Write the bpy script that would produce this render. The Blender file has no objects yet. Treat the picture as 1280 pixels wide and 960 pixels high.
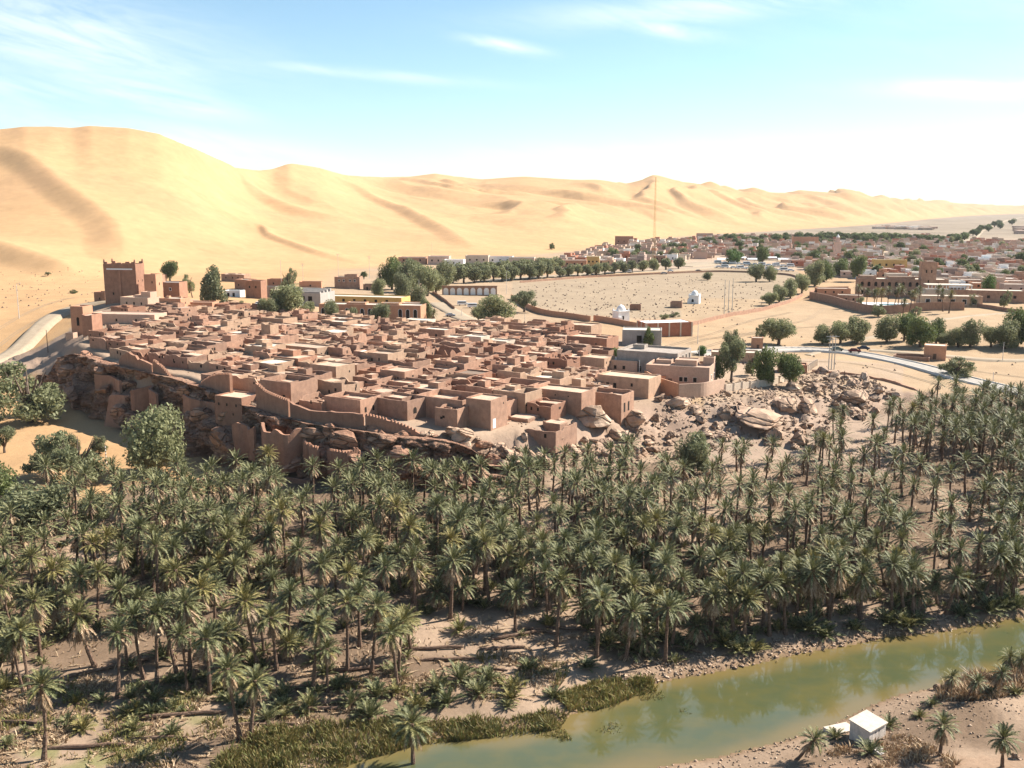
import bpy, math, random
import numpy as np
from mathutils import Vector, Matrix
random.seed(7)
rng = np.random.default_rng(11)
S = bpy.context.scene
COL = S.collection
R = math.radians
PI = math.pi

# ------------------------------------------------------------------ camera
CAM_Z = 70.0
PITCH = R(10.1)
FPX = 1245.0
cam_d = bpy.data.cameras.new('camera')
cam = bpy.data.objects.new('camera', cam_d)
COL.objects.link(cam)
cam.location = (0, 0, CAM_Z)
cam.rotation_euler = (R(90) - PITCH, 0, 0)
cam_d.sensor_width = 36
cam_d.lens = 36 * FPX / 1280
cam_d.clip_start = 0.5
cam_d.clip_end = 60000
S.camera = cam

# ------------------------------------------------------------------ sky, sun, exposure
SUN_EL, SUN_AZ = R(41), R(67)
S.view_settings.view_transform = 'Standard'
S.view_settings.look = 'None'
S.view_settings.exposure = 1.32
S.view_settings.gamma = 1
S.view_settings.use_curve_mapping = False
W = bpy.data.worlds.new('World')
S.world = W
W.use_nodes = True
wn, wl = W.node_tree.nodes, W.node_tree.links
wn.clear()
w_out = wn.new('ShaderNodeOutputWorld')
w_bg = wn.new('ShaderNodeBackground')
w_bg.inputs['Strength'].default_value = 0.068
w_sky = wn.new('ShaderNodeTexSky')
w_sky.sky_type = 'NISHITA'
w_sky.sun_disc = False
w_sky.sun_elevation = SUN_EL
w_sky.sun_rotation = SUN_AZ
w_sky.altitude = 600
w_sky.air_density = 1.0
w_sky.dust_density = 0.3
w_sky.ozone_density = 1.0
# thin cirrus: soft streaks fixed in the sky (azimuth, elevation), broken up by stretched noise
w_tc = wn.new('ShaderNodeTexCoord')
w_sep = wn.new('ShaderNodeSeparateXYZ')
wl.new(w_tc.outputs['Generated'], w_sep.inputs[0])
def wmath(op, a, b=None, c=None, clamp=False):
    n = wn.new('ShaderNodeMath'); n.operation = op; n.use_clamp = clamp
    for i, v in enumerate((a, b, c)):
        if v is None: continue
        if isinstance(v, (int, float)): n.inputs[i].default_value = v
        else: wl.new(v, n.inputs[i])
    return n.outputs[0]
w_u = wmath('ARCTAN2', w_sep.outputs[0], w_sep.outputs[1])
w_v = wmath('ARCSINE', w_sep.outputs[2])
w_cmb = wn.new('ShaderNodeCombineXYZ')
w_tilt = wmath('ADD', w_v, wmath('MULTIPLY', w_u, 0.22))
wl.new(wmath('MULTIPLY', w_u, 5.0), w_cmb.inputs[0])
wl.new(wmath('MULTIPLY', w_tilt, 26.0), w_cmb.inputs[1])
w_nz = wn.new('ShaderNodeTexNoise')
w_nz.inputs['Scale'].default_value = 1.6
w_nz.inputs['Detail'].default_value = 7
w_nz.inputs['Roughness'].default_value = 0.62
w_nz.inputs['Distortion'].default_value = 0.5
wl.new(w_cmb.outputs[0], w_nz.inputs['Vector'])
def px_dir(px, py):
    X = (px - 640) / FPX; Yv = (480 - py) / FPX
    d = Vector((X, math.cos(PITCH) + Yv * math.sin(PITCH), -math.sin(PITCH) + Yv * math.cos(PITCH)))
    return d.normalized()
w_mask = None
for (cx, cy, hw, hh, ang, amp) in [(50, 36, 170, 42, -8, .75), (180, 118, 90, 13, -11, .85), (-40, 95, 120, 10, -8, .6),
                                   (460, 92, 130, 6, -4, .4), (628, 57, 42, 7, -9, .9), (835, 38, 60, 9, -10, .7),
                                   (870, 10, 170, 16, 3, .6), (1265, 112, 120, 9, -3, 1.1), (240, 180, 210, 18, -8, .5),
                                   (760, 190, 260, 14, 2, .25), (-400, 60, 260, 40, -6, .8), (1700, 80, 200, 30, -6, .8),
                                   (2300, -250, 500, 60, 5, .7), (-1300, -300, 500, 80, 8, .7), (600, -500, 500, 60, -4, .6)]:
    d = px_dir(cx, cy)
    u0, v0 = math.atan2(d.x, d.y), math.asin(d.z)
    ca, sa = math.cos(R(ang)), math.sin(R(ang))
    du = wmath('SUBTRACT', w_u, u0); dv = wmath('SUBTRACT', w_v, v0)
    a = wmath('MULTIPLY', wmath('ADD', wmath('MULTIPLY', du, ca), wmath('MULTIPLY', dv, sa)), FPX / hw)
    b = wmath('MULTIPLY', wmath('SUBTRACT', wmath('MULTIPLY', dv, ca), wmath('MULTIPLY', du, sa)), FPX / hh)
    q = wmath('ADD', wmath('MULTIPLY', a, a), wmath('MULTIPLY', b, b))
    g = wmath('MULTIPLY', wmath('EXPONENT', wmath('MULTIPLY', q, -0.9)), amp)
    w_mask = g if w_mask is None else wmath('MAXIMUM', w_mask, g)
w_n2 = wmath('MULTIPLY_ADD', w_nz.outputs['Fac'], 2.6, -0.75, clamp=True)
w_cl = wmath('MULTIPLY', w_mask, w_n2, clamp=True)
w_mix = wn.new('ShaderNodeMixRGB')
w_mix.inputs[2].default_value = (8.3, 8.6, 8.9, 1)
wl.new(w_cl, w_mix.inputs[0])
w_tint = wn.new('ShaderNodeMixRGB'); w_tint.blend_type = 'MULTIPLY'; w_tint.inputs[0].default_value = 1
w_tint.inputs[2].default_value = (.90, 1.03, 1.02, 1)
wl.new(w_sky.outputs[0], w_tint.inputs[1]); wl.new(w_tint.outputs[0], w_mix.inputs[1])
wl.new(w_mix.outputs[0], w_bg.inputs[0])
wl.new(w_bg.outputs[0], w_out.inputs[0])

sun_d = bpy.data.lights.new('sun', 'SUN')
sun_d.energy = 4.9
sun_d.angle = R(0.53)
sun_d.color = (1.0, 0.94, 0.85)
sun = bpy.data.objects.new('sun', sun_d)
COL.objects.link(sun)
SUNV = Vector((math.sin(SUN_AZ) * math.cos(SUN_EL), math.cos(SUN_AZ) * math.cos(SUN_EL), math.sin(SUN_EL)))
sun.rotation_euler = SUNV.to_track_quat('Z', 'Y').to_euler()
sun.location = (200, 100, 400)

# ------------------------------------------------------------------ numeric noise
def _h(ix, iy, seed):
    n = (ix.astype(np.int64) * 374761393 + iy.astype(np.int64) * 668265263 + seed * 982451653) & 0xffffffff
    n = ((n ^ (n >> 13)) * 1274126177) & 0xffffffff
    n = (n ^ (n >> 16)) & 0xffffffff
    n = (n * 2246822519) & 0xffffffff
    return ((n ^ (n >> 15)) & 0xffffff) / float(0xffffff)
def vn(x, y, seed=0):
    x = np.asarray(x, float); y = np.asarray(y, float)
    ix, iy = np.floor(x), np.floor(y)
    fx, fy = x - ix, y - iy
    fx = fx * fx * fx * (fx * (fx * 6 - 15) + 10); fy = fy * fy * fy * (fy * (fy * 6 - 15) + 10)
    a, b = _h(ix, iy, seed), _h(ix + 1, iy, seed)
    c, d = _h(ix, iy + 1, seed), _h(ix + 1, iy + 1, seed)
    return (a + (b - a) * fx) * (1 - fy) + (c + (d - c) * fx) * fy
def fbm(x, y, seed=0, o=4, g=.5):
    s = 0; a = 1; t = 0
    for i in range(o):
        s = s + a * (vn(x, y, seed + i * 17) * 2 - 1); t += a; a *= g
        x = x * 2.03 + 11.3; y = y * 2.03 + 5.1
    return s / t
def voro(x, y, seed=0):
    """distance to nearest feature, second nearest, and random of nearest cell"""
    x = np.asarray(x, float); y = np.asarray(y, float)
    ix, iy = np.floor(x), np.floor(y)
    f1 = np.full(x.shape, 9.); f2 = np.full(x.shape, 9.); rr = np.zeros(x.shape)
    for dx in (-1, 0, 1):
        for dy in (-1, 0, 1):
            cx, cy = ix + dx, iy + dy
            px = cx + _h(cx, cy, seed) ; py = cy + _h(cx, cy, seed + 5)
            d = np.hypot(px - x, py - y)
            r = _h(cx, cy, seed + 9)
            near = d < f1
            f2 = np.where(near, f1, np.minimum(f2, d))
            rr = np.where(near, r, rr)
            f1 = np.where(near, d, f1)
    return f1, f2, rr
def sst(a, b, x):
    t = np.clip((x - a) / (b - a), 0, 1)
    return t * t * (3 - 2 * t)
def lerp(a, b, t): return a + (b - a) * t

# ------------------------------------------------------------------ the lie of the land
def at(px, py, z):
    """the point of height z seen at that place of the photograph"""
    d = px_dir(px, py)
    t = (CAM_Z - z) / -d.z
    return (d.x * t, d.y * t)
class Rbf:
    def __init__(s, pts, c=18.):
        s.c = c
        s.p = np.array([at(*p) for p in pts]); z = np.array([p[2] for p in pts], float)
        s.m = z.mean()
        r = np.hypot(*(s.p[:, None, :] - s.p[None, :, :]).transpose(2, 0, 1))
        A = np.sqrt(r * r + c * c)
        n = len(z)
        K = np.zeros((n + 1, n + 1)); K[:n, :n] = A; K[:n, n] = 1; K[n, :n] = 1
        s.w = np.linalg.solve(K, np.append(z - s.m, 0))
    def __call__(s, x, y):
        out = np.full(np.shape(x), s.m + s.w[-1], float)
        for (a, b), w in zip(s.p, s.w[:-1]):
            out += w * np.sqrt((x - a) ** 2 + (y - b) ** 2 + s.c ** 2)
        return out
HIGH = Rbf([(0, 400, 20), (100, 385, 24), (50, 430, 15), (0, 452, 11.5), (115, 402, 26), (150, 375, 28), (225, 372, 27), (330, 370, 22),
            (100, 425, 24.5), (150, 450, 23.5), (270, 480, 22), (310, 508, 20), (400, 515, 18.5), (500, 525, 17), (600, 538, 15.5),
            (700, 525, 15), (800, 500, 14), (850, 490, 14), (900, 478, 13.5), (300, 420, 23), (450, 430, 20), (600, 440, 18),
            (700, 430, 16.5), (800, 430, 15.5), (480, 402, 18), (560, 380, 16.5), (650, 400, 16), (640, 370, 16), (650, 350, 15.5),
            (960, 350, 15.5), (850, 400, 15), (950, 400, 14.5), (940, 430, 13.5), (1070, 438, 12), (1000, 437, 12.5), (1180, 462, 10.8),
            (1280, 488, 10), (1100, 398, 14), (1200, 403, 16.5), (1280, 398, 15.5), (1150, 380, 15), (1280, 440, 11), (1000, 320, 15),
            (740, 330, 15.5), (1280, 320, 15), (400, 350, 19), (0, 350, 21), (-200, 400, 20), (-250, 350, 21), (1500, 400, 14), (1500, 330, 15),
            (1500, 480, 10)])
LOW = Rbf([(0, 540, 7), (60, 560, 6.5), (0, 600, 6), (250, 590, 5.5), (330, 600, 5), (100, 650, 5), (0, 700, 4.5), (0, 850, 2.6),
           (0, 950, 1.6), (300, 900, 1.5), (300, 800, 2.8), (500, 600, 5), (500, 750, 3), (600, 850, 1.3), (700, 600, 5), (700, 700, 3.5),
           (800, 800, 1.6), (900, 600, 5), (1000, 565, 6), (1000, 650, 4), (1100, 545, 7), (1100, 650, 4), (1200, 540, 7.5), (1280, 540, 7.5),
           (1280, 650, 4.5), (1200, 720, 2.5), (1280, 740, 2.2), (60, 490, 9.5), (0, 500, 9), (1280, 900, 3), (1150, 945, 2.2), (900, 960, .8),
           (-250, 520, 8), (-250, 700, 4), (-250, 900, 2), (1550, 560, 7), (1550, 700, 3), (1550, 860, 3), (0, 465, 11), (1280, 1100, 6), (640, 1100, 3)])
# foot of the rock and embankment: px, py, z, distance at which the high ground starts behind it, width of the rise
FOOT = [(-700, 470, 11, 0, 60), (-300, 470, 11, 0, 55), (0, 478, 10.3, 0, 45), (62, 488, 10, 3, 9), (95, 512, 8.6, 5, 6), (150, 534, 7.3, 5.2, 4), (205, 549, 6.4, 5.4, 4),
        (262, 577, 5.6, 5.4, 4), (320, 597, 5.1, 5.6, 4), (390, 612, 4.9, 5.6, 4), (450, 614, 4.9, 5.4, 4), (520, 616, 4.9, 5, 5), (600, 614, 5, 5, 8), (690, 602, 5.1, 2, 14),
        (780, 580, 5.3, 1, 22), (860, 560, 5.8, 0, 30), (940, 566, 5.6, 0, 46), (1000, 566, 5.6, 0, 55), (1070, 545, 6.8, 0, 45), (1130, 512, 8, 0, 18),
        (1200, 508, 7.5, 0, 9), (1280, 520, 7.5, 0, 8), (1420, 545, 7.3, 0, 8), (1900, 620, 7, 0, 8)]
FP = np.array([at(*f[:3]) for f in FOOT]); FO = np.array([f[3] for f in FOOT], float); FW = np.array([f[4] for f in FOOT], float)
def poly_sd(x, y, P):
    """signed distance to an open polyline (positive on its left when walking along it) and running index"""
    x = np.asarray(x, float); y = np.asarray(y, float)
    best = np.full(x.shape, 1e18); sd = np.zeros(x.shape); idx = np.zeros(x.shape)
    for i in range(len(P) - 1):
        a, b = P[i], P[i + 1]
        dx, dy = b - a
        L2 = dx * dx + dy * dy
        t = np.clip(((x - a[0]) * dx + (y - a[1]) * dy) / L2, 0, 1)
        ex, ey = x - a[0] - t * dx, y - a[1] - t * dy
        d2 = ex * ex + ey * ey
        cr = dx * (y - a[1]) - dy * (x - a[0])
        m = d2 < best
        best = np.where(m, d2, best)
        sd = np.where(m, np.sqrt(d2) * np.where(cr >= 0, 1, -1), sd)
        idx = np.where(m, i + t, idx)
    return sd, idx
RIV_FAR = [(-900, 1500), (0, 1180), (200, 1040), (400, 962), (480, 942), (560, 922), (640, 914), (700, 903), (735, 884), (790, 866), (830, 852), (880, 844), (930, 834),
           (1000, 818), (1060, 808), (1110, 797), (1180, 790), (1230, 780), (1290, 770), (1400, 748), (1700, 700), (2200, 640)]
RIV_NEAR = [(2400, 700), (1800, 775), (1500, 800), (1400, 812), (1330, 825), (1250, 842), (1190, 856), (1130, 866), (1090, 880), (1040, 905), (980, 925), (900, 945), (800, 962),
            (700, 985), (560, 1050), (400, 1150), (200, 1300), (-300, 1600)]
RIV = np.array([at(a, b, 0) for a, b in RIV_FAR + RIV_NEAR])
def in_poly(x, y, P):
    x = np.asarray(x, float); y = np.asarray(y, float)
    c = np.zeros(x.shape, bool)
    n = len(P)
    for i in range(n):
        x1, y1 = P[i]; x2, y2 = P[(i + 1) % n]
        if y1 == y2: continue
        k = ((y1 > y) != (y2 > y)) & (x < (x2 - x1) * (y - y1) / (y2 - y1) + x1)
        c ^= k
    return c
def river_d(x, y):
    sd, _ = poly_sd(x, y, np.vstack([RIV, RIV[:1]]))
    d = np.abs(sd)
    return np.where(in_poly(x, y, RIV), -d, d)
# dunes: the skyline as seen (px, py), distance of the crest and of the foot
SKY = np.array([(-700, 200, 1700, 760), (-300, 178, 1550, 740), (-80, 175, 1500, 730), (0, 166, 1450, 720), (30, 159, 1450, 720), (60, 158, 1450, 720), (90, 160, 1450, 720), (112, 157, 1450, 730),
                (160, 160, 1450, 740), (200, 168, 1450, 760), (245, 188, 1480, 780), (285, 208, 1550, 800), (322, 213, 1900, 810), (340, 212, 2000, 820), (362, 204, 2050, 830), (400, 210, 2100, 850),
                (430, 219, 2200, 870), (480, 222, 2700, 890), (515, 221, 2800, 930), (545, 217, 2800, 960), (600, 225, 2900, 1020), (655, 221, 2900, 1100), (700, 224, 2900, 1200),
                (750, 225, 2900, 1350), (785, 230, 3000, 1500), (818, 222, 3000, 1700), (850, 229, 3050, 1900), (905, 239, 3300, 2100), (960, 243, 4000, 2300),
                (1010, 244, 4300, 2600), (1060, 242, 4500, 2900), (1100, 248, 5000, 3300), (1150, 253, 6500, 4200), (1200, 256, 8000, 6000), (1250, 259.5, 9500, 8000), (1320, 261, 10500, 9500), (1900, 262, 11500, 10500)], float)
_dirs = [px_dir(a, b) for a, b in SKY[:, :2]]
DAZ = np.array([math.atan2(d.x, d.y) for d in _dirs])
DTE = np.array([d.z / math.hypot(d.x, d.y) for d in _dirs])
_ag = np.linspace(-PI, PI, 7200)
def _sm(v, deg):
    k = int(deg / .05); kk = np.hanning(2 * k + 3); kk /= kk.sum()
    return np.convolve(np.pad(v, k + 1, 'edge'), kk, 'valid')
_t0 = _sm(np.interp(_ag, DAZ, DTE), 3.4)
_t1, _t2, _t3 = _sm(np.interp(_ag, DAZ, DTE), .35), _sm(np.interp(_ag, DAZ, SKY[:, 2]), 3.2), _sm(np.interp(_ag, DAZ, SKY[:, 3]), 3.2)
def dune_base(x, y):
    az = np.arctan2(x, y); d = np.hypot(x, y)
    te = np.interp(az, _ag, _t1); d1 = np.interp(az, _ag, _t2); d0 = np.interp(az, _ag, _t3)
    t = (d - d0) / (d1 - d0)
    te = lerp(np.interp(az, _ag, _t0), te, sst(.45, .95, t))
    H = CAM_Z + te * d1 - 15
    up = np.clip(t, 0, 1)
    f = 1.0 * up ** 1.35 * (1 - 0.12 * np.sin(up * PI))
    f = np.where(t > 1, np.maximum(0.0, 1 - ((t - 1) * (d1 - d0) / (0.35 * d1)) ** 2 * 0.5), f)
    f = np.where(np.abs(az) > 2.2, 0, f)
    return np.maximum(f, 0) * np.maximum(H, 2), t
def saw(p):
    f = p - np.floor(p)
    c = 0.26
    return np.where(f < c, .25 * sst(0, 1, f / c) + .75 * f / c, 1 - (np.maximum(f - c, 0) / (1 - c)) ** 0.75)
def dune_relief(x, y, t):
    az = np.arctan2(x, y); d = np.hypot(x, y)
    wx = fbm(x / 520, y / 520, 3, 3) * 300; wy = fbm(x / 480, y / 480, 41, 3) * 240
    p = (x + wx) * 0.87 + (y + wy) * 0.42
    q = -(x + wy) * 0.42 + (y + wx) * 0.87
    big = saw(p / 430 + .35) * (0.35 + 0.65 * vn(p / 900, q / 520, 8))
    mid = saw(p / 150 + fbm(q / 260, p / 400, 6, 2) * .9) * sst(.35, .8, vn(p / 260, q / 170, 21))
    right = sst(-0.27, -0.02, az)
    fin = saw(p / 95 + fbm(q / 150, p / 300, 16, 2) * .8) * sst(.45, .75, vn(p / 170, q / 120, 23))
    env = sst(0.03, 0.5, t) * (1 - sst(0.85, 1.0, t) * (1 - sst(1.02, 1.25, t)) * .85)
    far = sst(1800, 3800, d) * 0.35 + 1
    z = (big * lerp(3, 24, right) + mid * lerp(1.0, 13, right) + fin * 2.0 * right) * env * far
    z += fbm(x / 60, y / 60, 77, 3) * 0.7 * sst(0, .3, t)
    return z
def base_ground(x, y):
    d = np.hypot(x, y)
    xs, ys = x * np.minimum(1, 1700 / np.maximum(d, 1)), y * np.minimum(1, 1700 / np.maximum(d, 1))
    hi = np.clip(HIGH(xs, ys), 9, 29)
    hi = lerp(hi, 15.0, sst(900, 1600, d))
    lo = np.clip(LOW(xs, ys), .7, 12)
    sd, ix = poly_sd(x, y, FP)
    off = np.interp(ix, np.arange(len(FO)), FO); w = np.interp(ix, np.arange(len(FW)), FW)
    b = sst(0, 1, (sd - off) / w)
    z = lerp(lo, np.maximum(hi, lo), b)
    return z, b, hi, lo
def ground_flat(x, y):
    z, b, hi, lo = base_ground(x, y)
    db, t = dune_base(x, y)
    return z + db
def ray_hit(fn, px, py, d0=60, d1=14000, n=1500):
    d = px_dir(px, py)
    h = math.hypot(d.x, d.y)
    r = np.geomspace(d0, d1, n)
    xs, ys, zs = d.x / h * r, d.y / h * r, CAM_Z + d.z / h * r
    g = fn(xs, ys)
    k = np.argmax(zs < g)
    if not (zs < g).any(): k = n - 1
    k = max(k, 1)
    a, b = zs[k - 1] - g[k - 1], zs[k] - g[k]
    f = a / (a - b) if a > b else 0
    r_ = r[k - 1] + (r[k] - r[k - 1]) * min(max(f, 0), 1)
    return d.x / h * r_, d.y / h * r_
# long spurs on the near dunes: pixels they pass through, height, steep-side factor
SPURS = [([(-120, 160), (0, 188), (45, 205), (75, 232), (112, 258), (150, 290), (157, 312), (150, 328)], 8, 1),
         ([(-160, 280), (-60, 300), (0, 312), (50, 328), (100, 343), (124, 352)], 7, 1),
         ([(255, 205), (300, 222), (330, 248), (380, 268), (440, 282)], 9, 1),
         ([(270, 262), (296, 277), (330, 287), (336, 296), (400, 318), (470, 332)], 4.5, .5),
         ([(420, 222), (455, 243), (510, 268), (560, 293), (600, 314)], 9, .8),
         ([(60, 215), (110, 245), (150, 268), (190, 285)], 4, .6)]
SP = []
for pts, hgt, k in SPURS:
    SP.append((np.array([ray_hit(ground_flat, a, b, 400) for a, b in pts]), hgt, k))
def spurs(x, y):
    out = np.zeros(np.shape(x))
    for P, h, kk_ in SP:
        sd, ix = poly_sd(x, y, P)
        e = np.sin(np.clip(ix / (len(P) - 1), 0, 1) * PI) ** .6
        e = np.where((ix <= 0) | (ix >= len(P) - 1), 0, e)
        # walking toward the camera the sunlit side is on the left
        c = np.where(sd > 0, np.clip(1 - sd / (8 * h), 0, 1) ** 2, sst(0, 1, 1 + sd / (4.2 * kk_ * h)))
        out = np.maximum(out, h * c * e)
    return out
def Z(x, y, full=False):
    x = np.asarray(x, float); y = np.asarray(y, float)
    z, b, hi, lo = base_ground(x, y)
    db, t = dune_base(x, y)
    d = np.hypot(x, y)
    near = d < 700
    rel = np.where(near, 0, dune_relief(x, y, t) + spurs(x, y) * sst(.0, .1, t))
    # river bed and banks
    rd = river_d(x, y)
    zr = np.where(rd < 0, -0.25 - np.minimum(-rd * .2, .9), 0.05 + (z - .05) * sst(-1.5, 13, rd) * 1.0 + .35 * sst(0, 1.6, rd))
    z = np.where(rd < 14, np.minimum(z, zr) if False else zr, z)
    # natural unevenness
    bmp = fbm(x / 9, y / 9, 5, 3) * .28 * sst(1.5, 8, rd) + fbm(x / 38, y / 38, 9, 2) * .5 * sst(6, 20, rd)
    mid = b * (1 - b) * 4
    f1, f2, rr = voro(x / 7, y / 7, 4)
    rocky = mid * ((rr - .4) * 2.2 + fbm(x / 4, y / 4, 31, 3) * 1.2)
    z = z + bmp * np.where(d < 700, 1, .4) + rocky
    z = z + db + rel
    if full: return z, b, t, rd, rel
    return z
def G(px, py, d0=60):
    x, y = ray_hit(Z, px, py, d0)
    return x, y, float(Z(np.array([x]), np.array([y]))[0])
def Z1(x, y): return float(Z(np.array([x]), np.array([y]))[0])
def proj(x, y, z):
    c, s = math.cos(PITCH), math.sin(PITCH)
    dz = z - CAM_Z
    f = y * c - dz * s; u = y * s + dz * c
    return 640 + FPX * x / f, 480 - FPX * u / f

# ------------------------------------------------------------------ object helpers
def link(o, parent=None):
    COL.objects.link(o)
    if parent is not None: o.parent = parent
    return o
def obj(name, me, parent=None, loc=None, rot=None, scale=None, mat=None):
    o = bpy.data.objects.new(name, me)
    if loc is not None: o.location = loc
    if rot is not None: o.rotation_euler = rot
    if scale is not None: o.scale = scale
    return link(o, parent)
def tag(o, label=None, cat=None, group=None, kind=None):
    if label: o['label'] = label
    if cat: o['category'] = cat
    if group: o['group'] = group
    if kind: o['kind'] = kind
    return o
def thing(name, label, cat, loc=(0, 0, 0), rz=0, group=None):
    o = bpy.data.objects.new(name, None)
    o.empty_display_size = 1
    o.location = loc; o.rotation_euler = (0, 0, rz)
    link(o)
    return tag(o, label, cat, group)
def np_mesh(name, v, f, mats, smooth=False, mi=None, col=None):
    """v (n,3); f (m,k) array of equal-size faces or list of such arrays"""
    me = bpy.data.meshes.new(name)
    fs = f if isinstance(f, list) else [f]
    fs = [np.asarray(a, np.int32) for a in fs if len(a)]
    v = np.asarray(v, np.float32)
    me.vertices.add(len(v)); me.vertices.foreach_set('co', v.ravel())
    tot = sum(len(a) for a in fs); li = np.concatenate([a.ravel() for a in fs])
    cnt = np.concatenate([np.full(len(a), a.shape[1], np.int32) for a in fs])
    me.loops.add(len(li)); me.loops.foreach_set('vertex_index', li)
    me.polygons.add(tot)
    me.polygons.foreach_set('loop_start', np.concatenate([[0], np.cumsum(cnt)[:-1]]).astype(np.int32))
    me.polygons.foreach_set('loop_total', cnt)
    if smooth: me.polygons.foreach_set('use_smooth', np.ones(tot, bool))
    for m in (mats if isinstance(mats, (list, tuple)) else [mats]): me.materials.append(m)
    if mi is not None: me.polygons.foreach_set('material_index', np.asarray(mi, np.int32))
    if col is not None:
        a = me.color_attributes.new('Col', 'FLOAT_COLOR', 'POINT')
        c = np.ones((len(v), 4), np.float32); c[:, :3] = col
        a.data.foreach_set('color', c.ravel())
    me.update(calc_edges=True)
    return me
class MB:
    """collects boxes, tubes and strips for one mesh"""
    def __init__(s): s.v = []; s.f = []
    def add(s, vs, fs):
        b = len(s.v); s.v += [tuple(p) for p in vs]; s.f += [tuple(b + i for i in f) for f in fs]
    def box(s, x0, x1, y0, y1, z0, z1, rz=0, c=(0, 0), tap=0):
        t = tap
        P = [(x0, y0, z0), (x1, y0, z0), (x1, y1, z0), (x0, y1, z0), (x0 + t, y0 + t, z1), (x1 - t, y0 + t, z1), (x1 - t, y1 - t, z1), (x0 + t, y1 - t, z1)]
        if rz:
            ca, sa = math.cos(rz), math.sin(rz)
            P = [(c[0] + (x - c[0]) * ca - (y - c[1]) * sa, c[1] + (x - c[0]) * sa + (y - c[1]) * ca, z) for x, y, z in P]
        s.add(P, [(3, 2, 1, 0), (4, 5, 6, 7), (0, 1, 5, 4), (1, 2, 6, 5), (2, 3, 7, 6), (3, 0, 4, 7)])
        return s
    def tube(s, pts, rad, n=6, cap=True):
        rings = []
        pts = [Vector(p) for p in pts]
        for i, p in enumerate(pts):
            d = (pts[min(i + 1, len(pts) - 1)] - pts[max(i - 1, 0)]).normalized()
            a = d.orthogonal().normalized() if abs(d.z) < .99 else Vector((1, 0, 0))
            if abs(d.z) < .99:
                a = d.cross(Vector((0, 0, 1))).normalized()
            b = d.cross(a)
            r = rad[i] if isinstance(rad, (list, tuple)) else rad
            rings.append([p + a * (r * math.cos(2 * PI * k / n)) + b * (r * math.sin(2 * PI * k / n)) for k in range(n)])
        vs = [q for r_ in rings for q in r_]
        fs = [(i * n + k, i * n + (k + 1) % n, (i + 1) * n + (k + 1) % n, (i + 1) * n + k) for i in range(len(pts) - 1) for k in range(n)]
        if cap: fs += [tuple(range(n)), tuple((len(pts) - 1) * n + k for k in reversed(range(n)))]
        s.add(vs, fs); return s
    def mesh(s, name, mat, smooth=False):
        me = bpy.data.meshes.new(name)
        me.from_pydata(s.v, [], s.f)
        for m in (mat if isinstance(mat, (list, tuple)) else [mat]): me.materials.append(m)
        if smooth:
            for p in me.polygons: p.use_smooth = True
        me.update()
        return me
    def build(s, name, mat, parent=None, smooth=False, **k):
        return obj(name, s.mesh(name, mat, smooth), parent, **k)
def copy_tree(o, parent=None):
    c = o.copy(); COL.objects.link(c); c.parent = parent
    for ch in o.children: copy_tree(ch, c)
    return c

# ------------------------------------------------------------------ materials
class Mat:
    def __init__(s, name, rough=.9):
        s.m = bpy.data.materials.new(name); s.m.use_nodes = True
        s.n = s.m.node_tree.nodes; s.l = s.m.node_tree.links
        s.b = s.n['Principled BSDF']; s.b.inputs['Roughness'].default_value = rough
        s.b.inputs['Specular IOR Level'].default_value = .25
        s.tc = s.n.new('ShaderNodeTexCoord')
    def noise(s, scale, detail=4, rough=.55, coord='Object', stretch=None):
        n = s.n.new('ShaderNodeTexNoise'); n.inputs['Scale'].default_value = scale
        n.inputs['Detail'].default_value = detail; n.inputs['Roughness'].default_value = rough
        if stretch:
            mp = s.n.new('ShaderNodeMapping'); mp.inputs['Scale'].default_value = stretch
            s.l.new(s.tc.outputs[coord], mp.inputs[0]); s.l.new(mp.outputs[0], n.inputs['Vector'])
        else: s.l.new(s.tc.outputs[coord], n.inputs['Vector'])
        return n.outputs['Fac']
    def ramp(s, fac, stops):
        n = s.n.new('ShaderNodeValToRGB'); e = n.color_ramp.elements
        while len(e) < len(stops): e.new(.5)
        for k, (p, c) in zip(e, stops): k.position = p; k.color = (*c, 1)
        s.l.new(fac, n.inputs[0]); return n.outputs[0]
    def mix(s, fac, a, b, mode='MIX'):
        n = s.n.new('ShaderNodeMixRGB'); n.blend_type = mode
        for i, v in enumerate((fac, a, b)):
            if isinstance(v, (int, float)): n.inputs[i].default_value = v
            elif isinstance(v, tuple): n.inputs[i].default_value = (*v, 1)
            else: s.l.new(v, n.inputs[i])
        return n.outputs[0]
    def math(s, op, a, b=0., clamp=False):
        n = s.n.new('ShaderNodeMath'); n.operation = op; n.use_clamp = clamp
        for i, v in enumerate((a, b)):
            if isinstance(v, (int, float)): n.inputs[i].default_value = v
            else: s.l.new(v, n.inputs[i])
        return n.outputs[0]
    def rand(s):
        return s.n.new('ShaderNodeObjectInfo').outputs['Random']
    def col(s, c):
        if isinstance(c, tuple): s.b.inputs['Base Color'].default_value = (*c, 1)
        else: s.l.new(c, s.b.inputs['Base Color'])
        return s
    def bump(s, h, strength=.4, dist=.1):
        n = s.n.new('ShaderNodeBump'); n.inputs['Strength'].default_value = strength; n.inputs['Distance'].default_value = dist
        s.l.new(h, n.inputs['Height']); s.l.new(n.outputs[0], s.b.inputs['Normal']); return s
def mul(c, k): return tuple(x * k for x in c)
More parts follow.
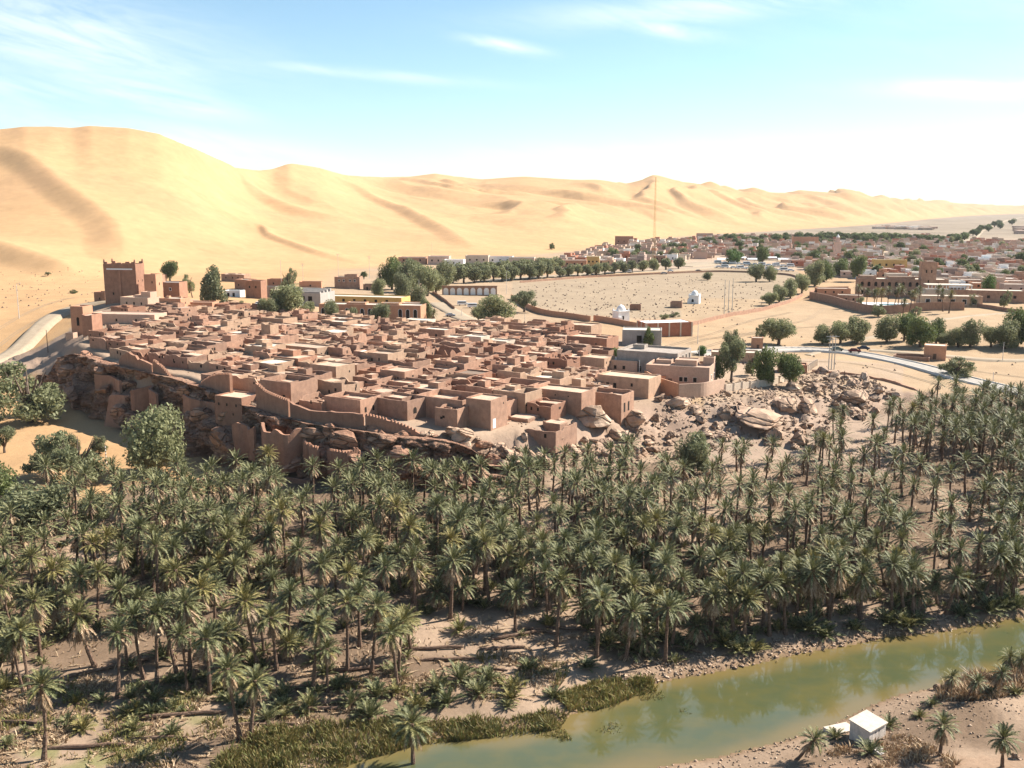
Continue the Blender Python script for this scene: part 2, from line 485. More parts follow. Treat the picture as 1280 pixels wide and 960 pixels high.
def plaster(name, c, var=.25, tint=.25, scale=.6, stain=.5, bump=.5, rough=.92):
    m = Mat(name, rough)
    a = m.noise(scale, 6, .6); b = m.noise(scale * 9, 4, .6); st = m.noise(scale * 1.6, 4, .6, stretch=(1, 1, .25))
    k = m.ramp(a, [(.3, mul(c, 1 - var)), (.7, mul(c, 1 + var * .6))])
    k = m.mix(m.math('MULTIPLY', m.ramp(st, [(.5, (0, 0, 0)), (.72, (1, 1, 1))]), stain), k, mul(c, .62), 'MIX')
    k = m.mix(.35, k, m.ramp(b, [(.3, (.55, .55, .55)), (.7, (1.2, 1.2, 1.2))]), 'MULTIPLY')
    r = m.ramp(m.rand(), [(0, (1 - tint, 1 - tint, 1 - tint * .9)), (.5, (1, 1, 1)), (1, (1 + tint * .7, 1 + tint * .55, 1 + tint * .5))])
    m.col(m.mix(1.0, k, r, 'MULTIPLY'))
    m.bump(b, bump, .15)
    return m.m
M = {}
M['mud'] = plaster('mud_brick', (.37, .22, .148), .26, .26)
M['mud_pale'] = plaster('pale_mud_brick', (.45, .295, .195), .2, .16)
M['mud_roof'] = plaster('mud_roof', (.53, .375, .265), .22, .2, .5, .3)  # roof colour lightened against the walls so the house tops read as sunlit
M['mud_red'] = plaster('red_mud', (.34, .18, .115), .18, .14)
M['pink'] = plaster('pink_plaster', (.52, .35, .25), .1, .1, .3, .3, .2)
M['ochre'] = plaster('ochre_plaster', (.55, .36, .13), .1, .05, .3, .3, .2)
M['orange'] = plaster('orange_plaster', (.50, .26, .155), .12, .1, .3, .3, .2)
M['white'] = plaster('white_plaster', (.80, .78, .74), .06, .04, .3, .25, .2)
M['cream'] = plaster('cream_plaster', (.62, .50, .38), .1, .1, .3, .3, .2)
M['concrete'] = plaster('concrete', (.40, .36, .32), .15, .1, .4, .4, .3)
M['block'] = plaster('grey_block', (.36, .30, .25), .2, .1, .6, .5, .5)
M['redbrick'] = plaster('red_brick', (.42, .17, .10), .15, .15, .8, .3, .5)
M['town'] = plaster('town_plaster', (.50, .36, .28), .12, .35, .2, .3, .2)
M['town_roof'] = plaster('town_roof', (.64, .56, .48), .12, .25, .2, .3, .2)
M['rooftop_white'] = plaster('pale_roof', (.60, .51, .41), .1, .1, .3, .4, .2)
def plain(name, c, rough=.6, metal=0, var=.12):
    m = Mat(name, rough)
    m.col(m.ramp(m.noise(3, 4), [(.3, mul(c, 1 - var)), (.7, mul(c, 1 + var))])); m.b.inputs['Metallic'].default_value = metal
    return m.m
M['dark'] = plain('opening_shade', (.02, .014, .01), .9)  # near-black sheet in place of a hole; its colour paints the shade inside
M['door'] = plain('weathered_wood', (.12, .07, .045), .8)
M['glass'] = plain('window_glass', (.03, .035, .04), .15)
M['metal'] = plain('galvanised_metal', (.38, .39, .38), .45, .6)
M['rust'] = plain('rusty_metal', (.20, .10, .06), .7, .2)
M['pole'] = plain('pale_pole', (.55, .52, .48), .7)
M['darkpole'] = plain('dark_wood_pole', (.12, .08, .055), .85)
M['tyre'] = plain('tyre_rubber', (.02, .02, .02), .8)
M['stripe_white'] = plain('white_paint', (.75, .73, .70), .6)
M['cloth'] = plain('white_canvas', (.72, .70, .68), .8)
M['teal'] = plain('teal_paint', (.12, .32, .33), .6)
def rock_mat(name, c1, c2, c3):
    m = Mat(name, .93)
    a = m.noise(.16, 7, .65); b = m.noise(1.3, 6, .65); lay = m.noise(.35, 5, .6, stretch=(.3, .3, 2.6))
    k = m.ramp(a, [(.28, c1), (.5, c2), (.72, c3)])
    k = m.mix(.55, k, m.ramp(lay, [(.3, (.6, .55, .52)), (.65, (1.15, 1.12, 1.1))]), 'MULTIPLY')
    k = m.mix(.6, k, m.ramp(b, [(.25, (.5, .48, .46)), (.6, (1.15, 1.15, 1.15))]), 'MULTIPLY')
    m.col(m.mix(1., k, m.ramp(m.rand(), [(0, (.84, .82, .8)), (1, (1.14, 1.12, 1.1))]), 'MULTIPLY'))
    vo = m.n.new('ShaderNodeTexVoronoi'); vo.feature = 'DISTANCE_TO_EDGE'; vo.inputs['Scale'].default_value = .55
    mp = m.n.new('ShaderNodeMapping'); mp.inputs['Scale'].default_value = (1, 1, 2.2); m.l.new(m.tc.outputs['Object'], mp.inputs[0]); m.l.new(mp.outputs[0], vo.inputs['Vector'])
    cr = m.ramp(vo.outputs['Distance'], [(0, (0, 0, 0)), (.06, (1, 1, 1))])
    m.bump(m.math('ADD', m.math('ADD', b, m.math('MULTIPLY', lay, 1.5)), m.math('MULTIPLY', cr, 1.2)), 1.0, .6)
    return m.m
M['cliff'] = rock_mat('cliff_rock', (.19, .10, .065), (.36, .205, .135), (.47, .31, .21))
M['rock'] = rock_mat('boulder_rock', (.28, .18, .12), (.44, .31, .22), (.56, .43, .32))
M['rubble'] = rock_mat('rubble_rock', (.31, .21, .15), (.45, .33, .24), (.57, .45, .34))
def leafm(name, cs, trans=.12, tint=.3, rough=.6, hue=False):
    m = Mat(name, rough)
    g = m.n.new('ShaderNodeNewGeometry')
    k = m.ramp(g.outputs['Random Per Island'], [(i / (len(cs) - 1), c) for i, c in enumerate(cs)])
    k = m.mix(1., k, m.ramp(m.rand(), [(0, (.80, .86, .84)), (.5, (1, 1, 1)), (.85, (1.18, 1.08, .9)), (1, (1.4, 1.18, .9))] if hue else [(0, (1 - tint, 1 - tint, 1 - tint)), (1, (1 + tint, 1 + tint * .8, 1 + tint * .4))]), 'MULTIPLY')
    m.col(k)
    tr = m.n.new('ShaderNodeBsdfTranslucent'); m.l.new(k, tr.inputs[0])
    mx = m.n.new('ShaderNodeMixShader'); mx.inputs[0].default_value = trans
    out = m.n['Material Output']
    m.l.new(m.b.outputs[0], mx.inputs[1]); m.l.new(tr.outputs[0], mx.inputs[2]); m.l.new(mx.outputs[0], out.inputs[0])
    return m.m
M['frond'] = leafm('palm_frond', [(.042, .046, .018), (.095, .100, .038), (.175, .172, .070), (.31, .28, .145)], .16, .3, hue=True)
M['frond_dead'] = leafm('dry_palm_frond', [(.18, .11, .06), (.31, .21, .125), (.47, .36, .24)], .1, .2)
M['leaf_tam'] = leafm('grey_green_leaf', [(.15, .165, .085), (.23, .24, .125), (.31, .31, .17)], .35, .2)
M['leaf_dark'] = leafm('dark_green_leaf', [(.08, .11, .04), (.13, .165, .06), (.19, .21, .085)], .32, .2)
M['leaf_bright'] = leafm('fresh_green_leaf', [(.08, .14, .035), (.12, .20, .05), (.16, .23, .07)], .2, .15)
M['reed'] = leafm('reed_blade', [(.16, .11, .04), (.20, .17, .05), (.14, .16, .045), (.28, .23, .09), (.21, .13, .045)], .2, .1)
M['twig'] = plain('dry_twig', (.20, .14, .10), .9)
m_ = Mat('palm_bark', .95)
bk = m_.noise(2.2, 5, .6, stretch=(1, 1, 3))
m_.col(m_.ramp(bk, [(.3, (.07, .042, .028)), (.55, (.17, .105, .07)), (.75, (.26, .17, .12))])); m_.bump(bk, .8, .2)
M['bark'] = m_.m
m_ = Mat('tree_bark', .95)
m_.col(m_.ramp(m_.noise(3, 5), [(.3, (.06, .04, .03)), (.7, (.16, .115, .085))]))
M['bark2'] = m_.m

def mixwall(name, cols):
    m = Mat(name, .9); g = m.n.new('ShaderNodeNewGeometry')
    n = m.n.new('ShaderNodeValToRGB'); n.color_ramp.interpolation = 'CONSTANT'; e = n.color_ramp.elements
    while len(e) < len(cols): e.new(.5)
    for i, c in enumerate(cols): e[i].position = i / len(cols); e[i].color = (*c, 1)
    m.l.new(g.outputs['Random Per Island'], n.inputs[0]); m.col(m.mix(.4, n.outputs[0], m.ramp(m.noise(.15, 4), [(.3, (.7, .7, .7)), (.7, (1.15, 1.15, 1.15))]), 'MULTIPLY')); return m.m
M['town_mix'] = mixwall('town_walls_mixed', [(.48, .33, .25), (.42, .24, .17), (.60, .48, .38), (.40, .29, .22), (.55, .36, .27), (.44, .20, .13), (.74, .68, .60), (.46, .34, .24)])
M['town_roof_mix'] = mixwall('town_roofs_mixed', [(.62, .52, .44), (.72, .66, .60), (.50, .38, .30), (.66, .58, .48), (.40, .28, .21)])
M['hut_wall'] = plaster('weathered_white', (.66, .58, .50), .2, .02, 1.2, .85, .5)
M['hut_roof'] = plaster('weathered_roof', (.58, .49, .39), .2, .02, 1.5, .6, .5)
# ------------------------------------------------------------------ ground sheet
az_in = np.linspace(R(-37), R(37), 560)
az_out = np.linspace(R(37), R(360 - 37), 90)[1:-1]
AZ = np.concatenate([az_in, az_out])
rad = [4.0]
while rad[-1] < 14500:
    r_ = rad[-1]
    k = .03 if r_ < 80 else .0085 if r_ < 500 else .0095 if r_ < 1200 else .0075 if r_ < 4500 else .015
    rad.append(r_ * (1 + k))
RD = np.array(rad)
aa, rr_ = np.meshgrid(AZ, RD)
gx, gy = np.sin(aa) * rr_, np.cos(aa) * rr_
gz, gb, gt, grd, grel = Z(gx, gy, True)
gd = np.hypot(gx, gy)
# behind and beside the viewer the land rises to the terrace one looks from
back = sst(0, 1, (-(gy) + 10) / 60) * (np.abs(gx) < 1e9)
gz = np.where(grd > 8, gz + back * sst(8, 60, grd) * 60 * sst(200, 20, gd) * 0, gz)
def C(*c): return np.array(c, float)
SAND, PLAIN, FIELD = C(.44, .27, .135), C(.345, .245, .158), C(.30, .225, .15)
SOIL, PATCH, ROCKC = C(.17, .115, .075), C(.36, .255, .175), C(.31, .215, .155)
GRAV, GRASS, MUDC = C(.27, .21, .15), C(.12, .14, .035), C(.20, .125, .07)
def zone(x, y, d, t, b, rd):
    n1 = fbm(x / 26, y / 26, 61, 4); n2 = fbm(x / 7, y / 7, 62, 4); n3 = fbm(x / 90, y / 90, 63, 3)
    c = np.zeros(x.shape + (3,)) + PLAIN
    def put(mask, colr):
        nonlocal c
        c = c + (colr - c) * np.clip(mask, 0, 1)[..., None]
    px, py = proj(x, np.maximum(y, 1), np.full(x.shape, 15.))
    az = np.arctan2(x, y)
    # left desert sand
    put(sst(-60, -110, x + (d - 330) * .12), SAND * .95)
    put(sst(0, .6, n3 + .3) * .5 * (d > 250), SAND * .9)
    # old walled burial field
    F = np.array([at(*p) for p in [(640, 352, 15.5), (760, 346, 15.5), (900, 336, 15), (1000, 340, 15), (985, 385, 15), (900, 396, 15), (800, 398, 15), (690, 392, 15.5), (640, 372, 15.5)]])
    fm = in_poly(x, y, F)
    put(fm * 1., FIELD * (1 + .15 * n2[..., None]) if False else FIELD)
    # town ground
    T = np.array([at(*p) for p in [(730, 344, 15), (740, 318, 15), (900, 296, 15), (1150, 290, 15), (1500, 290, 15), (1500, 380, 15), (1180, 372, 15), (1000, 338, 15), (900, 334, 15)]])
    put(in_poly(x, y, T) * .8, C(.36, .27, .2))
    KP = np.array([at(*p) for p in [(60, 430, 20), (110, 450, 22), (160, 470, 22), (270, 500, 21), (330, 530, 18), (430, 560, 17), (530, 580, 14), (640, 590, 10), (760, 545, 13), (850, 500, 13.5), (820, 440, 15), (760, 420, 15.5), (640, 404, 16.3), (505, 404, 18), (340, 392, 21.5), (210, 380, 25.5), (100, 388, 24)]])
    put(in_poly(x, y, KP) * .95, C(.33, .235, .165))
    # bare ground right of the old town
    put(((px > 850) & (d < 620) & (b > .5)) * .7, C(.36, .25, .15))
    # grove
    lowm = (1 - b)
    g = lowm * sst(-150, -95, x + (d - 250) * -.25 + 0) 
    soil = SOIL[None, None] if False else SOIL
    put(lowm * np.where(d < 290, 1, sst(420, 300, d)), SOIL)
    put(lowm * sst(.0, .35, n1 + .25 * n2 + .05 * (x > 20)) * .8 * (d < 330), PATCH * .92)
    # left hollow of sand beside the cliff
    LH = np.array([at(*p) for p in [(-300, 480, 10), (60, 488, 10), (150, 534, 7.3), (262, 576, 5.6), (330, 600, 5), (395, 614, 5), (360, 616, 5), (250, 608, 5.5), (150, 600, 6), (110, 640, 5), (40, 600, 6), (-300, 640, 6)]])
    sdl, _ = poly_sd(x, y, np.vstack([LH, LH[:1]]))
    ins = np.where(in_poly(x, y, LH), np.abs(sdl), -np.abs(sdl))
    put(sst(-3, 4, ins + n2 * 5), SAND * .93)
    # the rocky slope
    rm = b * (1 - b) * 4
    put(sst(.1, .8, rm) , ROCKC)
    put(((px > 880) & (px < 1130) & (d > 250) & (d < 400) & (py > 440)) * .6 * sst(-.4, .4, n1 + .3), C(.34, .25, .185))
    # banks
    bank = (d < 330)
    put(bank * sst(9, 2, rd + n2 * 3) * .75, PATCH * .8)
    put(bank * sst(2.2, .3, rd) * .8, MUDC)
    LB = np.array([at(*p) for p in [(-400, 830, 3), (150, 850, 3), (330, 850, 2), (470, 880, 1), (470, 950, 1), (330, 1000, 1), (-400, 1100, 1)]])
    inl = in_poly(x, y, LB)
    put(inl * sst(.2, .5, n1 + .9 * n2) * .6, GRASS)
    put(inl * sst(.15, .4, -n1 + .4 * n2) * .7, C(.27, .19, .12))
    # near side of the river
    nb = (px > 560) & (py > 830) & (rd > 0) & (y < 160) & (x > 0) & (py > 800)
    put(nb * .55, C(.27, .175, .115))
    put((rd < 0) * 1., C(.12, .09, .03))
    # far gravel plain, then dunes on top
    put(sst(1700, 2200, d) * (t < 0), GRAV)
    put(sst(1700, 2200, d) * (t < 0) * sst(.0, .3, n3), GRAV * .82)
    ds = sst(-.02, .03, t) * (d > 650)
    sandv = SAND * (1 + .07 * fbm(x / 140, y / 90, 71, 3))[..., None]
    c = c + (sandv - c) * ds[..., None]
    put(ds * sst(.1, .5, fbm(x / 200, y / 120, 73, 3)) * .35, C(.43, .255, .135))
    # dirt tracks winding up the mound on the right
    v = 1 + .10 * n2 + .08 * n1
    return np.clip(c * v[..., None], .01, 1)
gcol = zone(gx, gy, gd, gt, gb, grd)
nr, na = gx.shape
idx = np.arange(nr * na).reshape(nr, na)
nxt = np.roll(idx, -1, axis=1)
quads = np.stack([idx[:-1], nxt[:-1], nxt[1:], idx[1:]], -1).reshape(-1, 4)[:, ::-1]
V = np.stack([gx, gy, gz], -1).reshape(-1, 3)
Cc = gcol.reshape(-1, 3)
V = np.vstack([V, [[0, 0, float(gz[0].mean())]]]); Cc = np.vstack([Cc, Cc[:1]])
cap = np.stack([np.full(na, nr * na), idx[0], nxt[0]], -1)[:, ::-1]
m_ = Mat('ground', .97)
m_.b.inputs['Specular IOR Level'].default_value = .1
vc = m_.n.new('ShaderNodeVertexColor'); vc.layer_name = 'Col'
fine = m_.noise(1.6, 6, .65); fine2 = m_.noise(.12, 5, .6)
k = m_.mix(.5, vc.outputs[0], m_.ramp(fine, [(.3, (.72, .72, .72)), (.7, (1.2, 1.2, 1.2))]), 'MULTIPLY')
k = m_.mix(.5, k, m_.ramp(fine2, [(.3, (.85, .84, .83)), (.7, (1.1, 1.1, 1.1))]), 'MULTIPLY')
m_.col(k); m_.bump(m_.noise(.9, 7, .7), .35, .5)
M['ground'] = m_.m
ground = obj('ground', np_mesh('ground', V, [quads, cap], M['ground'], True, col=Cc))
tag(ground, kind='structure')

# ------------------------------------------------------------------ water
wm = Mat('river_water', .03)
wm.b.inputs['Specular IOR Level'].default_value = .5
wn1 = wm.noise(.05, 4, .6, stretch=(1, 2.2, 1)); wn2 = wm.noise(.35, 4, .6)
k = wm.ramp(wn1, [(.30, (.090, .084, .028)), (.48, (.068, .078, .036)), (.66, (.10, .092, .034))])
k = wm.mix(wm.ramp(wn2, [(.45, (0, 0, 0)), (.8, (.5, .5, .5))]), k, (.12, .10, .03))
wvc = wm.n.new('ShaderNodeVertexColor'); wvc.layer_name = 'Col'
wm.col(wm.mix(wvc.outputs[0], k, (.17, .12, .045)))
wm.bump(wm.noise(1.4, 3, .5, stretch=(1, 2.4, 1)), .05, .05)
M['water'] = wm.m
xs = np.arange(-260, 330, 1.5); ys = np.arange(20, 330, 1.5)
wx, wy = np.meshgrid(xs, ys); wd = river_d(wx, wy)
keep = (wd < 3.0)
ii = np.arange(wx.size).reshape(wx.shape)
q = np.stack([ii[:-1, :-1], ii[:-1, 1:], ii[1:, 1:], ii[1:, :-1]], -1)
kq = keep[:-1, :-1] & keep[:-1, 1:] & keep[1:, 1:] & keep[1:, :-1]
q = q[kq]
used, inv = np.unique(q, return_inverse=True)
wv = np.stack([wx.ravel(), wy.ravel(), np.zeros(wx.size)], -1)[used]
sh = sst(-4.5, -.2, wd + fbm(wx / 8, wy / 8, 91, 3) * 3).ravel()[used] * .8
river = obj('river', np_mesh('river', wv, inv.reshape(-1, 4), M['water'], True, col=np.repeat(sh[:, None], 3, 1)))
tag(river, kind='structure')

# ------------------------------------------------------------------ roads
rm_ = Mat('road_asphalt', .85)
n_ = rm_.noise(.5, 5, .6)
rm_.col(rm_.ramp(n_, [(.3, (.27, .24, .205)), (.7, (.36, .32, .275))])); M['road'] = rm_.m
tr_ = Mat('dust_track', .95)
tr_.col(tr_.ramp(tr_.noise(.4, 5, .6), [(.3, (.28, .215, .145)), (.7, (.36, .28, .195))])); M['track'] = tr_.m  # dust colour, darkened to paint in the shadow lying on the village street
M['kerb'] = plain('kerb_concrete', (.55, .50, .44), .85)
def resample(P, step):
    P = np.asarray(P, float)
    L = np.concatenate([[0], np.cumsum(np.hypot(*np.diff(P, axis=0).T))])
    n = max(2, int(L[-1] / step) + 1)
    s = np.linspace(0, L[-1], n)
    # smooth curve through the points
    Q = np.stack([np.interp(s, L, P[:, 0]), np.interp(s, L, P[:, 1])], -1)
    k = max(1, min(int(n / 12), int(14 / step)))
    for _ in range(3):
        Qp = np.vstack([np.repeat(Q[:1], k, 0), Q, np.repeat(Q[-1:], k, 0)])
        cs = np.cumsum(np.vstack([[0, 0], Qp]), 0)
        Qs = (cs[2 * k + 1:] - cs[:-2 * k - 1]) / (2 * k + 1)
        Q = np.vstack([Q[:1], Qs[1:-1], Q[-1:]])
    return Q
def ribbon(Q, offs, hs, closed_side=False):
    """strip along Q with lateral offsets offs and heights hs over the smoothed ground"""
    T = np.gradient(Q, axis=0); T /= np.maximum(np.hypot(T[:, 0], T[:, 1])[:, None], 1e-6)
    N = np.stack([-T[:, 1], T[:, 0]], -1)
    zc = np.max([Z(Q[:, 0] + N[:, 0] * o, Q[:, 1] + N[:, 1] * o) for o in np.linspace(min(offs), max(offs), 5)], axis=0)
    k = 3
    zp = np.pad(zc, k, mode='edge'); zc = np.max([zp[i:i + len(zc)] for i in range(2 * k + 1)], axis=0)
    zp = np.pad(zc, k, mode='edge'); zc = np.mean([zp[i:i + len(zc)] for i in range(2 * k + 1)], axis=0)
    v = []
    for o, h in zip(offs, hs):
        v.append(np.stack([Q[:, 0] + N[:, 0] * o, Q[:, 1] + N[:, 1] * o, zc + h], -1))
    v = np.stack(v, 1); n, m, _ = v.shape
    i = np.arange(n * m).reshape(n, m)
    q = np.stack([i[:-1, :-1], i[:-1, 1:], i[1:, 1:], i[1:, :-1]], -1).reshape(-1, 4)[:, ::-1]
    return v.reshape(-1, 3), q, zc
def road(name, pts, width, mat, zs=None, kerb=0, lift=.12, step=3.):
    Q = resample([at(*p) if len(p) == 3 else p for p in pts], step)
    h = width / 2
    v, q, zc = ribbon(Q, [-h - 1.2, -h, -h * .5, 0, h * .5, h, h + 1.2], [-1.6, lift, lift + .03, lift + .05, lift + .03, lift, -1.6])
    o = obj(name, np_mesh(name, v, q, mat, False)); tag(o, kind='structure')
    for s in ((-1, 1) if kerb else ()):
        e = s * (h + .02)
        offs = [e, e, e + s * .45, e + s * .45] if s > 0 else [e + s * .45, e + s * .45, e, e]
        hs = [lift - .5, lift + kerb, lift + kerb, lift - .9] if s > 0 else [lift - .9, lift + kerb, lift + kerb, lift - .5]
        v2, q2, _ = ribbon(Q, offs, hs)
        v2[:, 2] += np.repeat(zc - _, 4)
        k_ = obj('road_kerb', np_mesh('road_kerb', v2, q2, M['kerb'], False)); tag(k_, kind='structure')
    return Q, zc + lift
ROAD_R = road('asphalt_road', [(870, 446, 13.6), (930, 440, 13.2), (990, 436.5, 12.8), (1040, 436.5, 12.4), (1090, 443, 12), (1140, 456, 11.2), (1200, 472, 10.6), (1280, 491, 10.2), (1380, 516, 10.), (1560, 560, 10)],
              7.5, M['road'], kerb=.35)
road('sand_track', [(1088, 436, 12.4), (1150, 440, 12.2), (1220, 446, 11.9), (1300, 446, 11.8), (1500, 440, 11.8)], 5, M['track'])
road('mound_track', [(1010, 462 - 20, 13), (1060, 425, 13.5), (1130, 412, 15), (1180, 400, 16), (1230, 391, 16.5), (1300, 386, 16)], 2.5, M['track'])
road('village_street', [(-260, 520, 14), (-90, 474, 14), (0, 442, 15), (35, 424, 16.5), (62, 406, 19), (88, 390, 22.5), (118, 380, 25.5), (140, 377, 27)], 6.2, M['track'])
road('main_street', [(600, 351, 17), (650, 347, 16), (740, 342, 15.5), (830, 339, 15.2), (900, 334, 15), (960, 326, 15), (1040, 320, 15), (1120, 315, 15), (1180, 308, 15), (1215, 299, 15), (1225, 289, 15), (1244, 280.5, 15),
                     (1258, 275.5, 15), (1276, 272, 15), (1310, 269, 15), (1380, 266.6, 15)], 14, M['track'], lift=.25, step=8)
road('square_street', [(545, 378, 17), (560, 386, 17), (575, 396, 17), (600, 402, 17)], 9, M['track'])
road('car_yard', [(845, 333, 15), (900, 328.5, 15), (990, 333.5, 15)], 36, M['track'], lift=.2)

# wheel ruts pressed into the sand
ru = Mat('wheel_rut', .97); ru.col(ru.ramp(ru.noise(.6, 4), [(.3, (.27, .195, .125)), (.7, (.33, .245, .16))])); M['rut'] = ru.m
for pts in ([(860, 432, 14), (900, 422, 14), (960, 412, 14.4), (1010, 398, 14.6), (1030, 384, 14.8)], [(880, 436, 14), (930, 418, 14.2), (1000, 408, 14.4), (1090, 404, 14.4)], [(1000, 452, 12.4), (1060, 452, 12), (1130, 468, 11), (1180, 484, 10.4)],
            [(1110, 440, 12), (1160, 455, 11.5), (1230, 462, 11.2), (1300, 470, 11)], [(-60, 420, 19), (0, 405, 20), (50, 388, 21), (96, 372, 23)], [(-60, 432, 18), (10, 412, 19), (60, 396, 21)], [(820, 438, 14.8), (860, 426, 14.8), (930, 402, 14.8), (990, 388, 14.8)]):
    Q = resample([at(*p) for p in pts], 2.5)
    T2 = np.gradient(Q, axis=0); T2 /= np.hypot(T2[:, 0], T2[:, 1])[:, None]; N2 = np.stack([-T2[:, 1], T2[:, 0]], -1)
    for o_ in (-.8, .8):
        P0, P1 = Q + N2 * (o_ - .22), Q + N2 * (o_ + .22)
        zz0 = np.maximum(Z(P0[:, 0], P0[:, 1]), Z(P1[:, 0], P1[:, 1])) + .10
        v = np.stack([np.column_stack([P0, zz0]), np.column_stack([P1, zz0])], 1).reshape(-1, 3); i = np.arange(len(Q) - 1) * 2
        tag(obj('wheel_rut', np_mesh('wheel_rut', v, np.stack([i, i + 2, i + 3, i + 1], -1), M['rut'])), kind='structure')

# ------------------------------------------------------------------ rocks
def rock_mesh(name, seed, mat, sub=2, cuts=7, noise=.12):
    import bmesh
    bm = bmesh.new(); bmesh.ops.create_icosphere(bm, subdivisions=sub, radius=1)
    r = random.Random(seed)
    planes = []
    for i in range(cuts):
        n = Vector((r.gauss(0, 1), r.gauss(0, 1), r.gauss(0, .9))).normalized(); planes.append((n, r.uniform(.32, .78)))
    P = np.array([v.co[:] for v in bm.verts])
    for n, dd in planes:
        k = P @ np.array(n) - dd
        P = P - np.outer(np.maximum(k, 0) * .92, np.array(n))
    nn = np.stack([fbm(P[:, 0] * 2.2 + seed, P[:, 1] * 2.2 + P[:, 2] * 1.7, seed + i, 3) for i in range(3)], -1)
    P = P + nn * noise
    for v, p in zip(bm.verts, P): v.co = p
    me = bpy.data.meshes.new(name); bm.to_mesh(me); bm.free()
    me.materials.append(mat); return me
ROCKS = [rock_mesh('boulder', 100 + i, M['rock'], 3, 13, .15) for i in range(9)]
ROCKS_C = [rock_mesh('boulder', 200 + i, M['cliff'], 3, 8, .16) for i in range(6)]
ROCKS_S = [rock_mesh('boulder', 300 + i, M['rubble'], 1, 5) for i in range(7)]
# px, py of the foot, width in pixels, height ratio, tilt, description
BOULD = [
 (545, 566, 38, .6, .35, 'big tilted slab of pale rock under the square sand-coloured tower'), (520, 560, 26, .5, .1, 'flat rock left of the tilted slab under the square tower'),
 (500, 572, 30, .6, 0, 'rounded brown rock behind the palm tops at the right end of the cliff'), (655, 548, 20, .9, 0, 'blocky dark rock standing in the slope below the ruined courtyard'),
 (572, 562, 26, .4, -.2, 'low ledge of rock in front of the square tower'), (625, 562, 34, .4, 0, 'broad low ledge right below the square tower corner'),
 (692, 558, 34, .7, -.3, 'slanting pale slab below the ruined courtyard walls'), (675, 572, 26, .5, 0, 'reddish low rock beside the palms below the ruined courtyard'),
 (712, 566, 26, .6, .2, 'pale broken rock right of the slanting slab'), (742, 531, 54, .62, 0, 'large rounded boulder shelf under the curved corner house'),
 (795, 530, 44, .66, .1, 'large cracked boulder right of the boulder shelf under the corner house'), (770, 548, 30, .6, 0, 'mid-sized boulder in the shade below the two large ones'),
 (735, 565, 40, .6, 0, 'long light boulder half way down the slope left of the cleft'), (775, 568, 24, .9, -.2, 'upright split boulder half way down the slope'),
 (800, 570, 36, .6, .2, 'wide light boulder beside the split one'), (825, 500, 20, .6, 0, 'small boulder against the pink terrace wall'),
 (848, 508, 40, .55, .5, 'pointed wedge of dark rock below the pink terrace wall'), (868, 516, 22, .6, 0, 'rock just right of the dark pointed wedge'),
 (820, 526, 16, .8, 0, 'pale block between the two large boulders and the wedge'), (905, 520, 30, .7, .1, 'rounded boulder left of the biggest boulder on the right slope'),
 (945, 528, 92, .26, -.22, 'biggest boulder of the right slope, long and smooth on top'), (972, 548, 46, .6, -.5, 'long slab leaning against the biggest boulder'),
 (1000, 556, 36, .8, -.6, 'steep pointed slab at the lower end of the right slope'), (962, 553, 24, .7, 0, 'reddish block under the leaning slab'),
 (928, 512, 30, .5, .2, 'flat topped rock behind the biggest boulder'), (985, 512, 40, .5, -.4, 'row-end slab tilted to the right behind the leaning slab'),
 (1008, 516, 34, .7, 0, 'rounded grey boulder right of the tilted slabs'), (990, 488, 22, .6, .2, 'dark rock just under the two round trees'),
 (1020, 490, 24, .6, 0, 'flat rock on the crest of the right slope'), (1066, 500, 44, .4, -.35, 'long slab lying near the middle of the scree'),
 (1078, 508, 24, .5, -.35, 'short slab just below the long one in the scree'), (1052, 522, 22, .6, 0, 'reddish rock beside the palms below the scree'),
 (1040, 478, 18, .5, .1, 'thin slab under the steel pole group'), (1100, 486, 16, .5, 0, 'isolated rock at the right edge of the scree'),
 (905, 548, 22, .6, 0, 'rock among the palms left of the biggest boulder'), (880, 540, 18, .7, 0, 'small tan rock among the palm tops below the pink terrace'),
]
for i, (px, py, w, hr, tl, lab) in enumerate(BOULD):
    x, y, z = G(px, py)
    s = w / (FPX / math.hypot(x, y)) / 2
    o = obj('boulder', ROCKS[i % 9], loc=(x, y, z + s * hr * .45), rot=(random.uniform(-.15, .15), tl, random.uniform(0, 6.28)),
            scale=(s * 1.05, s * random.uniform(.7, .95), s * hr * 1.15))
    tag(o, 'boulder: ' + lab if False else lab, 'boulder')
RLM = [('the two round trees', 972, 482), ('the biggest boulder', 945, 515), ('the leaning slab', 975, 540), ('the steep pointed slab', 1000, 545), ('the long scree slab', 1066, 495), ('the steel pole group', 1039, 462), ('the short dark scree post', 1055, 478), ('the thick dark post', 1078, 520),
       ('the isolated right rock', 1100, 484), ('the pale fence wall', 930, 488), ('the boulder shelf', 742, 522), ('the large cracked boulder', 795, 520), ('the dark pointed wedge', 848, 500), ('the split boulder', 775, 560), ('the tall square house', 598, 545), ('the tilted slab', 545, 560), ('the ruined courtyard', 665, 555), ('the straight rampart end', 500, 560)]
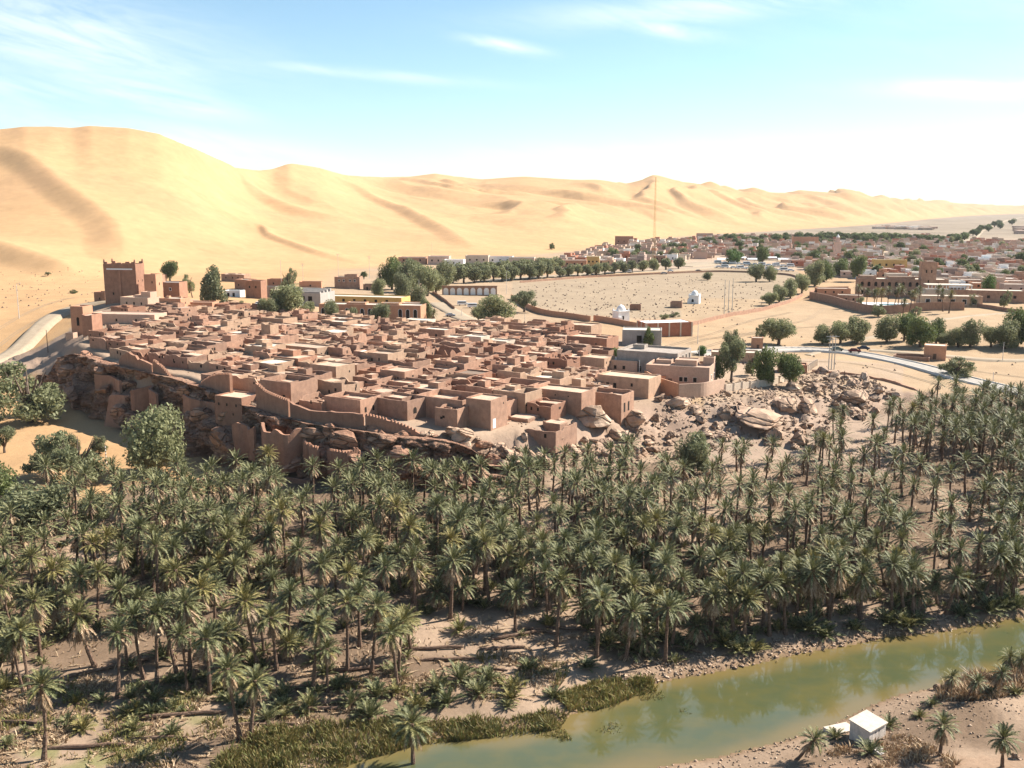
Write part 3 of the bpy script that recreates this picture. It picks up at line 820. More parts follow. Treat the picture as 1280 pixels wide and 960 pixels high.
def scatter_rocks(n, poly_px, smin, smax, label, group, meshes, zoff=.25, seed=1, dens=None):
    r = random.Random(seed); out = 0; tries = 0
    xs0 = [p[0] for p in poly_px]; ys0 = [p[1] for p in poly_px]
    P = np.array(poly_px, float)
    cand = np.array([(r.uniform(min(xs0), max(xs0)), r.uniform(min(ys0), max(ys0))) for _ in range(n * 4)])
    ok = in_poly(cand[:, 0], cand[:, 1], P)
    for (a, b) in cand[ok][:n]:
        x, y, z = G(a, b, 150)
        s = smin + (smax - smin) * r.random() ** 2.2
        o = obj('boulder', r.choice(meshes), loc=(x, y, z + s * zoff), rot=(r.uniform(-.4, .4), r.uniform(-.5, .5), r.uniform(0, 6.28)),
                scale=(s * r.uniform(.8, 1.5), s * r.uniform(.7, 1.1), s * r.uniform(.4, .85)))
        lm = min(RLM, key=lambda q: (q[1] - a) ** 2 + (q[2] - b) ** 2 * 3)
        sz = 'small' if s < smin + (smax - smin) * .15 else 'mid-sized' if s < smin + (smax - smin) * .5 else 'large'
        sd_ = ('left of' if a < lm[1] else 'right of') if abs(a - lm[1]) > abs(b - lm[2]) else ('above' if b < lm[2] else 'below')
        tag(o, f'{sz} {label.split()[0]} rock {sd_} {lm[0]}', 'boulder', group)
scatter_rocks(95, [(1000, 468), (1040, 462), (1115, 480), (1120, 505), (1085, 525), (1030, 512), (985, 490)], .7, 3.0, 'grey-tan rock slab lying in the scree right of the two round trees', 'scree slabs on the right slope', ROCKS_S + ROCKS[:3], seed=3)
scatter_rocks(70, [(880, 490), (985, 480), (1030, 515), (1040, 555), (960, 565), (850, 555), (700, 575), (640, 560), (760, 545), (860, 520)], .8, 2.6, 'brown rock lying between the big boulders above the palms', 'rocks on the slope under the old town', ROCKS[:9], seed=4)
scatter_rocks(26, [(640, 560), (840, 540), (860, 575), (640, 592)], 1.5, 4.0, 'pale weathered rock at the foot of the slope behind the palm tops', 'rocks at the foot of the slope', ROCKS[:9], seed=5)
scatter_rocks(70, [(440, 548), (560, 540), (650, 548), (660, 600), (560, 612), (440, 606)], 1.6, 4.2, 'tan rock on the slope between the straight rampart and the palm tops', 'rocks under the front houses', ROCKS[:9] + ROCKS_C[:3], seed=6)
# gravel and rubble too small to count
def rubble(name, poly, n, s0, s1, mat, seed, zfun=Z):
    r = np.random.default_rng(seed)
    P = np.array(poly); x0, y0 = P.min(0); x1, y1 = P.max(0)
    x = r.uniform(x0, x1, n * 3); y = r.uniform(y0, y1, n * 3)
    k = in_poly(x, y, P); x, y = x[k][:n], y[k][:n]
    base = np.array([(1, 0, 0), (-.4, .9, 0), (-.6, -.8, 0), (0, 0, .9), (.1, .1, -.7)])
    f = np.array([(0, 1, 3), (1, 2, 3), (2, 0, 3), (1, 0, 4), (2, 1, 4), (0, 2, 4)])
    m = len(x); s = s0 + (s1 - s0) * r.random(m) ** 3
    a = r.uniform(0, 6.28, m); ca, sa = np.cos(a), np.sin(a)
    b = base[None] * (s[:, None, None] * r.uniform(.6, 1.3, (m, 1, 3))) * r.uniform(.7, 1.3, (m, 5, 3))
    vx = b[..., 0] * ca[:, None] - b[..., 1] * sa[:, None] + x[:, None]
    vy = b[..., 0] * sa[:, None] + b[..., 1] * ca[:, None] + y[:, None]
    vz = b[..., 2] * .8 + (zfun(x, y) + .05)[:, None]
    v = np.stack([vx, vy, vz], -1).reshape(-1, 3)
    ff = (f[None] + (np.arange(m) * 5)[:, None, None]).reshape(-1, 3)
    return tag(obj(name, np_mesh(name, v, ff, mat)), kind='stuff')
o = rubble('rubble', [at(*p) for p in [(860, 482, 13), (1010, 466, 12.5), (1100, 482, 11), (1090, 515, 8), (1020, 550, 6), (900, 565, 5.5), (640, 612, 5), (450, 612, 5), (450, 545, 16), (540, 545, 15.5), (640, 555, 13), (800, 525, 12)]], 5600, .15, 1.1, M['rubble'], 5)
o2 = rubble('fallen_masonry', [at(*p) for p in [(104, 424, 24.5), (252, 478, 21.5), (345, 515, 19), (530, 527, 16.8), (640, 543, 15.4), (800, 500, 14.3), (752, 432, 15.5), (560, 412, 17), (420, 410, 19), (290, 393, 23), (110, 406, 26)]], 6500, .12, .6, M['mud_pale'], 15)
tag(o2, 'fallen mud bricks lying in the lanes and courts of the old town', 'rubble')
tag(o, 'loose tan rubble covering the rocky slope under the old town', 'rubble')
bx = RIV[:len(RIV_FAR)]
nrm = np.gradient(bx, axis=0); nrm /= np.hypot(nrm[:, 0], nrm[:, 1])[:, None]
L1 = bx + np.stack([-nrm[:, 1], nrm[:, 0]], -1) * 5.0
sel = slice(9, 18)
o = rubble('bank_stones', np.vstack([bx[sel] , L1[sel][::-1]]), 2600, .1, .5, M['rubble'], 6)
tag(o, 'small stones strewn along the far bank of the river', 'stones')
nbp = RIV[len(RIV_FAR):]
o = rubble('near_bank_stones', [at(*p) for p in [(700, 985, 0), (900, 945, 0), (1000, 915, 0), (1090, 880, 0), (1180, 860, 0), (1280, 850, 1), (1280, 900, 2), (1150, 960, 2), (900, 1000, 1)]], 2200, .05, .32, M['rubble'], 7)
tag(o, 'scattered small stones on the near bank around the hut', 'stones')

# ------------------------------------------------------------------ the cliff
CL = [(40, 484, 10.5), (66, 492, 9.8), (100, 514, 8.3), (128, 524, 7.8), (150, 536, 7.2), (180, 543, 6.8), (210, 552, 6.3), (240, 567, 5.9), (275, 582, 5.4), (300, 591, 5.2), (330, 600, 5.0), (365, 608, 4.9),
      (400, 614, 4.9), (440, 615, 4.9), (475, 616, 4.9), (520, 617, 4.9), (560, 617, 4.9), (600, 616, 5), (640, 612, 5)]
CQ = resample([at(*p) for p in CL], .6)
n = len(CQ); T_ = np.gradient(CQ, axis=0); T_ /= np.hypot(T_[:, 0], T_[:, 1])[:, None]
Nn = np.stack([T_[:, 1], -T_[:, 0]], -1)          # outward, to the viewer's side
Sg = np.concatenate([[0], np.cumsum(np.hypot(*np.diff(CQ, axis=0).T))])
CLEN = Sg[-1]
spx = np.array([proj(a, b, 8)[0] for a, b in CQ])
NV = 56
tv = np.linspace(0, 1, NV)
sg, tg = np.meshgrid(Sg, tv, indexing='ij')
zlow = Z(CQ[:, 0] + Nn[:, 0] * 1.5, CQ[:, 1] + Nn[:, 1] * 1.5)[:, None] - .8
foff = np.interp(spx, [40, 66, 150, 440, 520, 600, 640], [2, 4, 5.2, 5.6, 4.8, 3.6, 2.4])
ztop = Z(CQ[:, 0] - Nn[:, 0] * (foff + 7), CQ[:, 1] - Nn[:, 1] * (foff + 7))
ztop = np.convolve(np.pad(ztop, 6, 'edge'), np.ones(13) / 13, 'valid')[:, None] + .15
topdrop = np.interp(spx, [60, 120, 150, 640], [1.5, 1.5, 0, 0])
zz = zlow + (ztop - zlow) * np.minimum(tg / .86, 1)
# setback profile: bulging foot, alcoves, ledge half way, then the rampart rock
prof = foff[:, None] * sst(.0, .84, tg) ** 1.35
ledge = np.interp(spx, [60, 130, 300, 330, 450, 520], [0, 1, 1.0, .8, .2, 0])[:, None] * 2.6 * (sst(.46, .56, tg) - sst(.56, .95, tg))
prof = prof + ledge
wob = fbm(sg / 16, tg * 1.4, 301, 4) * 2.6 + fbm(sg / 4.5, tg * 5, 305, 3) * 1.3
f1, f2, rr2 = voro(sg / 5.4 + tg * .9 + fbm(sg / 6, tg * 3, 317, 2) * .5, tg * 3.6 + fbm(sg / 9, tg, 311, 2), 303)
blk = (rr2 - .5) * 3.2 - sst(.10, .0, f2 - f1) * 1.8 - f1 ** 2 * .3
lay_i = np.floor(tg * 11 + fbm(sg / 22, tg * 1.2, 331, 3) * 1.6); lay_f = tg * 11 + fbm(sg / 22, tg * 1.2, 331, 3) * 1.6 - lay_i
blk = blk + (_h(lay_i, np.floor(sg / 5.5 + lay_i * .37), 341) - .5) * 1.2 - sst(.2, .0, lay_f) * .5
g1, g2, rr3 = voro(sg / 1.7, tg * 11, 343); blk = blk + (rr3 - .5) * .45 - sst(.1, 0, g2 - g1) * .25
strat = (np.sin(tg * 44 + fbm(sg / 12, tg * 3, 307, 3) * 5) * .35) * sst(.5, .1, tg)
fade = sst(0, .06, tg) * sst(.92, .8, tg)
off = -prof + (wob + blk + strat) * np.maximum(fade, .15)
# hollows and caves
def cave(pc, tc, ws, wt, dep):
    sc = float(np.interp(pc, spx, Sg)) if spx[0] < spx[-1] else 0
    k = ((sg - sc) / ws) ** 2 + ((tg - tc) / wt) ** 2
    return dep * sst(1.25, .55, k)
for c in [(98, .5, 5, .16, 3.8), (168, .40, 6.5, .13, 4.6), (206, .36, 6.5, .22, 5.5), (300, .28, 4.5, .2, 5.0), (262, .12, 5, .10, 3.2), (345, .16, 4.6, .12, 3.), (398, .2, 6, .15, 3.2), (448, .3, 4, .2, 3), (133, .22, 6, .12, 3)]:
    off = off - cave(*c)
X = CQ[:, 0][:, None] + Nn[:, 0][:, None] * off; Y = CQ[:, 1][:, None] + Nn[:, 1][:, None] * off
Zc = zz + fbm(sg / 3, tg * 6, 321, 3) * .5 * fade
back = sst(.86, 1, tg) * 6.2 + fbm(sg / 2.5, tg * 3, 351, 2) * sst(.86, .95, tg) * .8
X -= Nn[:, 0][:, None] * back; Y -= Nn[:, 1][:, None] * back; Zc = Zc - sst(.88, 1, tg) * .9
V = np.stack([X, Y, Zc], -1).reshape(-1, 3)
i = np.arange(n * NV).reshape(n, NV)
q = np.stack([i[:-1, :-1], i[:-1, 1:], i[1:, 1:], i[1:, :-1]], -1).reshape(-1, 4)[:, ::-1]
cliff = obj('cliff', np_mesh('cliff', V, q, M['cliff'], False))
tag(cliff, kind='structure')
def on_cliff(px, t, out=0.):
    """a point of the cliff face at picture column px and height fraction t"""
    s = int(np.argmin(np.abs(spx - px))); k = int(round(t * (NV - 1)))
    return Vector((X[s, k] + Nn[s, 0] * out, Y[s, k] + Nn[s, 1] * out, Zc[s, k])), Nn[s], T_[s]
CB = [(75, .55, 5, 'jutting brown rock at the far left end of the cliff'), (84, .8, 4, 'rock below the small corner tower at the head of the street'), (95, .3, 4.5, 'dark rock near the foot of the cliff beside the big tamarisk'),
      (113, .75, 4, 'pale leaning rock in the cliff left of the rampart wall'), (120, .45, 5, 'round rock above the sunlit hollow on the left'), (138, .62, 4.2, 'block of rock under the leftmost rampart stretch'), (152, .3, 4, 'rock ledge left of the tapered mud bastion'),
      (186, .16, 4.5, 'large fallen rock right of the tapered mud bastion'), (208, .72, 3.6, 'grey slab leaning on the rampart foot'), (222, .7, 3.6, 'second grey slab leaning on the rampart foot, nearer the corner tower'),
      (196, .7, 3.2, 'grey rock above the deepest cave'), (236, .5, 5.5, 'bulging red rock right of the deepest cave'), (262, .62, 4, 'rock directly under the corner tower of the rampart'), (278, .4, 6, 'red overhanging rock below the corner tower'),
      (300, .62, 3.5, 'dark split rock between corner tower and lower bastion'), (325, .25, 6, 'large rounded red rock at the foot of the lower bastion'), (352, .3, 5, 'red rock under the curved parapet wall'), (372, .7, 4.6, 'smooth wall-like rock face left of centre above the crenellated wall'),
      (395, .22, 5.5, 'big fallen red rock behind the palm tops'), (398, .74, 4.4, 'smooth rounded rock under the long rampart'), (420, .7, 4.5, 'rounded rock beside the crack under the long rampart'), (438, .5, 4.5, 'red rock near the end of the crenellated wall'),
      (452, .78, 4.2, 'pale rounded rock under the long rampart, left of the palms'), (472, .7, 4, 'pale rock behind the highest palm crowns'), (495, .6, 4, 'light rock where the long rampart ends'), (520, .4, 4, 'sand-coloured rock behind the palms below the large courtyard house')]
for k, (px, t, s, lab) in enumerate(CB):
    p, nn_, tt = on_cliff(px, t, .05 * s)
    o = obj('boulder', ROCKS_C[k % 6], loc=p, rot=(random.uniform(-.3, .3), random.uniform(-.3, .3), math.atan2(tt[1], tt[0]) + random.uniform(-.3, .3)),
            scale=(s * random.uniform(.75, 1.05), s * .62, s * random.uniform(.45, .62)))
    tag(o, lab, 'boulder')
# ------------------------------------------------------------------ building kit
def ring(mb, w, d, h, th=.45, ruin=0., seed=0, cx=0, cy=0, z0=-2.5, step=1.1, slope=0., gap=None):
    """four walls round a rectangle as one closed band, with an uneven top"""
    r = random.Random(seed)
    cs = [(-w / 2, -d / 2), (w / 2, -d / 2), (w / 2, d / 2), (-w / 2, d / 2)]
    out, inn = [], []
    for k in range(4):
        a, b = cs[k], cs[(k + 1) % 4]
        L = math.hypot(b[0] - a[0], b[1] - a[1]); n = max(2, int(L / step)) if ruin > .02 else 1
        for i in range(n):
            t = i / n
            x, y = a[0] + (b[0] - a[0]) * t, a[1] + (b[1] - a[1]) * t
            out.append((x, y))
            inn.append((max(-w / 2 + th, min(w / 2 - th, x)), max(-d / 2 + th, min(d / 2 - th, y))))
    N = len(out); hs = []
    lev = 0.
    for i in range(N):
        if r.random() < .22: lev = -r.random() ** 2 * ruin * h
        hs.append(h + lev * .8 + r.uniform(-1, 1) * .12 * min(1, ruin * 3) + slope * out[i][0])
    vs = []
    for (x, y), (u, v), t in zip(out, inn, hs):
        vs += [(cx + x, cy + y, z0), (cx + x, cy + y, t), (cx + u, cy + v, t), (cx + u, cy + v, z0)]
    fs = []
    for i in range(N):
        j = (i + 1) % N
        for a, b in ((0, 1), (1, 2), (2, 3)):
            fs.append((i * 4 + a, j * 4 + a, j * 4 + b, i * 4 + b))
    mb.add(vs, fs)
def slab(mb, x0, x1, y0, y1, z, th=.3, seed=0, rough=.0):
    r = random.Random(seed)
    n = max(1, int((x1 - x0) / 1.6)) if rough else 1; m = max(1, int((y1 - y0) / 1.6)) if rough else 1
    vs = []
    for i in range(n + 1):
        for j in range(m + 1):
            vs.append((x0 + (x1 - x0) * i / n, y0 + (y1 - y0) * j / m, z + r.uniform(-1, 1) * rough))
    fs = [(i * (m + 1) + j, (i + 1) * (m + 1) + j, (i + 1) * (m + 1) + j + 1, i * (m + 1) + j + 1) for i in range(n) for j in range(m)]
    mb.add(vs, fs)
    mb.add([(x0, y0, z - .05), (x1, y0, z - .05), (x1, y1, z - .05), (x0, y1, z - .05), (x0, y0, z - th), (x1, y0, z - th), (x1, y1, z - th), (x0, y1, z - th)],
           [(4, 7, 6, 5), (0, 4, 5, 1), (1, 5, 6, 2), (2, 6, 7, 3), (3, 7, 4, 0)])
_wm = {}
def opening(w, h, arch=False, frame=None, pane='dark'):
    """a pane set behind a proud frame; faces -y, origin at its foot"""
    key = (round(w, 2), round(h, 2), arch, frame, pane)
    if key in _wm: return _wm[key]
    mb = MB(); fr = MB()
    f = min(.12, w * .14)
    if arch:
        n = 7; pts = [(-w / 2, 0), (w / 2, 0)] + [(w / 2 * math.cos(PI * i / n), h - w / 2 + w / 2 * math.sin(PI * i / n)) for i in range(n + 1)]
        mb.add([(x, -.02, z) for x, z in pts], [tuple(range(len(pts)))])
        out = pts[1:]; o2 = [(x * (1 + 2 * f / w), (z if i == 0 else z + (f if z > h - w / 2 else 0))) for i, (x, z) in enumerate(out)] if False else None
        q = [(-w / 2 - f, 0)] ; 
        ins = [(w / 2, 0)] + [(w / 2 * math.cos(PI * i / n), h - w / 2 + w / 2 * math.sin(PI * i / n)) for i in range(n + 1)] + [(-w / 2, 0)]
        R2 = w / 2 + f
        ous = [(R2, 0)] + [(R2 * math.cos(PI * i / n), h - w / 2 + R2 * math.sin(PI * i / n)) for i in range(n + 1)] + [(-R2, 0)]
        k = len(ins)
        vs = [(x, -.09, z) for x, z in ins] + [(x, -.09, z) for x, z in ous] + [(x, .02, z) for x, z in ins] + [(x, .02, z) for x, z in ous]
        fs = []
        for i in range(k - 1):
            fs += [(i, i + 1, k + i + 1, k + i), (2 * k + i, i, i + 1, 2 * k + i + 1)[::-1], (k + i, k + i + 1, 3 * k + i + 1, 3 * k + i)]
        fr.add(vs, fs)
    else:
        mb.add([(-w / 2, -.02, 0), (w / 2, -.02, 0), (w / 2, -.02, h), (-w / 2, -.02, h)], [(0, 1, 2, 3)])
        fr.box(-w / 2 - f, w / 2 + f, -.1, .02, h, h + f); fr.box(-w / 2 - f, -w / 2, -.1, .02, -f, h); fr.box(w / 2, w / 2 + f, -.1, .02, -f, h)
        fr.box(-w / 2, w / 2, -.1, .02, -f, 0)
    _wm[key] = (mb.mesh('window', M[pane]), fr.mesh('frame', M[frame]) if frame else None)
    return _wm[key]
def put_opening(root, side, u, z, w, h, W_, D_, arch=False, frame=None, pane='dark', name='window', ox=0, oy=0):
    """side f/b/l/r; u from the middle of that side"""
    me, fr = opening(w, h, arch, frame, pane)
    e = .012
    loc, rz = {'f': ((ox + u, oy - D_ / 2 - e, z), 0), 'b': ((ox - u, oy + D_ / 2 + e, z), PI), 'r': ((ox + W_ / 2 + e, oy + u, z), PI / 2), 'l': ((ox - W_ / 2 - e, oy - u, z), -PI / 2)}[side]
    o = obj(name, me, root, loc, (0, 0, rz))
    if fr: obj('frame', fr, o)
    return o
KSAR_ROT = R(-32)
def zmin(x, y, w, d, rz):
    ca, sa = math.cos(rz), math.sin(rz)
    q = [(x + a * w / 2 * ca - b * d / 2 * sa, y + a * w / 2 * sa + b * d / 2 * ca) for a in (-1, 0, 1) for b in (-1, 0, 1)]
    zz_ = Z(np.array([p[0] for p in q]), np.array([p[1] for p in q]))
    return float(zz_.min()), float(zz_.max())
OCC = []   # footprints already taken: x, y, radius
def house(label, cat, px=None, py=None, w=8, d=8, h=4, rot=0, mat='mud', roof='mud_roof', th=.35, par=.45, ruin=0, blocks=(), wins=(), group=None, name='house', pos=None,
          seed=1, open_court=False, front=True, zadd=0, rr=.0, parts_in=0):
    """w,d,h in metres; the pixel marks the middle of the foot of the front wall"""
    if pos is None:
        x, y, z = G(px, py)
        if front: x += -math.sin(rot) * d / 2; y += math.cos(rot) * d / 2
    else: x, y = pos
    z0_, z1_ = zmin(x, y, w, d, rot)
    z = z0_ * .4 + z1_ * .6 + zadd
    t = thing(name, label, cat, (x, y, z), rot, group)
    OCC.append((x, y, (w + d) / 4 * 1.05))
    mb = MB(); rf = MB()
    ring(mb, w, d, h, th, ruin, seed)
    if not open_court: slab(rf, -w / 2 + th * .98, w / 2 - th * .98, -d / 2 + th * .98, d / 2 - th * .98, h - par, .3, seed, rr)
    for b in blocks:                     # x, y, w, d, h, z0 : upper rooms, wings
        bx_, by_, bw, bd, bh, bz = b[:6]
        ring(mb, bw, bd, bz + bh, .28, ruin * .5, seed + 5, bx_, by_, bz - .4 if bz > 0 else -2.5)
        slab(rf, bx_ - bw / 2 + .27, bx_ + bw / 2 - .27, by_ - bd / 2 + .27, by_ + bd / 2 - .27, bz + bh - .3, .25, seed, rr)
    if parts_in:
        rq = random.Random(seed * 7 + 3)
        for _ in range(parts_in):
            L = rq.uniform(.35, .8); hz_ = h * rq.uniform(.45, .95); n_ = 4; ax = rq.random() < .5; c0 = rq.uniform(-.3, .3)
            for q in range(n_):
                a0, a1 = -.5 + L * q / n_, -.5 + L * (q + 1) / n_; hq = hz_ * rq.uniform(.75, 1)
                if ax: mb.box(a0 * w + .3, a1 * w + .3, c0 * d - .17, c0 * d + .17, -1.5, hq)
                else: mb.box(c0 * w - .17, c0 * w + .17, a0 * d + .3, a1 * d + .3, -1.5, hq)
    mb.build('wall', M[mat], t)
    if rf.v: rf.build('roof', M[roof], t)
    for o in wins:
        o = dict(o); put_opening(t, o.pop('s'), o.pop('u'), o.pop('z'), o.pop('w'), o.pop('h'), w, d, **o)
    return t
def wn_(s, us, z, w, h, **k): return [dict(s=s, u=u, z=z, w=w, h=h, **k) for u in us]
def scl(px, py, z): x, y = at(px, py, z); return FPX / math.hypot(math.hypot(x, y), CAM_Z - z)

# ------------------------------------------------------------------ named houses at the edge of the old town
t = house('tall square red mud keep with horned corners and a white band', 'tower', 152, 378, 15.5, 7.5, 17.0, R(-9), 'mud_red', par=1.6, name='tower_keep',
          wins=wn_('f', [-3.6], 3.2, .7, 1.1) + wn_('r', [1.5, -2], 9, .5, .9))
mb = MB()
for sx in (-1, 1):
    mb.box(-.9 + sx * 6.6, .9 + sx * 6.6, -3.75, -2.9, 17, 17.9, tap=.15); mb.box(-.4 + sx * 7.3, .4 + sx * 7.3, -3.75, -2.95, 17.4, 19.0, tap=.2)
    mb.box(-.9 + sx * 6.6, .9 + sx * 6.6, 2.9, 3.75, 17, 17.9, tap=.15); mb.box(-.4 + sx * 7.3, .4 + sx * 7.3, 2.95, 3.75, 17.4, 19.0, tap=.2)
mb.box(-1.1, 1.1, -3.75, -3.15, 17, 17.6, tap=.2); mb.box(-1.1, 1.1, 3.15, 3.75, 17, 17.6, tap=.2)
mb.build('merlon', M['mud_red'], t)
MB().box(-6.2, 6.2, -3.87, -3.75, 14.4, 15.0).build('band', M['stripe_white'], t)
MB().box(-.5, .5, -4.05, -3.75, -1, 14).build('pilaster', M['mud_red'], t)
house('low dark red annex against the left foot of the tall keep', 'house', 125, 379, 5.5, 6, 5, R(-9), 'mud_red', 'pink', seed=4, wins=wn_('f', [0], 1.5, .6, 1))
house('narrow orange plastered tower right of the tall keep', 'tower', 189, 377, 5.6, 6, 12, R(-9), 'orange', 'white', name='house_tower', wins=wn_('r', [0], 7, .7, 1.2) + wn_('f', [1], 8, .5, .9))
house('red house with a white roof edge between the orange tower and the round tree', 'house', 211, 372, 11, 8, 7.4, R(-9), 'mud_red', 'white', wins=wn_('f', [-3, 1], 3.6, .9, 1.2, frame='white'))
house('brown house behind the round tree with a dish on its roof', 'house', 196, 353, 8, 6, 5, R(-9), 'mud', 'rooftop_white', wins=wn_('f', [0], 2, .8, 1.1))
house('small pink cube house with three dark windows below the orange tower', 'house', 213, 389, 9.8, 7, 5.4, R(-14), 'orange', 'rooftop_white', par=.3, wins=wn_('f', [-.6, .7], 1.7, .8, 1.3, frame='white') + wn_('r', [0], 3, .6, .8), blocks=[(-3.4, 1, 1.4, 1.4, 1, 5), (1.6, 2, 1.0, 1.0, .9, 5)])
house('pale pink terraced house with stepped roof in front of the keep', 'house', 168, 386, 15, 8, 4.6, R(-22), 'pink', 'pink', par=.5, blocks=[(3.4, 1.5, 5, 4, 2.8, 4), (-1, 1.5, 3.4, 4, 1.4, 4)], wins=wn_('f', [-4, 0, 4], 1.5, .8, 1.1))
house('low pink house with long flat roof beside the drooping tree', 'house', 249, 388, 11.5, 7, 3.4, R(-6), 'orange', 'pink', wins=wn_('f', [-3, 2], 1.2, .8, 1.1))
house('long pink terrace block above the collapsed houses at the back left', 'house', 152, 404, 27, 9, 4.0, R(-10), 'pink', 'pink', par=.25, ruin=.03, seed=21, wins=wn_('f', [-9, -2, 6], 1.2, .7, 1))
house('plastered corner tower with a tall dark niche at the head of the street', 'tower', 98, 420, 5.2, 6, 9.2, R(-12), 'orange', 'pink', name='corner_tower', wins=wn_('f', [0.3], 2.0, 1.1, 3.2, arch=True))
house('narrow leaning pink room beside the corner tower with the niche', 'house', 110, 419, 4, 6, 7.2, R(-12), 'mud_red', 'pink', ruin=.1, seed=9)
house('small white-trimmed kiosk on the ledge left of the corner tower', 'kiosk', 87, 425, 3.2, 2.6, 2.2, R(-12), 'pink', 'rooftop_white')
house('red mud house with broken roofline at the foot of the dunes', 'house', 291, 352, 17, 9, 5.2, R(-14), 'mud', 'mud_roof', ruin=.15, seed=31, wins=wn_('f', [-5, 0, 4], 2.2, .8, 1.1))
house('red mud house stepping down behind the drooping tree', 'house', 302, 362, 10, 8, 6, R(-24), 'mud_red', 'rooftop_white', seed=33, wins=wn_('f', [-2], 2.2, .8, 1.1))
house('tall red mud house at the right end of the houses under the dunes', 'house', 317, 373, 8.6, 7, 9.2, R(-12), 'mud_red', 'pink', seed=34, wins=wn_('f', [-2, 1.5], 5.4, .8, 1.1))
house('white concrete yard building with flat slab roof beside the red mud houses', 'house', 290, 371, 9, 6, 3.4, R(-10), 'white', 'rooftop_white', wins=wn_('f', [-2, 1], .3, 1.3, 2))
house('half built grey room with open front near the parked car', 'house', 336, 372, 7.5, 6, 6, R(-8), 'block', 'rooftop_white', wins=wn_('f', [-1.8, 1.8], .5, 2.2, 3.6))
# school and halls in front of the dunes
house('long red painted wall house at the foot of the dunes left of the pole pair', 'house', 350, 359, 16, 6, 5.2, R(-4), 'mud_red', 'pink', wins=wn_('f', [-4, 3], 2, .9, 1.1))
house('low orange garden building continuing the long red wall house', 'house', 388, 360, 14, 6, 4, R(-4), 'orange', 'rooftop_white', wins=wn_('f', [0], 1, .9, 1.1))
house('two-storey brown house with pale porch near the two tall poles', 'house', 434, 361, 16, 9, 7.4, R(-4), 'mud', 'rooftop_white', wins=wn_('f', [-5, -2, 2, 5], 4.4, 1, 1.3, frame='white'), blocks=[(2, 0, 8, 5, 1.8, 7)])
house('low brown house with two dark doors left of the tall dark tree', 'house', 465, 363, 11, 6, 3.8, R(-4), 'mud', 'pink', wins=wn_('f', [-3, 3], .3, 1, 1.9))
t = house('grey concrete hall with stepped roof ribs behind the wide shady tree', 'hall', 372, 381, 25, 16, 6.0, R(-16), 'concrete', 'rooftop_white', name='hall', wins=wn_('f', [-9, -5, -1, 3, 7], 2, 2.2, 2.4))
for k in range(4): MB().box(-12.2, 12.2, -7.6 + k * 3.7, -6.3 + k * 3.7, 5.9, 6.7 + .25 * k).build('roof_rib', M['concrete'], t)
house('long ochre yellow hall with pale flat roof in the middle of the school compound', 'hall', 452, 384, 44, 12, 5.2, R(-16), 'ochre', 'rooftop_white', name='hall', wins=wn_('f', [-16, -10, -4, 2, 8, 14], 2.4, 1.4, 1.5))
t = house('brown school wing with a row of white framed arched windows', 'school', 462, 401, 48, 11, 6.6, R(-10), 'orange', 'rooftop_white', name='school',
          wins=wn_('f', [-22, -18.6, -10.6, -7, -3.4, .2, 4.6, 14.5, 18, 21.5], .5, 1.7, 4.3, arch=True, frame='white'), blocks=[(-8, 2, 9, 5, .9, 6.2), (8, 2, 9, 5, .9, 6.2)])
house('brown corner block with raised cream cornice at the right end of the school', 'school', 511, 402, 13, 11, 8.2, R(-16), 'orange', 'rooftop_white', name='school', wins=wn_('f', [-3, 2.5], 1.5, 1.4, 3.6, arch=True, frame='cream') + wn_('r', [-2, 2], 4.5, 1, 1.2))
house('small cream flat-roofed cube with two square windows beside the palm', 'house', 520, 414, 11.5, 7.5, 4.8, R(-20), 'cream', 'rooftop_white', par=.2, wins=wn_('f', [-3.4, 3.2], 1.8, 1.3, 1.4, frame='white') + wn_('r', [0], 1.8, 1, 1.3))
# arcade wall
x, y, z = G(587, 369)
t = thing('arcade_wall', 'brown arcade wall with eight white arches beyond the square', 'wall', (x, y, z), R(0))
mb = MB(); mb.box(-16.8, 16.8, 0, .5, -1, 5.4); mb.box(-17.1, 17.1, -.15, .65, 5.35, 5.8)
for k in range(9): mb.box(-16.8 + k * 4.14, -16.3 + k * 4.14, -.35, 0, -.5, 5.3)
mb.build('wall', M['mud'], t)
for k in range(8):
    me, fr = opening(3.0, 4.3, True, 'pink', 'white'); o = obj('arch', me, t, (-14.5 + k * 4.14, -.02, .2)); obj('frame', fr, o)
# field and town edge houses
def shrine(label, px, py, s, rot):
    x, y, z = G(px, py); t = thing('domed_shrine', label, 'shrine', (x, y, z), rot); t.scale = (s, s, s)
    mb = MB(); mb.box(-3.2, 3.2, -3, 3, -1, 5, tap=.12); mb.box(-3.3, 3.3, -3.1, 3.1, 4.7, 5.1)
    for sx in (-1, 1):
        for sy in (-1, 1): mb.box(sx * 2.8 - .4, sx * 2.8 + .4, sy * 2.6 - .4, sy * 2.6 + .4, 5, 6.3, tap=.3)
    mb.build('wall', M['white'], t)
    db = MB(); n = 14; vs = []; fs = []
    for i in range(6):
        a = i / 6 * PI / 2; vs += [(2.3 * math.cos(a) * math.cos(2 * PI * k / n), 2.3 * math.cos(a) * math.sin(2 * PI * k / n), 5 + 2.9 * math.sin(a)) for k in range(n)]
    vs.append((0, 0, 8.2))
    for i in range(5): fs += [(i * n + k, i * n + (k + 1) % n, (i + 1) * n + (k + 1) % n, (i + 1) * n + k) for k in range(n)]
    fs += [(5 * n + k, 5 * n + (k + 1) % n, 6 * n) for k in range(n)]
    db.add(vs, fs); db.build('dome', M['white'], t, True)
    put_opening(t, 'f', -.6, 0, 1.3, 2.8, 6.2, 5.86, arch=True, name='door')
    mb = MB(); mb.box(-3.6, -1.8, -4.6, -3.02, -1, 2.4); mb.build('porch', M['white'], t)
    OCC.append((x, y, 5))
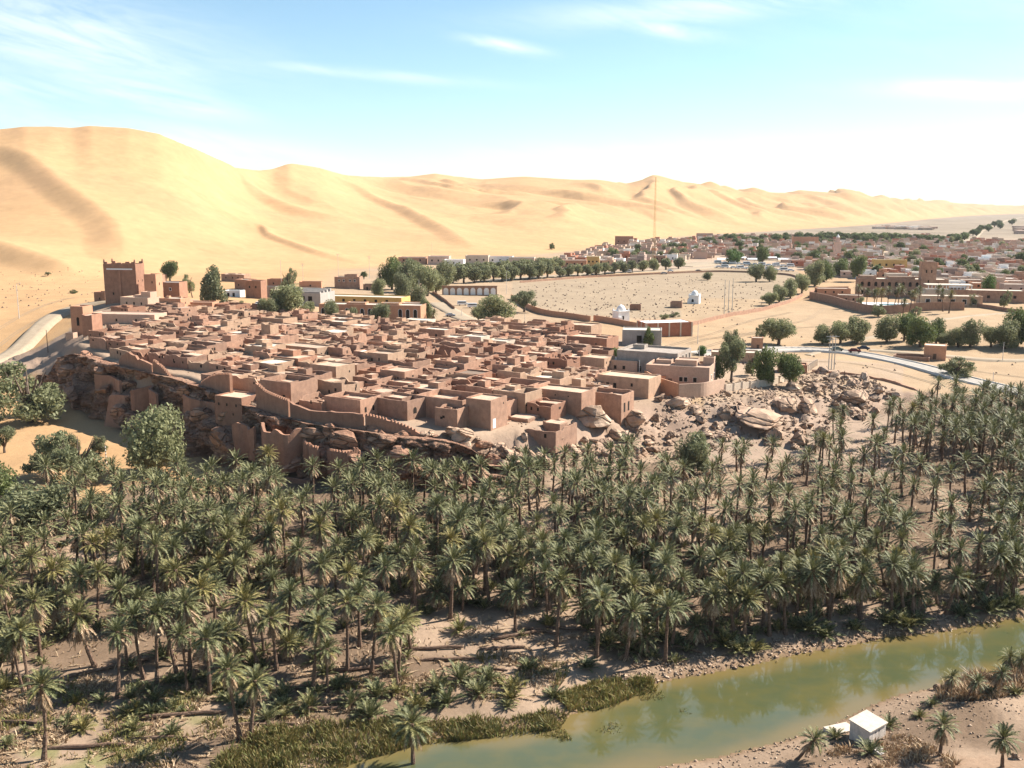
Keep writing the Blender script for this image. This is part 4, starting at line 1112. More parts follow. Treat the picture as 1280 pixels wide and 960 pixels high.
shrine('white domed shrine with an arched door just inside the red field wall', 776, 401, .98, R(25))
shrine('white domed shrine standing far back alone in the stony field', 868, 379, .95, R(-20))
house('small roofless brick enclosure right behind the nearer white shrine', 'enclosure', 794, 388, 6, 5, 3, R(-8), 'mud_red', open_court=True, name='enclosure')
house('small brick enclosure standing left of the far white shrine', 'enclosure', 845, 385, 6.4, 6, 3.4, R(-12), 'mud', open_court=True, name='enclosure')
t = house('red brick workshop with pale pilasters and white roof beyond the old town', 'workshop', 836, 421, 21, 11, 6.0, R(14), 'redbrick', 'white', name='workshop', par=.15, wins=[])
for k in range(5): MB().box(-10.6 + k * 5.2, -10.0 + k * 5.2, -5.75, -5.4, -1, 5.9).build('pilaster', M['cream'], t)
for k in range(3): MB().box(-10.75, -10.4, -5.4 + k * 4.8, -4.8 + k * 4.8, -1, 5.9).build('pilaster', M['cream'], t)
house('grey concrete house with a dark door and dark conifer in front', 'house', 802, 432, 15.5, 10, 6.2, R(-9), 'concrete', 'rooftop_white', par=.3, wins=wn_('f', [-1], .6, 2, 3.4) + wn_('f', [4.5], 2.6, 1, 1.2) + wn_('r', [0], 2.6, 1, 1.2))
house('unfinished two-storey grey block house with window holes and cluttered roof', 'house', 808, 470, 21, 15, 8.2, R(-27), 'block', 'block', par=.7, ruin=.03, wins=wn_('f', [-7, -2.5, 2.5, 7], 1.4, 1.3, 1.8, frame='concrete') + wn_('r', [-5.5, -1.8, 1.8, 5.5], 4.6, 1.1, 2.2, frame='concrete') + wn_('r', [-5.5, -1.8, 1.8, 5.5], .8, 1.1, 2.2, frame='concrete'),
      blocks=[(-6, 3, 4, 3.5, 1.4, 7.6)])
house('large pink villa with terraced roofs on the pink terrace', 'villa', 846, 484, 20, 13, 6.6, R(-20), 'pink', 'pink', par=.75, name='villa',
      wins=wn_('f', [-6], 2.2, .9, 1.4, frame='white') + wn_('f', [1.2, 2.7, 5.6], 1.8, 1.1, 1.4, frame='cream') + wn_('f', [-2.2], .2, 1.2, 2.3, pane='door') + wn_('r', [-2, 3], 2.2, 1, 1.4, frame='white'),
      blocks=[(1.5, 2.5, 7, 6, 1.7, 6), (-6, 3.5, 5, 4, 1.1, 6), (8.2, 4.5, 3.4, 3.2, 2.5, 6)])
house('low pink annex with a dark gate at the left of the villa', 'house', 818, 482, 7, 6, 3.2, R(-20), 'orange', 'pink', wins=wn_('f', [1], .2, 1.4, 2, pane='door'))
house('pink house with broken white parapets between the grey block house and old town', 'house', 776, 468, 11, 8, 4.8, R(-24), 'pink', 'rooftop_white', ruin=.12, seed=6, wins=wn_('f', [-2, 1], 1.6, .9, 1.2) + wn_('r', [0], 2, .8, 1), blocks=[(2.5, 1, 4, 4, 1.5, 4.4)])
house('small tan box house beside the tall airy trees', 'house', 946, 438, 4.6, 4.2, 5, R(-14), 'orange', 'rooftop_white', par=.2, wins=wn_('f', [.4], .3, 1, 2, pane='door'))
house('long low roof of a brown house behind the tall airy trees', 'house', 918, 452, 17, 8, 3.2, R(-12), 'mud_pale', 'rooftop_white', wins=wn_('f', [-3, 3], 1.2, .9, 1.1))
house('low terracotta roofed shed at the top of the rocky slope', 'shed', 990, 466, 10, 6, 3, R(-16), 'mud_red', 'orange', name='shed', wins=wn_('f', [0], .2, 1.4, 2, pane='door'))
t = house('tan transformer house standing alone below the road trees', 'hut', 1168, 450, 8.0, 6.4, 5.6, R(-24), 'orange', 'cream', name='transformer_house', par=.15, wins=wn_('f', [0], .2, 1.2, 2.2, pane='door') + wn_('r', [0], 3.4, 1.2, .6))
house('open curved mud enclosure wall left of the transformer house', 'enclosure', 1139, 450, 13, 8, 1.5, R(-26), 'mud', open_court=True, name='enclosure', ruin=.2, seed=3)
# hotel
HR = R(-12)
t = house('long two-storey brown hotel with arched windows behind the palms', 'hotel', 1128, 371, 52, 16, 11.0, HR, 'mud', 'rooftop_white', name='hotel',
          wins=wn_('f', [-24 + 4 * k for k in range(12)], 6.4, 1.8, 2.8, arch=True, frame='orange') + wn_('f', [-24 + 4 * k for k in range(12)], 1.4, 1.8, 2.6), blocks=[(-20, 2, 10, 8, 2, 10.6), (0, 3, 16, 7, 1.5, 10.6)])
house('square brown tower rising from the right end of the hotel', 'tower', 1159, 372, 8.6, 9, 21.5, HR, 'mud', 'mud', name='hotel_tower', par=1, wins=wn_('f', [-1.5, 1.5], 15, .8, 1.8) + wn_('f', [0], 9, .8, 1.6))
t = house('cream pavilion with a white columned gallery right of the hotel tower', 'pavilion', 1186, 376, 26, 12, 6.5, HR, 'cream', 'white', name='pavilion')
for k in range(13): MB().box(-12 + k * 2, -11.6 + k * 2, -5.7, -5.3, 6.4, 8.9).build('column', M['white'], t)
MB().box(-12.8, 12.8, -5.95, 5.8, 8.85, 9.3).build('gallery_roof', M['rooftop_white'], t)
house('wide brown dining wing with white framed windows in front of the pavilion', 'house', 1188, 384, 33, 12, 6.2, HR, 'mud_pale', 'rooftop_white', wins=wn_('f', [-12, -6, 1, 7, 12], 1.8, 2.2, 2.6, frame='white') + wn_('r', [-3, 3], 1.8, 1.6, 2.4, frame='white'))
house('cream cube behind the hotel tower', 'house', 1178, 369, 7, 7, 8, HR, 'cream', 'rooftop_white', wins=wn_('f', [0], 4, 1, 1.2))
house('ochre yellow house rising behind the hotel roofs', 'house', 1112, 343, 26, 12, 12, HR, 'ochre', 'rooftop_white', wins=wn_('f', [-8, -3, 3, 8], 7, 1.6, 1.8))
house('brown walled house left of the hotel garden', 'house', 1042, 371, 20, 10, 5.2, R(-8), 'orange', 'rooftop_white', wins=wn_('f', [-5, 0, 5], 2.4, 1, 1.2))
house('pale roofed guard house at the bend of the hotel wall', 'house', 1062, 379, 14, 9, 4.6, R(-20), 'mud', 'rooftop_white', wins=wn_('f', [-2, 2], 1.6, 1, 1.2))
house('brown hall with long pale roof at the right behind the dining wing', 'hall', 1235, 378, 40, 14, 7, R(-16), 'mud', 'rooftop_white', name='hall', wins=wn_('f', [-14, -7, 0, 7, 14], 2.5, 1.6, 1.6))
x, y, z = G(1112, 386)
t = thing('swimming_pool', 'pale blue hotel pool with white paved edge among the palms', 'pool', (x + 8, y + 9, z + .9), HR)
mb = MB(); mb.box(-26, 22, -5, 14, -1, .25); mb.build('deck', M['stripe_white'], t)
pm = Mat('pool_water', .05); pm.col((.16, .36, .42)); M['pool'] = pm.m
MB().box(-10, 12, -1, 7, .2, .262).build('water', M['pool'], t)
# minaret
x, y, z = G(1046, 323)
t = thing('minaret', 'slender brown minaret above the trees of the new town', 'minaret', (x, y, z), 0)
mb = MB(); mb.box(-3.3, 3.3, -3.3, 3.3, -1, 17, tap=.2); mb.box(-3.7, 3.7, -3.7, 3.7, 17, 18); mb.box(-2, 2, -2, 2, 18, 22.5, tap=.3); mb.build('shaft', M['town'], t)
mb = MB(); mb.tube([(0, 0, 22.4), (0, 0, 23.4), (0, 0, 24.6), (0, 0, 26)], [1.9, 1.7, .9, .05], 8); mb.build('cap', M['white'], t)

# ------------------------------------------------------------------ walls that follow a line
def path_wall(label, pts, h, th=.45, mat='mud', group=None, ruin=0., merlons=False, cat='wall', name='garden_wall', sink=1.5, step=1.2, seed=5, hs=None, cope=None, posts=0):
    Q = resample(pts, step) if len(pts) > 2 else np.array([np.array(pts[0]) + (np.array(pts[1]) - np.array(pts[0])) * t for t in np.linspace(0, 1, max(2, int(math.hypot(pts[1][0] - pts[0][0], pts[1][1] - pts[0][1]) / step)))])
    n = len(Q); T = np.gradient(Q, axis=0); T /= np.hypot(T[:, 0], T[:, 1])[:, None]; Nv = np.stack([-T[:, 1], T[:, 0]], -1) * th / 2
    zg = Z(Q[:, 0], Q[:, 1]); k = 4; zp = np.pad(zg, k, 'edge'); zs = np.mean([zp[i:i + n] for i in range(2 * k + 1)], 0)
    r = random.Random(seed); lev = 0; H = []
    for i in range(n):
        if r.random() < .2: lev = -r.random() ** 2 * ruin
        hh = h if hs is None else float(np.interp(i / (n - 1), [a for a, _ in hs], [b for _, b in hs]))
        H.append(hh * (1 + lev) + r.uniform(-.06, .06) * (1 if ruin else 0))
    top = zs + np.array(H)
    A, B = Q - Nv, Q + Nv
    org = Vector((float(Q[0, 0]), float(Q[0, 1]), float(zs[0])))
    t = thing(name, label, cat, org, 0, group)
    vs = []
    for i in range(n): vs += [(A[i, 0], A[i, 1], zg[i] - sink), (A[i, 0], A[i, 1], top[i]), (B[i, 0], B[i, 1], top[i]), (B[i, 0], B[i, 1], zg[i] - sink)]
    vs = [(a - org.x, b - org.y, c - org.z) for a, b, c in vs]
    fs = [(i * 4 + a, (i + 1) * 4 + a, (i + 1) * 4 + b, i * 4 + b) for i in range(n - 1) for a, b in ((0, 1), (1, 2), (2, 3))]
    fs += [(0, 1, 2, 3), ((n - 1) * 4 + 3, (n - 1) * 4 + 2, (n - 1) * 4 + 1, (n - 1) * 4)]
    mb = MB(); mb.add(vs, fs); mb.build('wall', M[mat], t)
    L = np.concatenate([[0], np.cumsum(np.hypot(*np.diff(Q, axis=0).T))])
    if merlons:
        mb = MB(); s = .4
        while s < L[-1] - .4:
            qx, qy, zt = np.interp(s, L, Q[:, 0]), np.interp(s, L, Q[:, 1]), np.interp(s, L, top)
            a = math.atan2(np.interp(s, L, T[:, 1]), np.interp(s, L, T[:, 0]))
            if r.random() > .06: mb.box(qx - org.x - .22, qx - org.x + .22, qy - org.y - th / 2, qy - org.y + th / 2, zt - org.z - .05, zt - org.z + .42, a, (qx - org.x, qy - org.y), tap=.07)
            s += .78
        o = mb.build('crenellation', M[mat], t); o['kind'] = 'stuff'
    if posts:
        s = 0
        while s <= L[-1]:
            qx, qy, zt = np.interp(s, L, Q[:, 0]) - org.x, np.interp(s, L, Q[:, 1]) - org.y, np.interp(s, L, top) - org.z
            MB().box(qx - .28, qx + .28, qy - .28, qy + .28, zt - h - .5, zt + .35).build('pillar', M[mat], t); s += posts
    return t
def cliff_line(a, b, extra=3.7):
    k = (spx >= a) & (spx <= b)
    return CQ[k] - Nn[k] * (foff[k] + extra)[:, None]
path_wall('ruined leftmost stretch of rampart with gaps below the collapsed houses', cliff_line(120, 160), 5, .8, 'mud_red', ruin=.6, hs=[(0, 3), (.3, 6.5), (.5, 4), (.7, 5.5), (1, 4.2)], name='rampart')
path_wall('crenellated red mud rampart left of the corner tower', cliff_line(160, 254), 4.6, .8, 'mud_red', merlons=True, hs=[(0, 4.2), (.5, 4.4), (1, 5.4)], name='rampart')
path_wall('short crenellated stretch of rampart right of the corner tower', cliff_line(286, 330), 4.2, .8, 'mud_red', merlons=True, hs=[(0, 6.2), (.3, 4.6), (1, 3.8)], name='rampart')
path_wall('sweeping curved rampart wall in the middle of the cliff', cliff_line(330, 440), 3.4, .8, 'mud_red', ruin=.14, hs=[(0, 3.8), (.3, 2.8), (.7, 3.5), (1, 4.0)], name='rampart', seed=8)
path_wall('straight rampart with tiny merlons right of the middle of the cliff', cliff_line(440, 566), 3.0, .8, 'mud_red', merlons=True, hs=[(0, 3.6), (1, 2.8)], name='rampart')
# the tower at the bend and its flank
k = int(np.argmin(np.abs(spx - 268))); tp = CQ[k] - Nn[k] * (foff[k] + 1.4)
house('square crenellated rampart tower at the bend of the cliff with small dark holes', 'tower', w=9.0, d=7.5, h=6.4, rot=R(-27), mat='mud_red', roof='mud_roof', par=.3, pos=(float(tp[0]), float(tp[1]) + 2.2), name='rampart_tower',
      wins=wn_('f', [-3.2, -.5, 2.6], 3.9, .5, .7) + wn_('f', [-2, 1.5], 1.6, .4, .6) + wn_('r', [0], 4.4, .5, .6), zadd=.6)
k = int(np.argmin(np.abs(spx - 352)))
# lower bastion with wavy parapet and the low crenellated wall on the ledge
def ledge_pts(a, b, t, out=1.):
    return [tuple((on_cliff(p, t, out)[0])[:2]) for p in np.linspace(a, b, 9)]
def ledge_wall(label, a, b, t, h, mat='mud_red', merl=False, hs=None, out=1.3, foot=2.5):
    P = [on_cliff(p, t, out)[0] for p in np.linspace(a, b, 30)]
    q = np.array([p[:] for p in P]); w = np.ones(7) / 7
    for c in range(3): q[:, c] = np.convolve(np.pad(q[:, c], 3, 'edge'), w, 'valid')
    t_ = thing('lower_rampart', label, 'wall', q[0], 0)
    vs = []; n = len(q); T = np.gradient(q[:, :2], axis=0); T /= np.hypot(T[:, 0], T[:, 1])[:, None]; Nv = np.stack([-T[:, 1], T[:, 0]], -1) * .35
    H = np.array([h if hs is None else np.interp(i / (n - 1), [x[0] for x in hs], [x[1] for x in hs]) for i in range(n)])
    for i in range(n):
        a_, b_ = q[i, :2] - Nv[i], q[i, :2] + Nv[i]; z_ = q[i, 2]
        vs += [(a_[0], a_[1], z_ - foot), (a_[0], a_[1], z_ + H[i]), (b_[0], b_[1], z_ + H[i]), (b_[0], b_[1], z_ - foot)]
    vs = [(x_ - q[0, 0], y_ - q[0, 1], z_ - q[0, 2]) for x_, y_, z_ in vs]
    fs = [(i * 4 + a_, (i + 1) * 4 + a_, (i + 1) * 4 + b_, i * 4 + b_) for i in range(n - 1) for a_, b_ in ((0, 1), (1, 2), (2, 3))] + [(0, 1, 2, 3), ((n - 1) * 4 + 3, (n - 1) * 4 + 2, (n - 1) * 4 + 1, (n - 1) * 4)]
    mb = MB(); mb.add(vs, fs); mb.build('wall', M[mat], t_)
    if merl:
        mb = MB(); L = np.concatenate([[0], np.cumsum(np.hypot(*np.diff(q[:, :2], axis=0).T))]); s = .4
        while s < L[-1]:
            xx, yy, z_ = (np.interp(s, L, q[:, c]) - q[0, c] for c in range(3)); hh = np.interp(s, L, H); an = math.atan2(np.interp(s, L, T[:, 1]), np.interp(s, L, T[:, 0]))
            mb.box(xx - .2, xx + .2, yy - .35, yy + .35, z_ + hh - .05, z_ + hh + .38, an, (xx, yy), tap=.06); s += .74
        o = mb.build('crenellation', M[mat], t_); o['kind'] = 'stuff'
ledge_wall('lower rampart screen with a wavy light-edged top beside the striped staff', 318, 364, .5, 3.0, hs=[(0, 5.2), (.14, 5.0), (.3, 4.0), (.42, 3.9), (.5, 4.9), (.62, 4.2), (.75, 3.4), (.85, 3.3), (.87, 4.6), (1, 4.4)], foot=6, out=2.6)
ledge_wall('low crenellated wall running along the ledge above the first palms', 366, 398, .5, 1.8, merl=True, foot=4.5, out=2.4)
ledge_wall('right end of the low crenellated wall, with a broken corner', 404, 448, .5, 1.8, merl=True, foot=4.5, out=2.4, hs=[(0, 1.5), (.8, 1.4), (.82, 2.2), (1, 1.6)])
ledge_wall('small patched wall on the ledge left of the deepest cave', 112, 140, .55, 2.6, hs=[(0, 3), (.5, 2.4), (1, 2.8)], out=2.2, foot=4)
ledge_wall('patched mud wall filling the rock between corner tower and lower rampart', 284, 312, .5, 3, hs=[(0, 2.2), (.3, 3.6), (.7, 2.6), (1, 3.8)], out=2.2, foot=5)
ledge_wall('long low mud wall on the ledge above the deepest cave', 214, 256, .6, 2, hs=[(0, 2.4), (.4, 1.4), (.7, 2.2), (1, 1.2)], out=1.8, foot=3)
ledge_wall('second small patched wall on the ledge above the tapered bastion', 158, 186, .52, 2.6, hs=[(0, 1.6), (.3, 3.2), (1, 2.4)], out=2.2, foot=4)
# tapered bastion standing on the sand
x, y, z = G(150, 533)
t = thing('bastion', 'tapered red mud bastion with rough top standing free on the sand', 'bastion', (x + 1.5, y + 2.5, z), R(-20))
mb = MB(); r_ = random.Random(4); nn = 10; vs = []
for lv, (hh, s) in enumerate([(-1, 5.0), (3, 4.3), (6.6, 3.7), (9.0, 3.3), (9.0, 2.6), (7.9, 2.5)]):
    for k in range(nn):
        a = 2 * PI * k / nn + PI / 4
        c, s_ = math.cos(a), math.sin(a); m_s = max(abs(c), abs(s_)); sq = lerp(1, 1 / m_s, .8)
        vs.append((c * s * sq * 1.15, s_ * s * sq * .9, hh + (r_.uniform(-.5, .5) if lv in (3, 4) else 0)))
fs = [(i * nn + k, i * nn + (k + 1) % nn, (i + 1) * nn + (k + 1) % nn, (i + 1) * nn + k) for i in range(5) for k in range(nn)] + [tuple(5 * nn + k for k in range(nn))]
mb.add(vs, fs); mb.build('wall', M['mud_red'], t)
# garden and field walls
path_wall('red plastered wall along the near side of the old burial field', [at(*p) for p in [(639, 373, 15.8), (655, 384, 15.6), (672, 394, 15.4), (738, 403, 15.2)]], 2.8, .4, 'orange')
path_wall('continuation of the red field wall behind the nearer white shrine', [at(*p) for p in [(742, 402, 15.2), (772, 406, 15.2), (800, 411, 15.1), (812, 416, 15)]], 2.8, .4, 'orange')
path_wall('long low brown wall along the right side of the old burial field', [at(*p) for p in [(858, 408, 15), (900, 398, 14.8), (950, 388, 14.8), (985, 379, 15), (1003, 371, 15)]], 2.0, .4, 'mud', ruin=.1)
path_wall('far low wall of the burial field beside the main street', [at(*p) for p in [(650, 353, 15.8), (740, 346, 15.5), (830, 343, 15.2), (900, 340, 15), (985, 344, 15), (1003, 350, 15)]], 1.5, .4, 'mud')
path_wall('high brown hotel wall curving round the palms', [at(*p) for p in [(1012, 374, 15), (1045, 379, 15), (1068, 388, 14.6), (1090, 393, 14.6), (1120, 392, 14.8), (1150, 388, 15), (1185, 388, 15.2), (1205, 388, 15.2)]], 4.6, .5, 'mud')
path_wall('brown walls of the garden plot left of the hotel', [at(*p) for p in [(1012, 373, 15), (1030, 367, 15), (1060, 366, 15)]], 4.2, .5, 'mud')
path_wall('low wall along the street right of the hotel', [at(*p) for p in [(1222, 384, 15.2), (1250, 388, 15.2), (1290, 395, 15)]], 2.2, .5, 'mud')
path_wall('pink retaining wall under the villa, left half', [at(*p) for p in [(806, 482, 14), (818, 490, 13.6), (847, 499, 13.4)]], 4.6, .4, 'orange', sink=3)
path_wall('pink retaining wall under the villa, right half', [at(*p) for p in [(848, 499, 13.4), (880, 497, 13.4), (905, 490, 13.4)]], 4.4, .4, 'pink', sink=3)
path_wall('pale pillared fence wall from the villa to the two round trees', [at(*p) for p in [(906, 490, 13.4), (940, 484, 13.3), (975, 477, 13.2), (992, 472, 13)]], 2.4, .3, 'cream', ruin=.1, posts=4.2, name='fence_wall')
path_wall('short pillared fence at the top of the scree', [at(*p) for p in [(990, 471, 13), (1010, 464, 12.6), (1022, 456, 12.4)]], 2.0, .25, 'cream', posts=2.2, name='fence_wall')
path_wall('low ruined boundary wall across the sand above the palm grove', [at(*p) for p in [(1015, 468, 11.8), (1060, 470, 11.2), (1110, 482, 10), (1160, 500, 9)]], .9, .6, 'mud', ruin=.5, seed=11)
path_wall('old mud wall of the upper gardens behind the left palms', [at(*p) for p in [(236, 610, 5.4), (256, 600, 5.3), (300, 592, 5.2), (352, 590 + 14, 5), (388, 606, 5)]], 1.5, .5, 'mud', ruin=.4, seed=13)
path_wall('balustrade down the ramp to the square', [at(*p) for p in [(541, 368, 16.8), (556, 377, 16.8), (568, 387, 16.8)]], 1.6, .3, 'mud', posts=3, name='balustrade')

# ------------------------------------------------------------------ the old town
POLY = np.array([at(*p) for p in [(104, 424, 24.5), (124, 438, 24), (160, 454, 23), (252, 478, 21.5), (300, 500, 20), (345, 515, 19), (430, 524, 18), (530, 532, 16.8), (600, 540, 15.8), (640, 545, 15.4), (700, 532, 15), (745, 521, 14.6), (800, 500, 14.3),
                                  (802, 478, 14.6), (768, 462, 15), (752, 432, 15.5), (712, 418, 15.8), (640, 410, 16.3), (560, 412, 17), (505, 412, 18), (420, 410, 19), (340, 402, 21.5), (290, 393, 23), (210, 392, 25.5), (110, 406, 26)]])
u_ = np.array([math.cos(KSAR_ROT), math.sin(KSAR_ROT)]); v_ = np.array([-math.sin(KSAR_ROT), math.cos(KSAR_ROT)])
# larger houses one can name
def kh(label, px, py, w, d, h, seed, kind, mat='mud', **k):
    if kind == 'A': return house(label, 'house', px, py, w, d, h, KSAR_ROT, mat, ruin=.03, rr=.06, seed=seed, **k)
    if kind == 'B': return house(label, 'house', px, py, w, d, h, KSAR_ROT, mat, ruin=.06, rr=.06, seed=seed, open_court=True, **k)
    return house(label, 'house', px, py, w, d, h, KSAR_ROT, mat, ruin=.5, open_court=True, seed=seed, **k)
def kwin(w, h, r, side='fr'):
    o = []
    for s in side:
        for _ in range(r.randint(1, 3)): o += wn_(s, [r.uniform(-w * .36, w * .36)], r.uniform(h * .35, h * .65), r.choice((.5, .7)), r.choice((.6, .9)))
    return o
R1 = random.Random(77)
kh('tall plain square house at the lower right edge of the old town', 598, 535, 7.4, 7.5, 7.4, 1, 'A', 'mud', wins=wn_('r', [-2.2], .1, 1.3, 2.4, pane='stripe_white') + wn_('r', [2], 5.5, .4, .5))
kh('wide courtyard house with sandy open terrace behind the straight rampart', 548, 524, 15, 11, 5.6, 2, 'B', 'mud', blocks=[(-3.8, 2.6, 7, 5, 4.4, 0), (3.6, -2.2, 6, 5.4, 3.4, 0)], wins=wn_('r', [0], 2, .6, .8))
kh('ruined roofless house with broken inner walls right of the tall square house', 660, 541, 16, 11, 3.2, 3, 'C', 'mud', blocks=[(-6, 2.5, 6, 6, 4.2, 0), (3, 3, 5, 4, 3.6, 0)], wins=wn_('f', [-4, 5], 1, .7, 1))
kh('long blank-walled house with tiny vents above the ruined courtyard', 690, 512, 18, 8, 6.4, 4, 'A', 'mud', wins=wn_('f', [-7, -3, 1, 5], 4.9, .35, .35))
kh('curved corner house with two tall dark doors above the boulder shelf', 752, 516, 12, 8, 6.2, 5, 'B', 'mud', blocks=[(2.5, 1.5, 5.5, 4, 5.2, 0), (-3, 2, 5, 3.4, 5.0, 0)], wins=wn_('f', [-4], 3.6, 1.1, .9) + wn_('r', [-2, .6], 1, 1, 2.6))
kh('broad flat house with dark doorways at the right end of the old town', 778, 493, 17, 9, 5.4, 6, 'A', 'mud_pale', wins=wn_('f', [-5, -2.6], 1.2, 1, 2) + wn_('f', [3], 2.6, .7, 1))
kh('house with crenellated back wall and lit flat roof near the middle of the rampart', 642, 505, 13, 9, 5.6, 7, 'B', 'mud', blocks=[(-3.6, -1.8, 5, 5, 3.8, 0)], wins=wn_('r', [-3, -1, 1, 3], 4, .35, .5))
kh('roofed house with five window holes left of the pink house', 740, 466, 9, 8, 5.2, 8, 'A', 'mud_pale', wins=wn_('r', [-2.4, 0, 2.4], 3.2, .6, .7) + wn_('r', [-1.4, 1.4], 1.4, .6, .8))
kh('big walled court with sunken terrace at the top right of the old town', 733, 440, 17, 10, 5.6, 9, 'A', 'mud_red', blocks=[(4, 2, 5, 4, .8, 5)], wins=wn_('f', [-5, 4], 3, .5, .6))
kh('large open walled yard at the back of the old town by the field wall', 640, 418, 22, 9, 4.2, 10, 'B', 'mud', blocks=[(5, 1.5, 5, 4, 3.6, 0)], wins=wn_('r', [0], 2, .6, .8))
kh('cream roofed yard with rubble on its roof beside the field wall', 718, 418, 16, 10, 4.2, 11, 'A', 'mud_pale', blocks=[(-6, 0, 3, 5, 1.2, 3.8)])
kh('lone jagged broken tower stump standing up among the left roofs', 333, 431, 4.4, 4, 7.6, 12, 'C', 'mud_pale')
kh('wide sandy roofed house below the jagged broken stump', 372, 450, 17, 8, 4.6, 13, 'A', 'mud_pale', wins=wn_('r', [-2, 1], 1.5, .7, 1.3) + wn_('f', [3], 1.8, .6, .7))
kh('high walled triangular-shadow court behind the curved rampart', 345, 503, 11, 10, 5.6, 14, 'B', 'mud', blocks=[(-2.5, 2.6, 5, 4.6, 4.4, 0)], wins=wn_('f', [3], .6, .9, 1.5))
kh('low house with round topped niches behind the curved rampart', 428, 517, 12, 8, 4.2, 15, 'B', 'mud', blocks=[(0, 1.6, 8, 4, 3.6, 0)], wins=wn_('r', [-2, 1], .8, .8, 1.4, arch=True))
kh('house with steps of sunlit wall and an arched hole left of the wide courtyard house', 486, 521, 12, 9, 4.8, 16, 'B', 'mud', blocks=[(-2, 2, 6, 4.6, 4.4, 0)], wins=wn_('r', [-1.4], 1.2, 1.4, 1.6, arch=True))
kh('boxy two-room house with a flat tan roof in the middle left', 404, 483, 10, 8, 6, 17, 'A', 'mud_pale', wins=wn_('r', [-2], .8, .9, 1.8) + wn_('r', [1.6], 3.6, .5, .6) + wn_('f', [3.6], .8, .8, 1.6))
kh('small house with white sheet roof in the middle of the old town', 452, 458, 6.6, 6, 4.8, 18, 'A', 'mud', roof='cloth')
kh('house with a tall narrow dark door and pale ledge roof, back middle', 540, 429, 12, 7, 5.4, 19, 'A', 'mud', wins=wn_('f', [-2.4], 1.2, .9, 2.4) + wn_('f', [2], 1.2, .9, 2.4), roof='rooftop_white')
kh('low pale block of the three clustered white-roofed houses, left one', 562, 436, 8, 6, 4.6, 20, 'A', 'mud_pale', roof='rooftop_white')
kh('pale block of the three clustered white-roofed houses, middle one', 590, 437, 8, 6, 5, 22, 'A', 'cream', roof='rooftop_white', wins=wn_('r', [0], 2.5, .6, .7))
kh('pale block of the three clustered white-roofed houses, right one', 620, 441, 9, 6, 4.6, 23, 'A', 'cream', roof='rooftop_white', wins=wn_('f', [-2, 1.5], 2, .6, .8))
kh('house with a reed-thatched open roof in the middle of the old town', 583, 486, 9, 7, 4.6, 24, 'A', 'mud_red', roof='twig')
kh('house with jagged upright wall stubs in the centre of the old town', 543, 458, 13, 8, 6, 25, 'C', 'mud_red')
kh('collapsed house with a white tarpaulin on its fallen roof, front left', 188, 432, 9, 7, 4, 26, 'C', 'mud', blocks=[(0, 0, 5, 4, 3.2, 0)])
# the packed rest: rows of cells parallel to the rampart
uv = POLY @ np.stack([u_, v_], 1)
u0, u1, v0, v1 = uv[:, 0].min(), uv[:, 0].max(), uv[:, 1].min(), uv[:, 1].max()
cells = []; rk = random.Random(12)
v = v0
while v < v1:
    dv = rk.uniform(6.6, 9.0); u = u0 + rk.uniform(-3, 0)
    while u < u1:
        du = rk.uniform(6.6, 11.8)
        c = (u + du / 2) * u_ + (v + dv / 2) * v_
        cells.append((float(c[0]), float(c[1]), du, dv))
        u += du + (1.8 if rk.random() < .2 else .15)
    v += dv + (1.9 if rk.random() < .3 else .2)
good = []
for (x, y, du, dv) in cells:
    if not in_poly(np.array([x]), np.array([y]), POLY)[0]: continue
    sdp, _ = poly_sd(np.array([x]), np.array([y]), np.vstack([POLY, POLY[:1]]))
    if abs(sdp[0]) < min(du, dv) * .42: continue
    if any((x - a) ** 2 + (y - b) ** 2 < (r0 + min(du, dv) * .40) ** 2 for a, b, r0 in OCC): continue
    good.append((x, y, du, dv))
good.sort(key=lambda c: c[1])
LM = [('behind the ruined rampart end', 175, 440), ('behind the rampart corner tower', 262, 458), ('behind the curved rampart', 375, 490), ('behind the straight rampart', 490, 505),
      ('beside the tall square house', 610, 510), ('above the ruined courtyard', 680, 485), ('near the pink villa', 760, 475), ('below the long pink terrace', 210, 410),
      ('near the jagged broken stump', 330, 430), ('below the school wing', 450, 422), ('below the small cream cube house', 545, 425), ('in the crowded middle', 520, 470), ('along the field wall side', 680, 430),
      ('left of the centre', 420, 455)]
cnt = {}
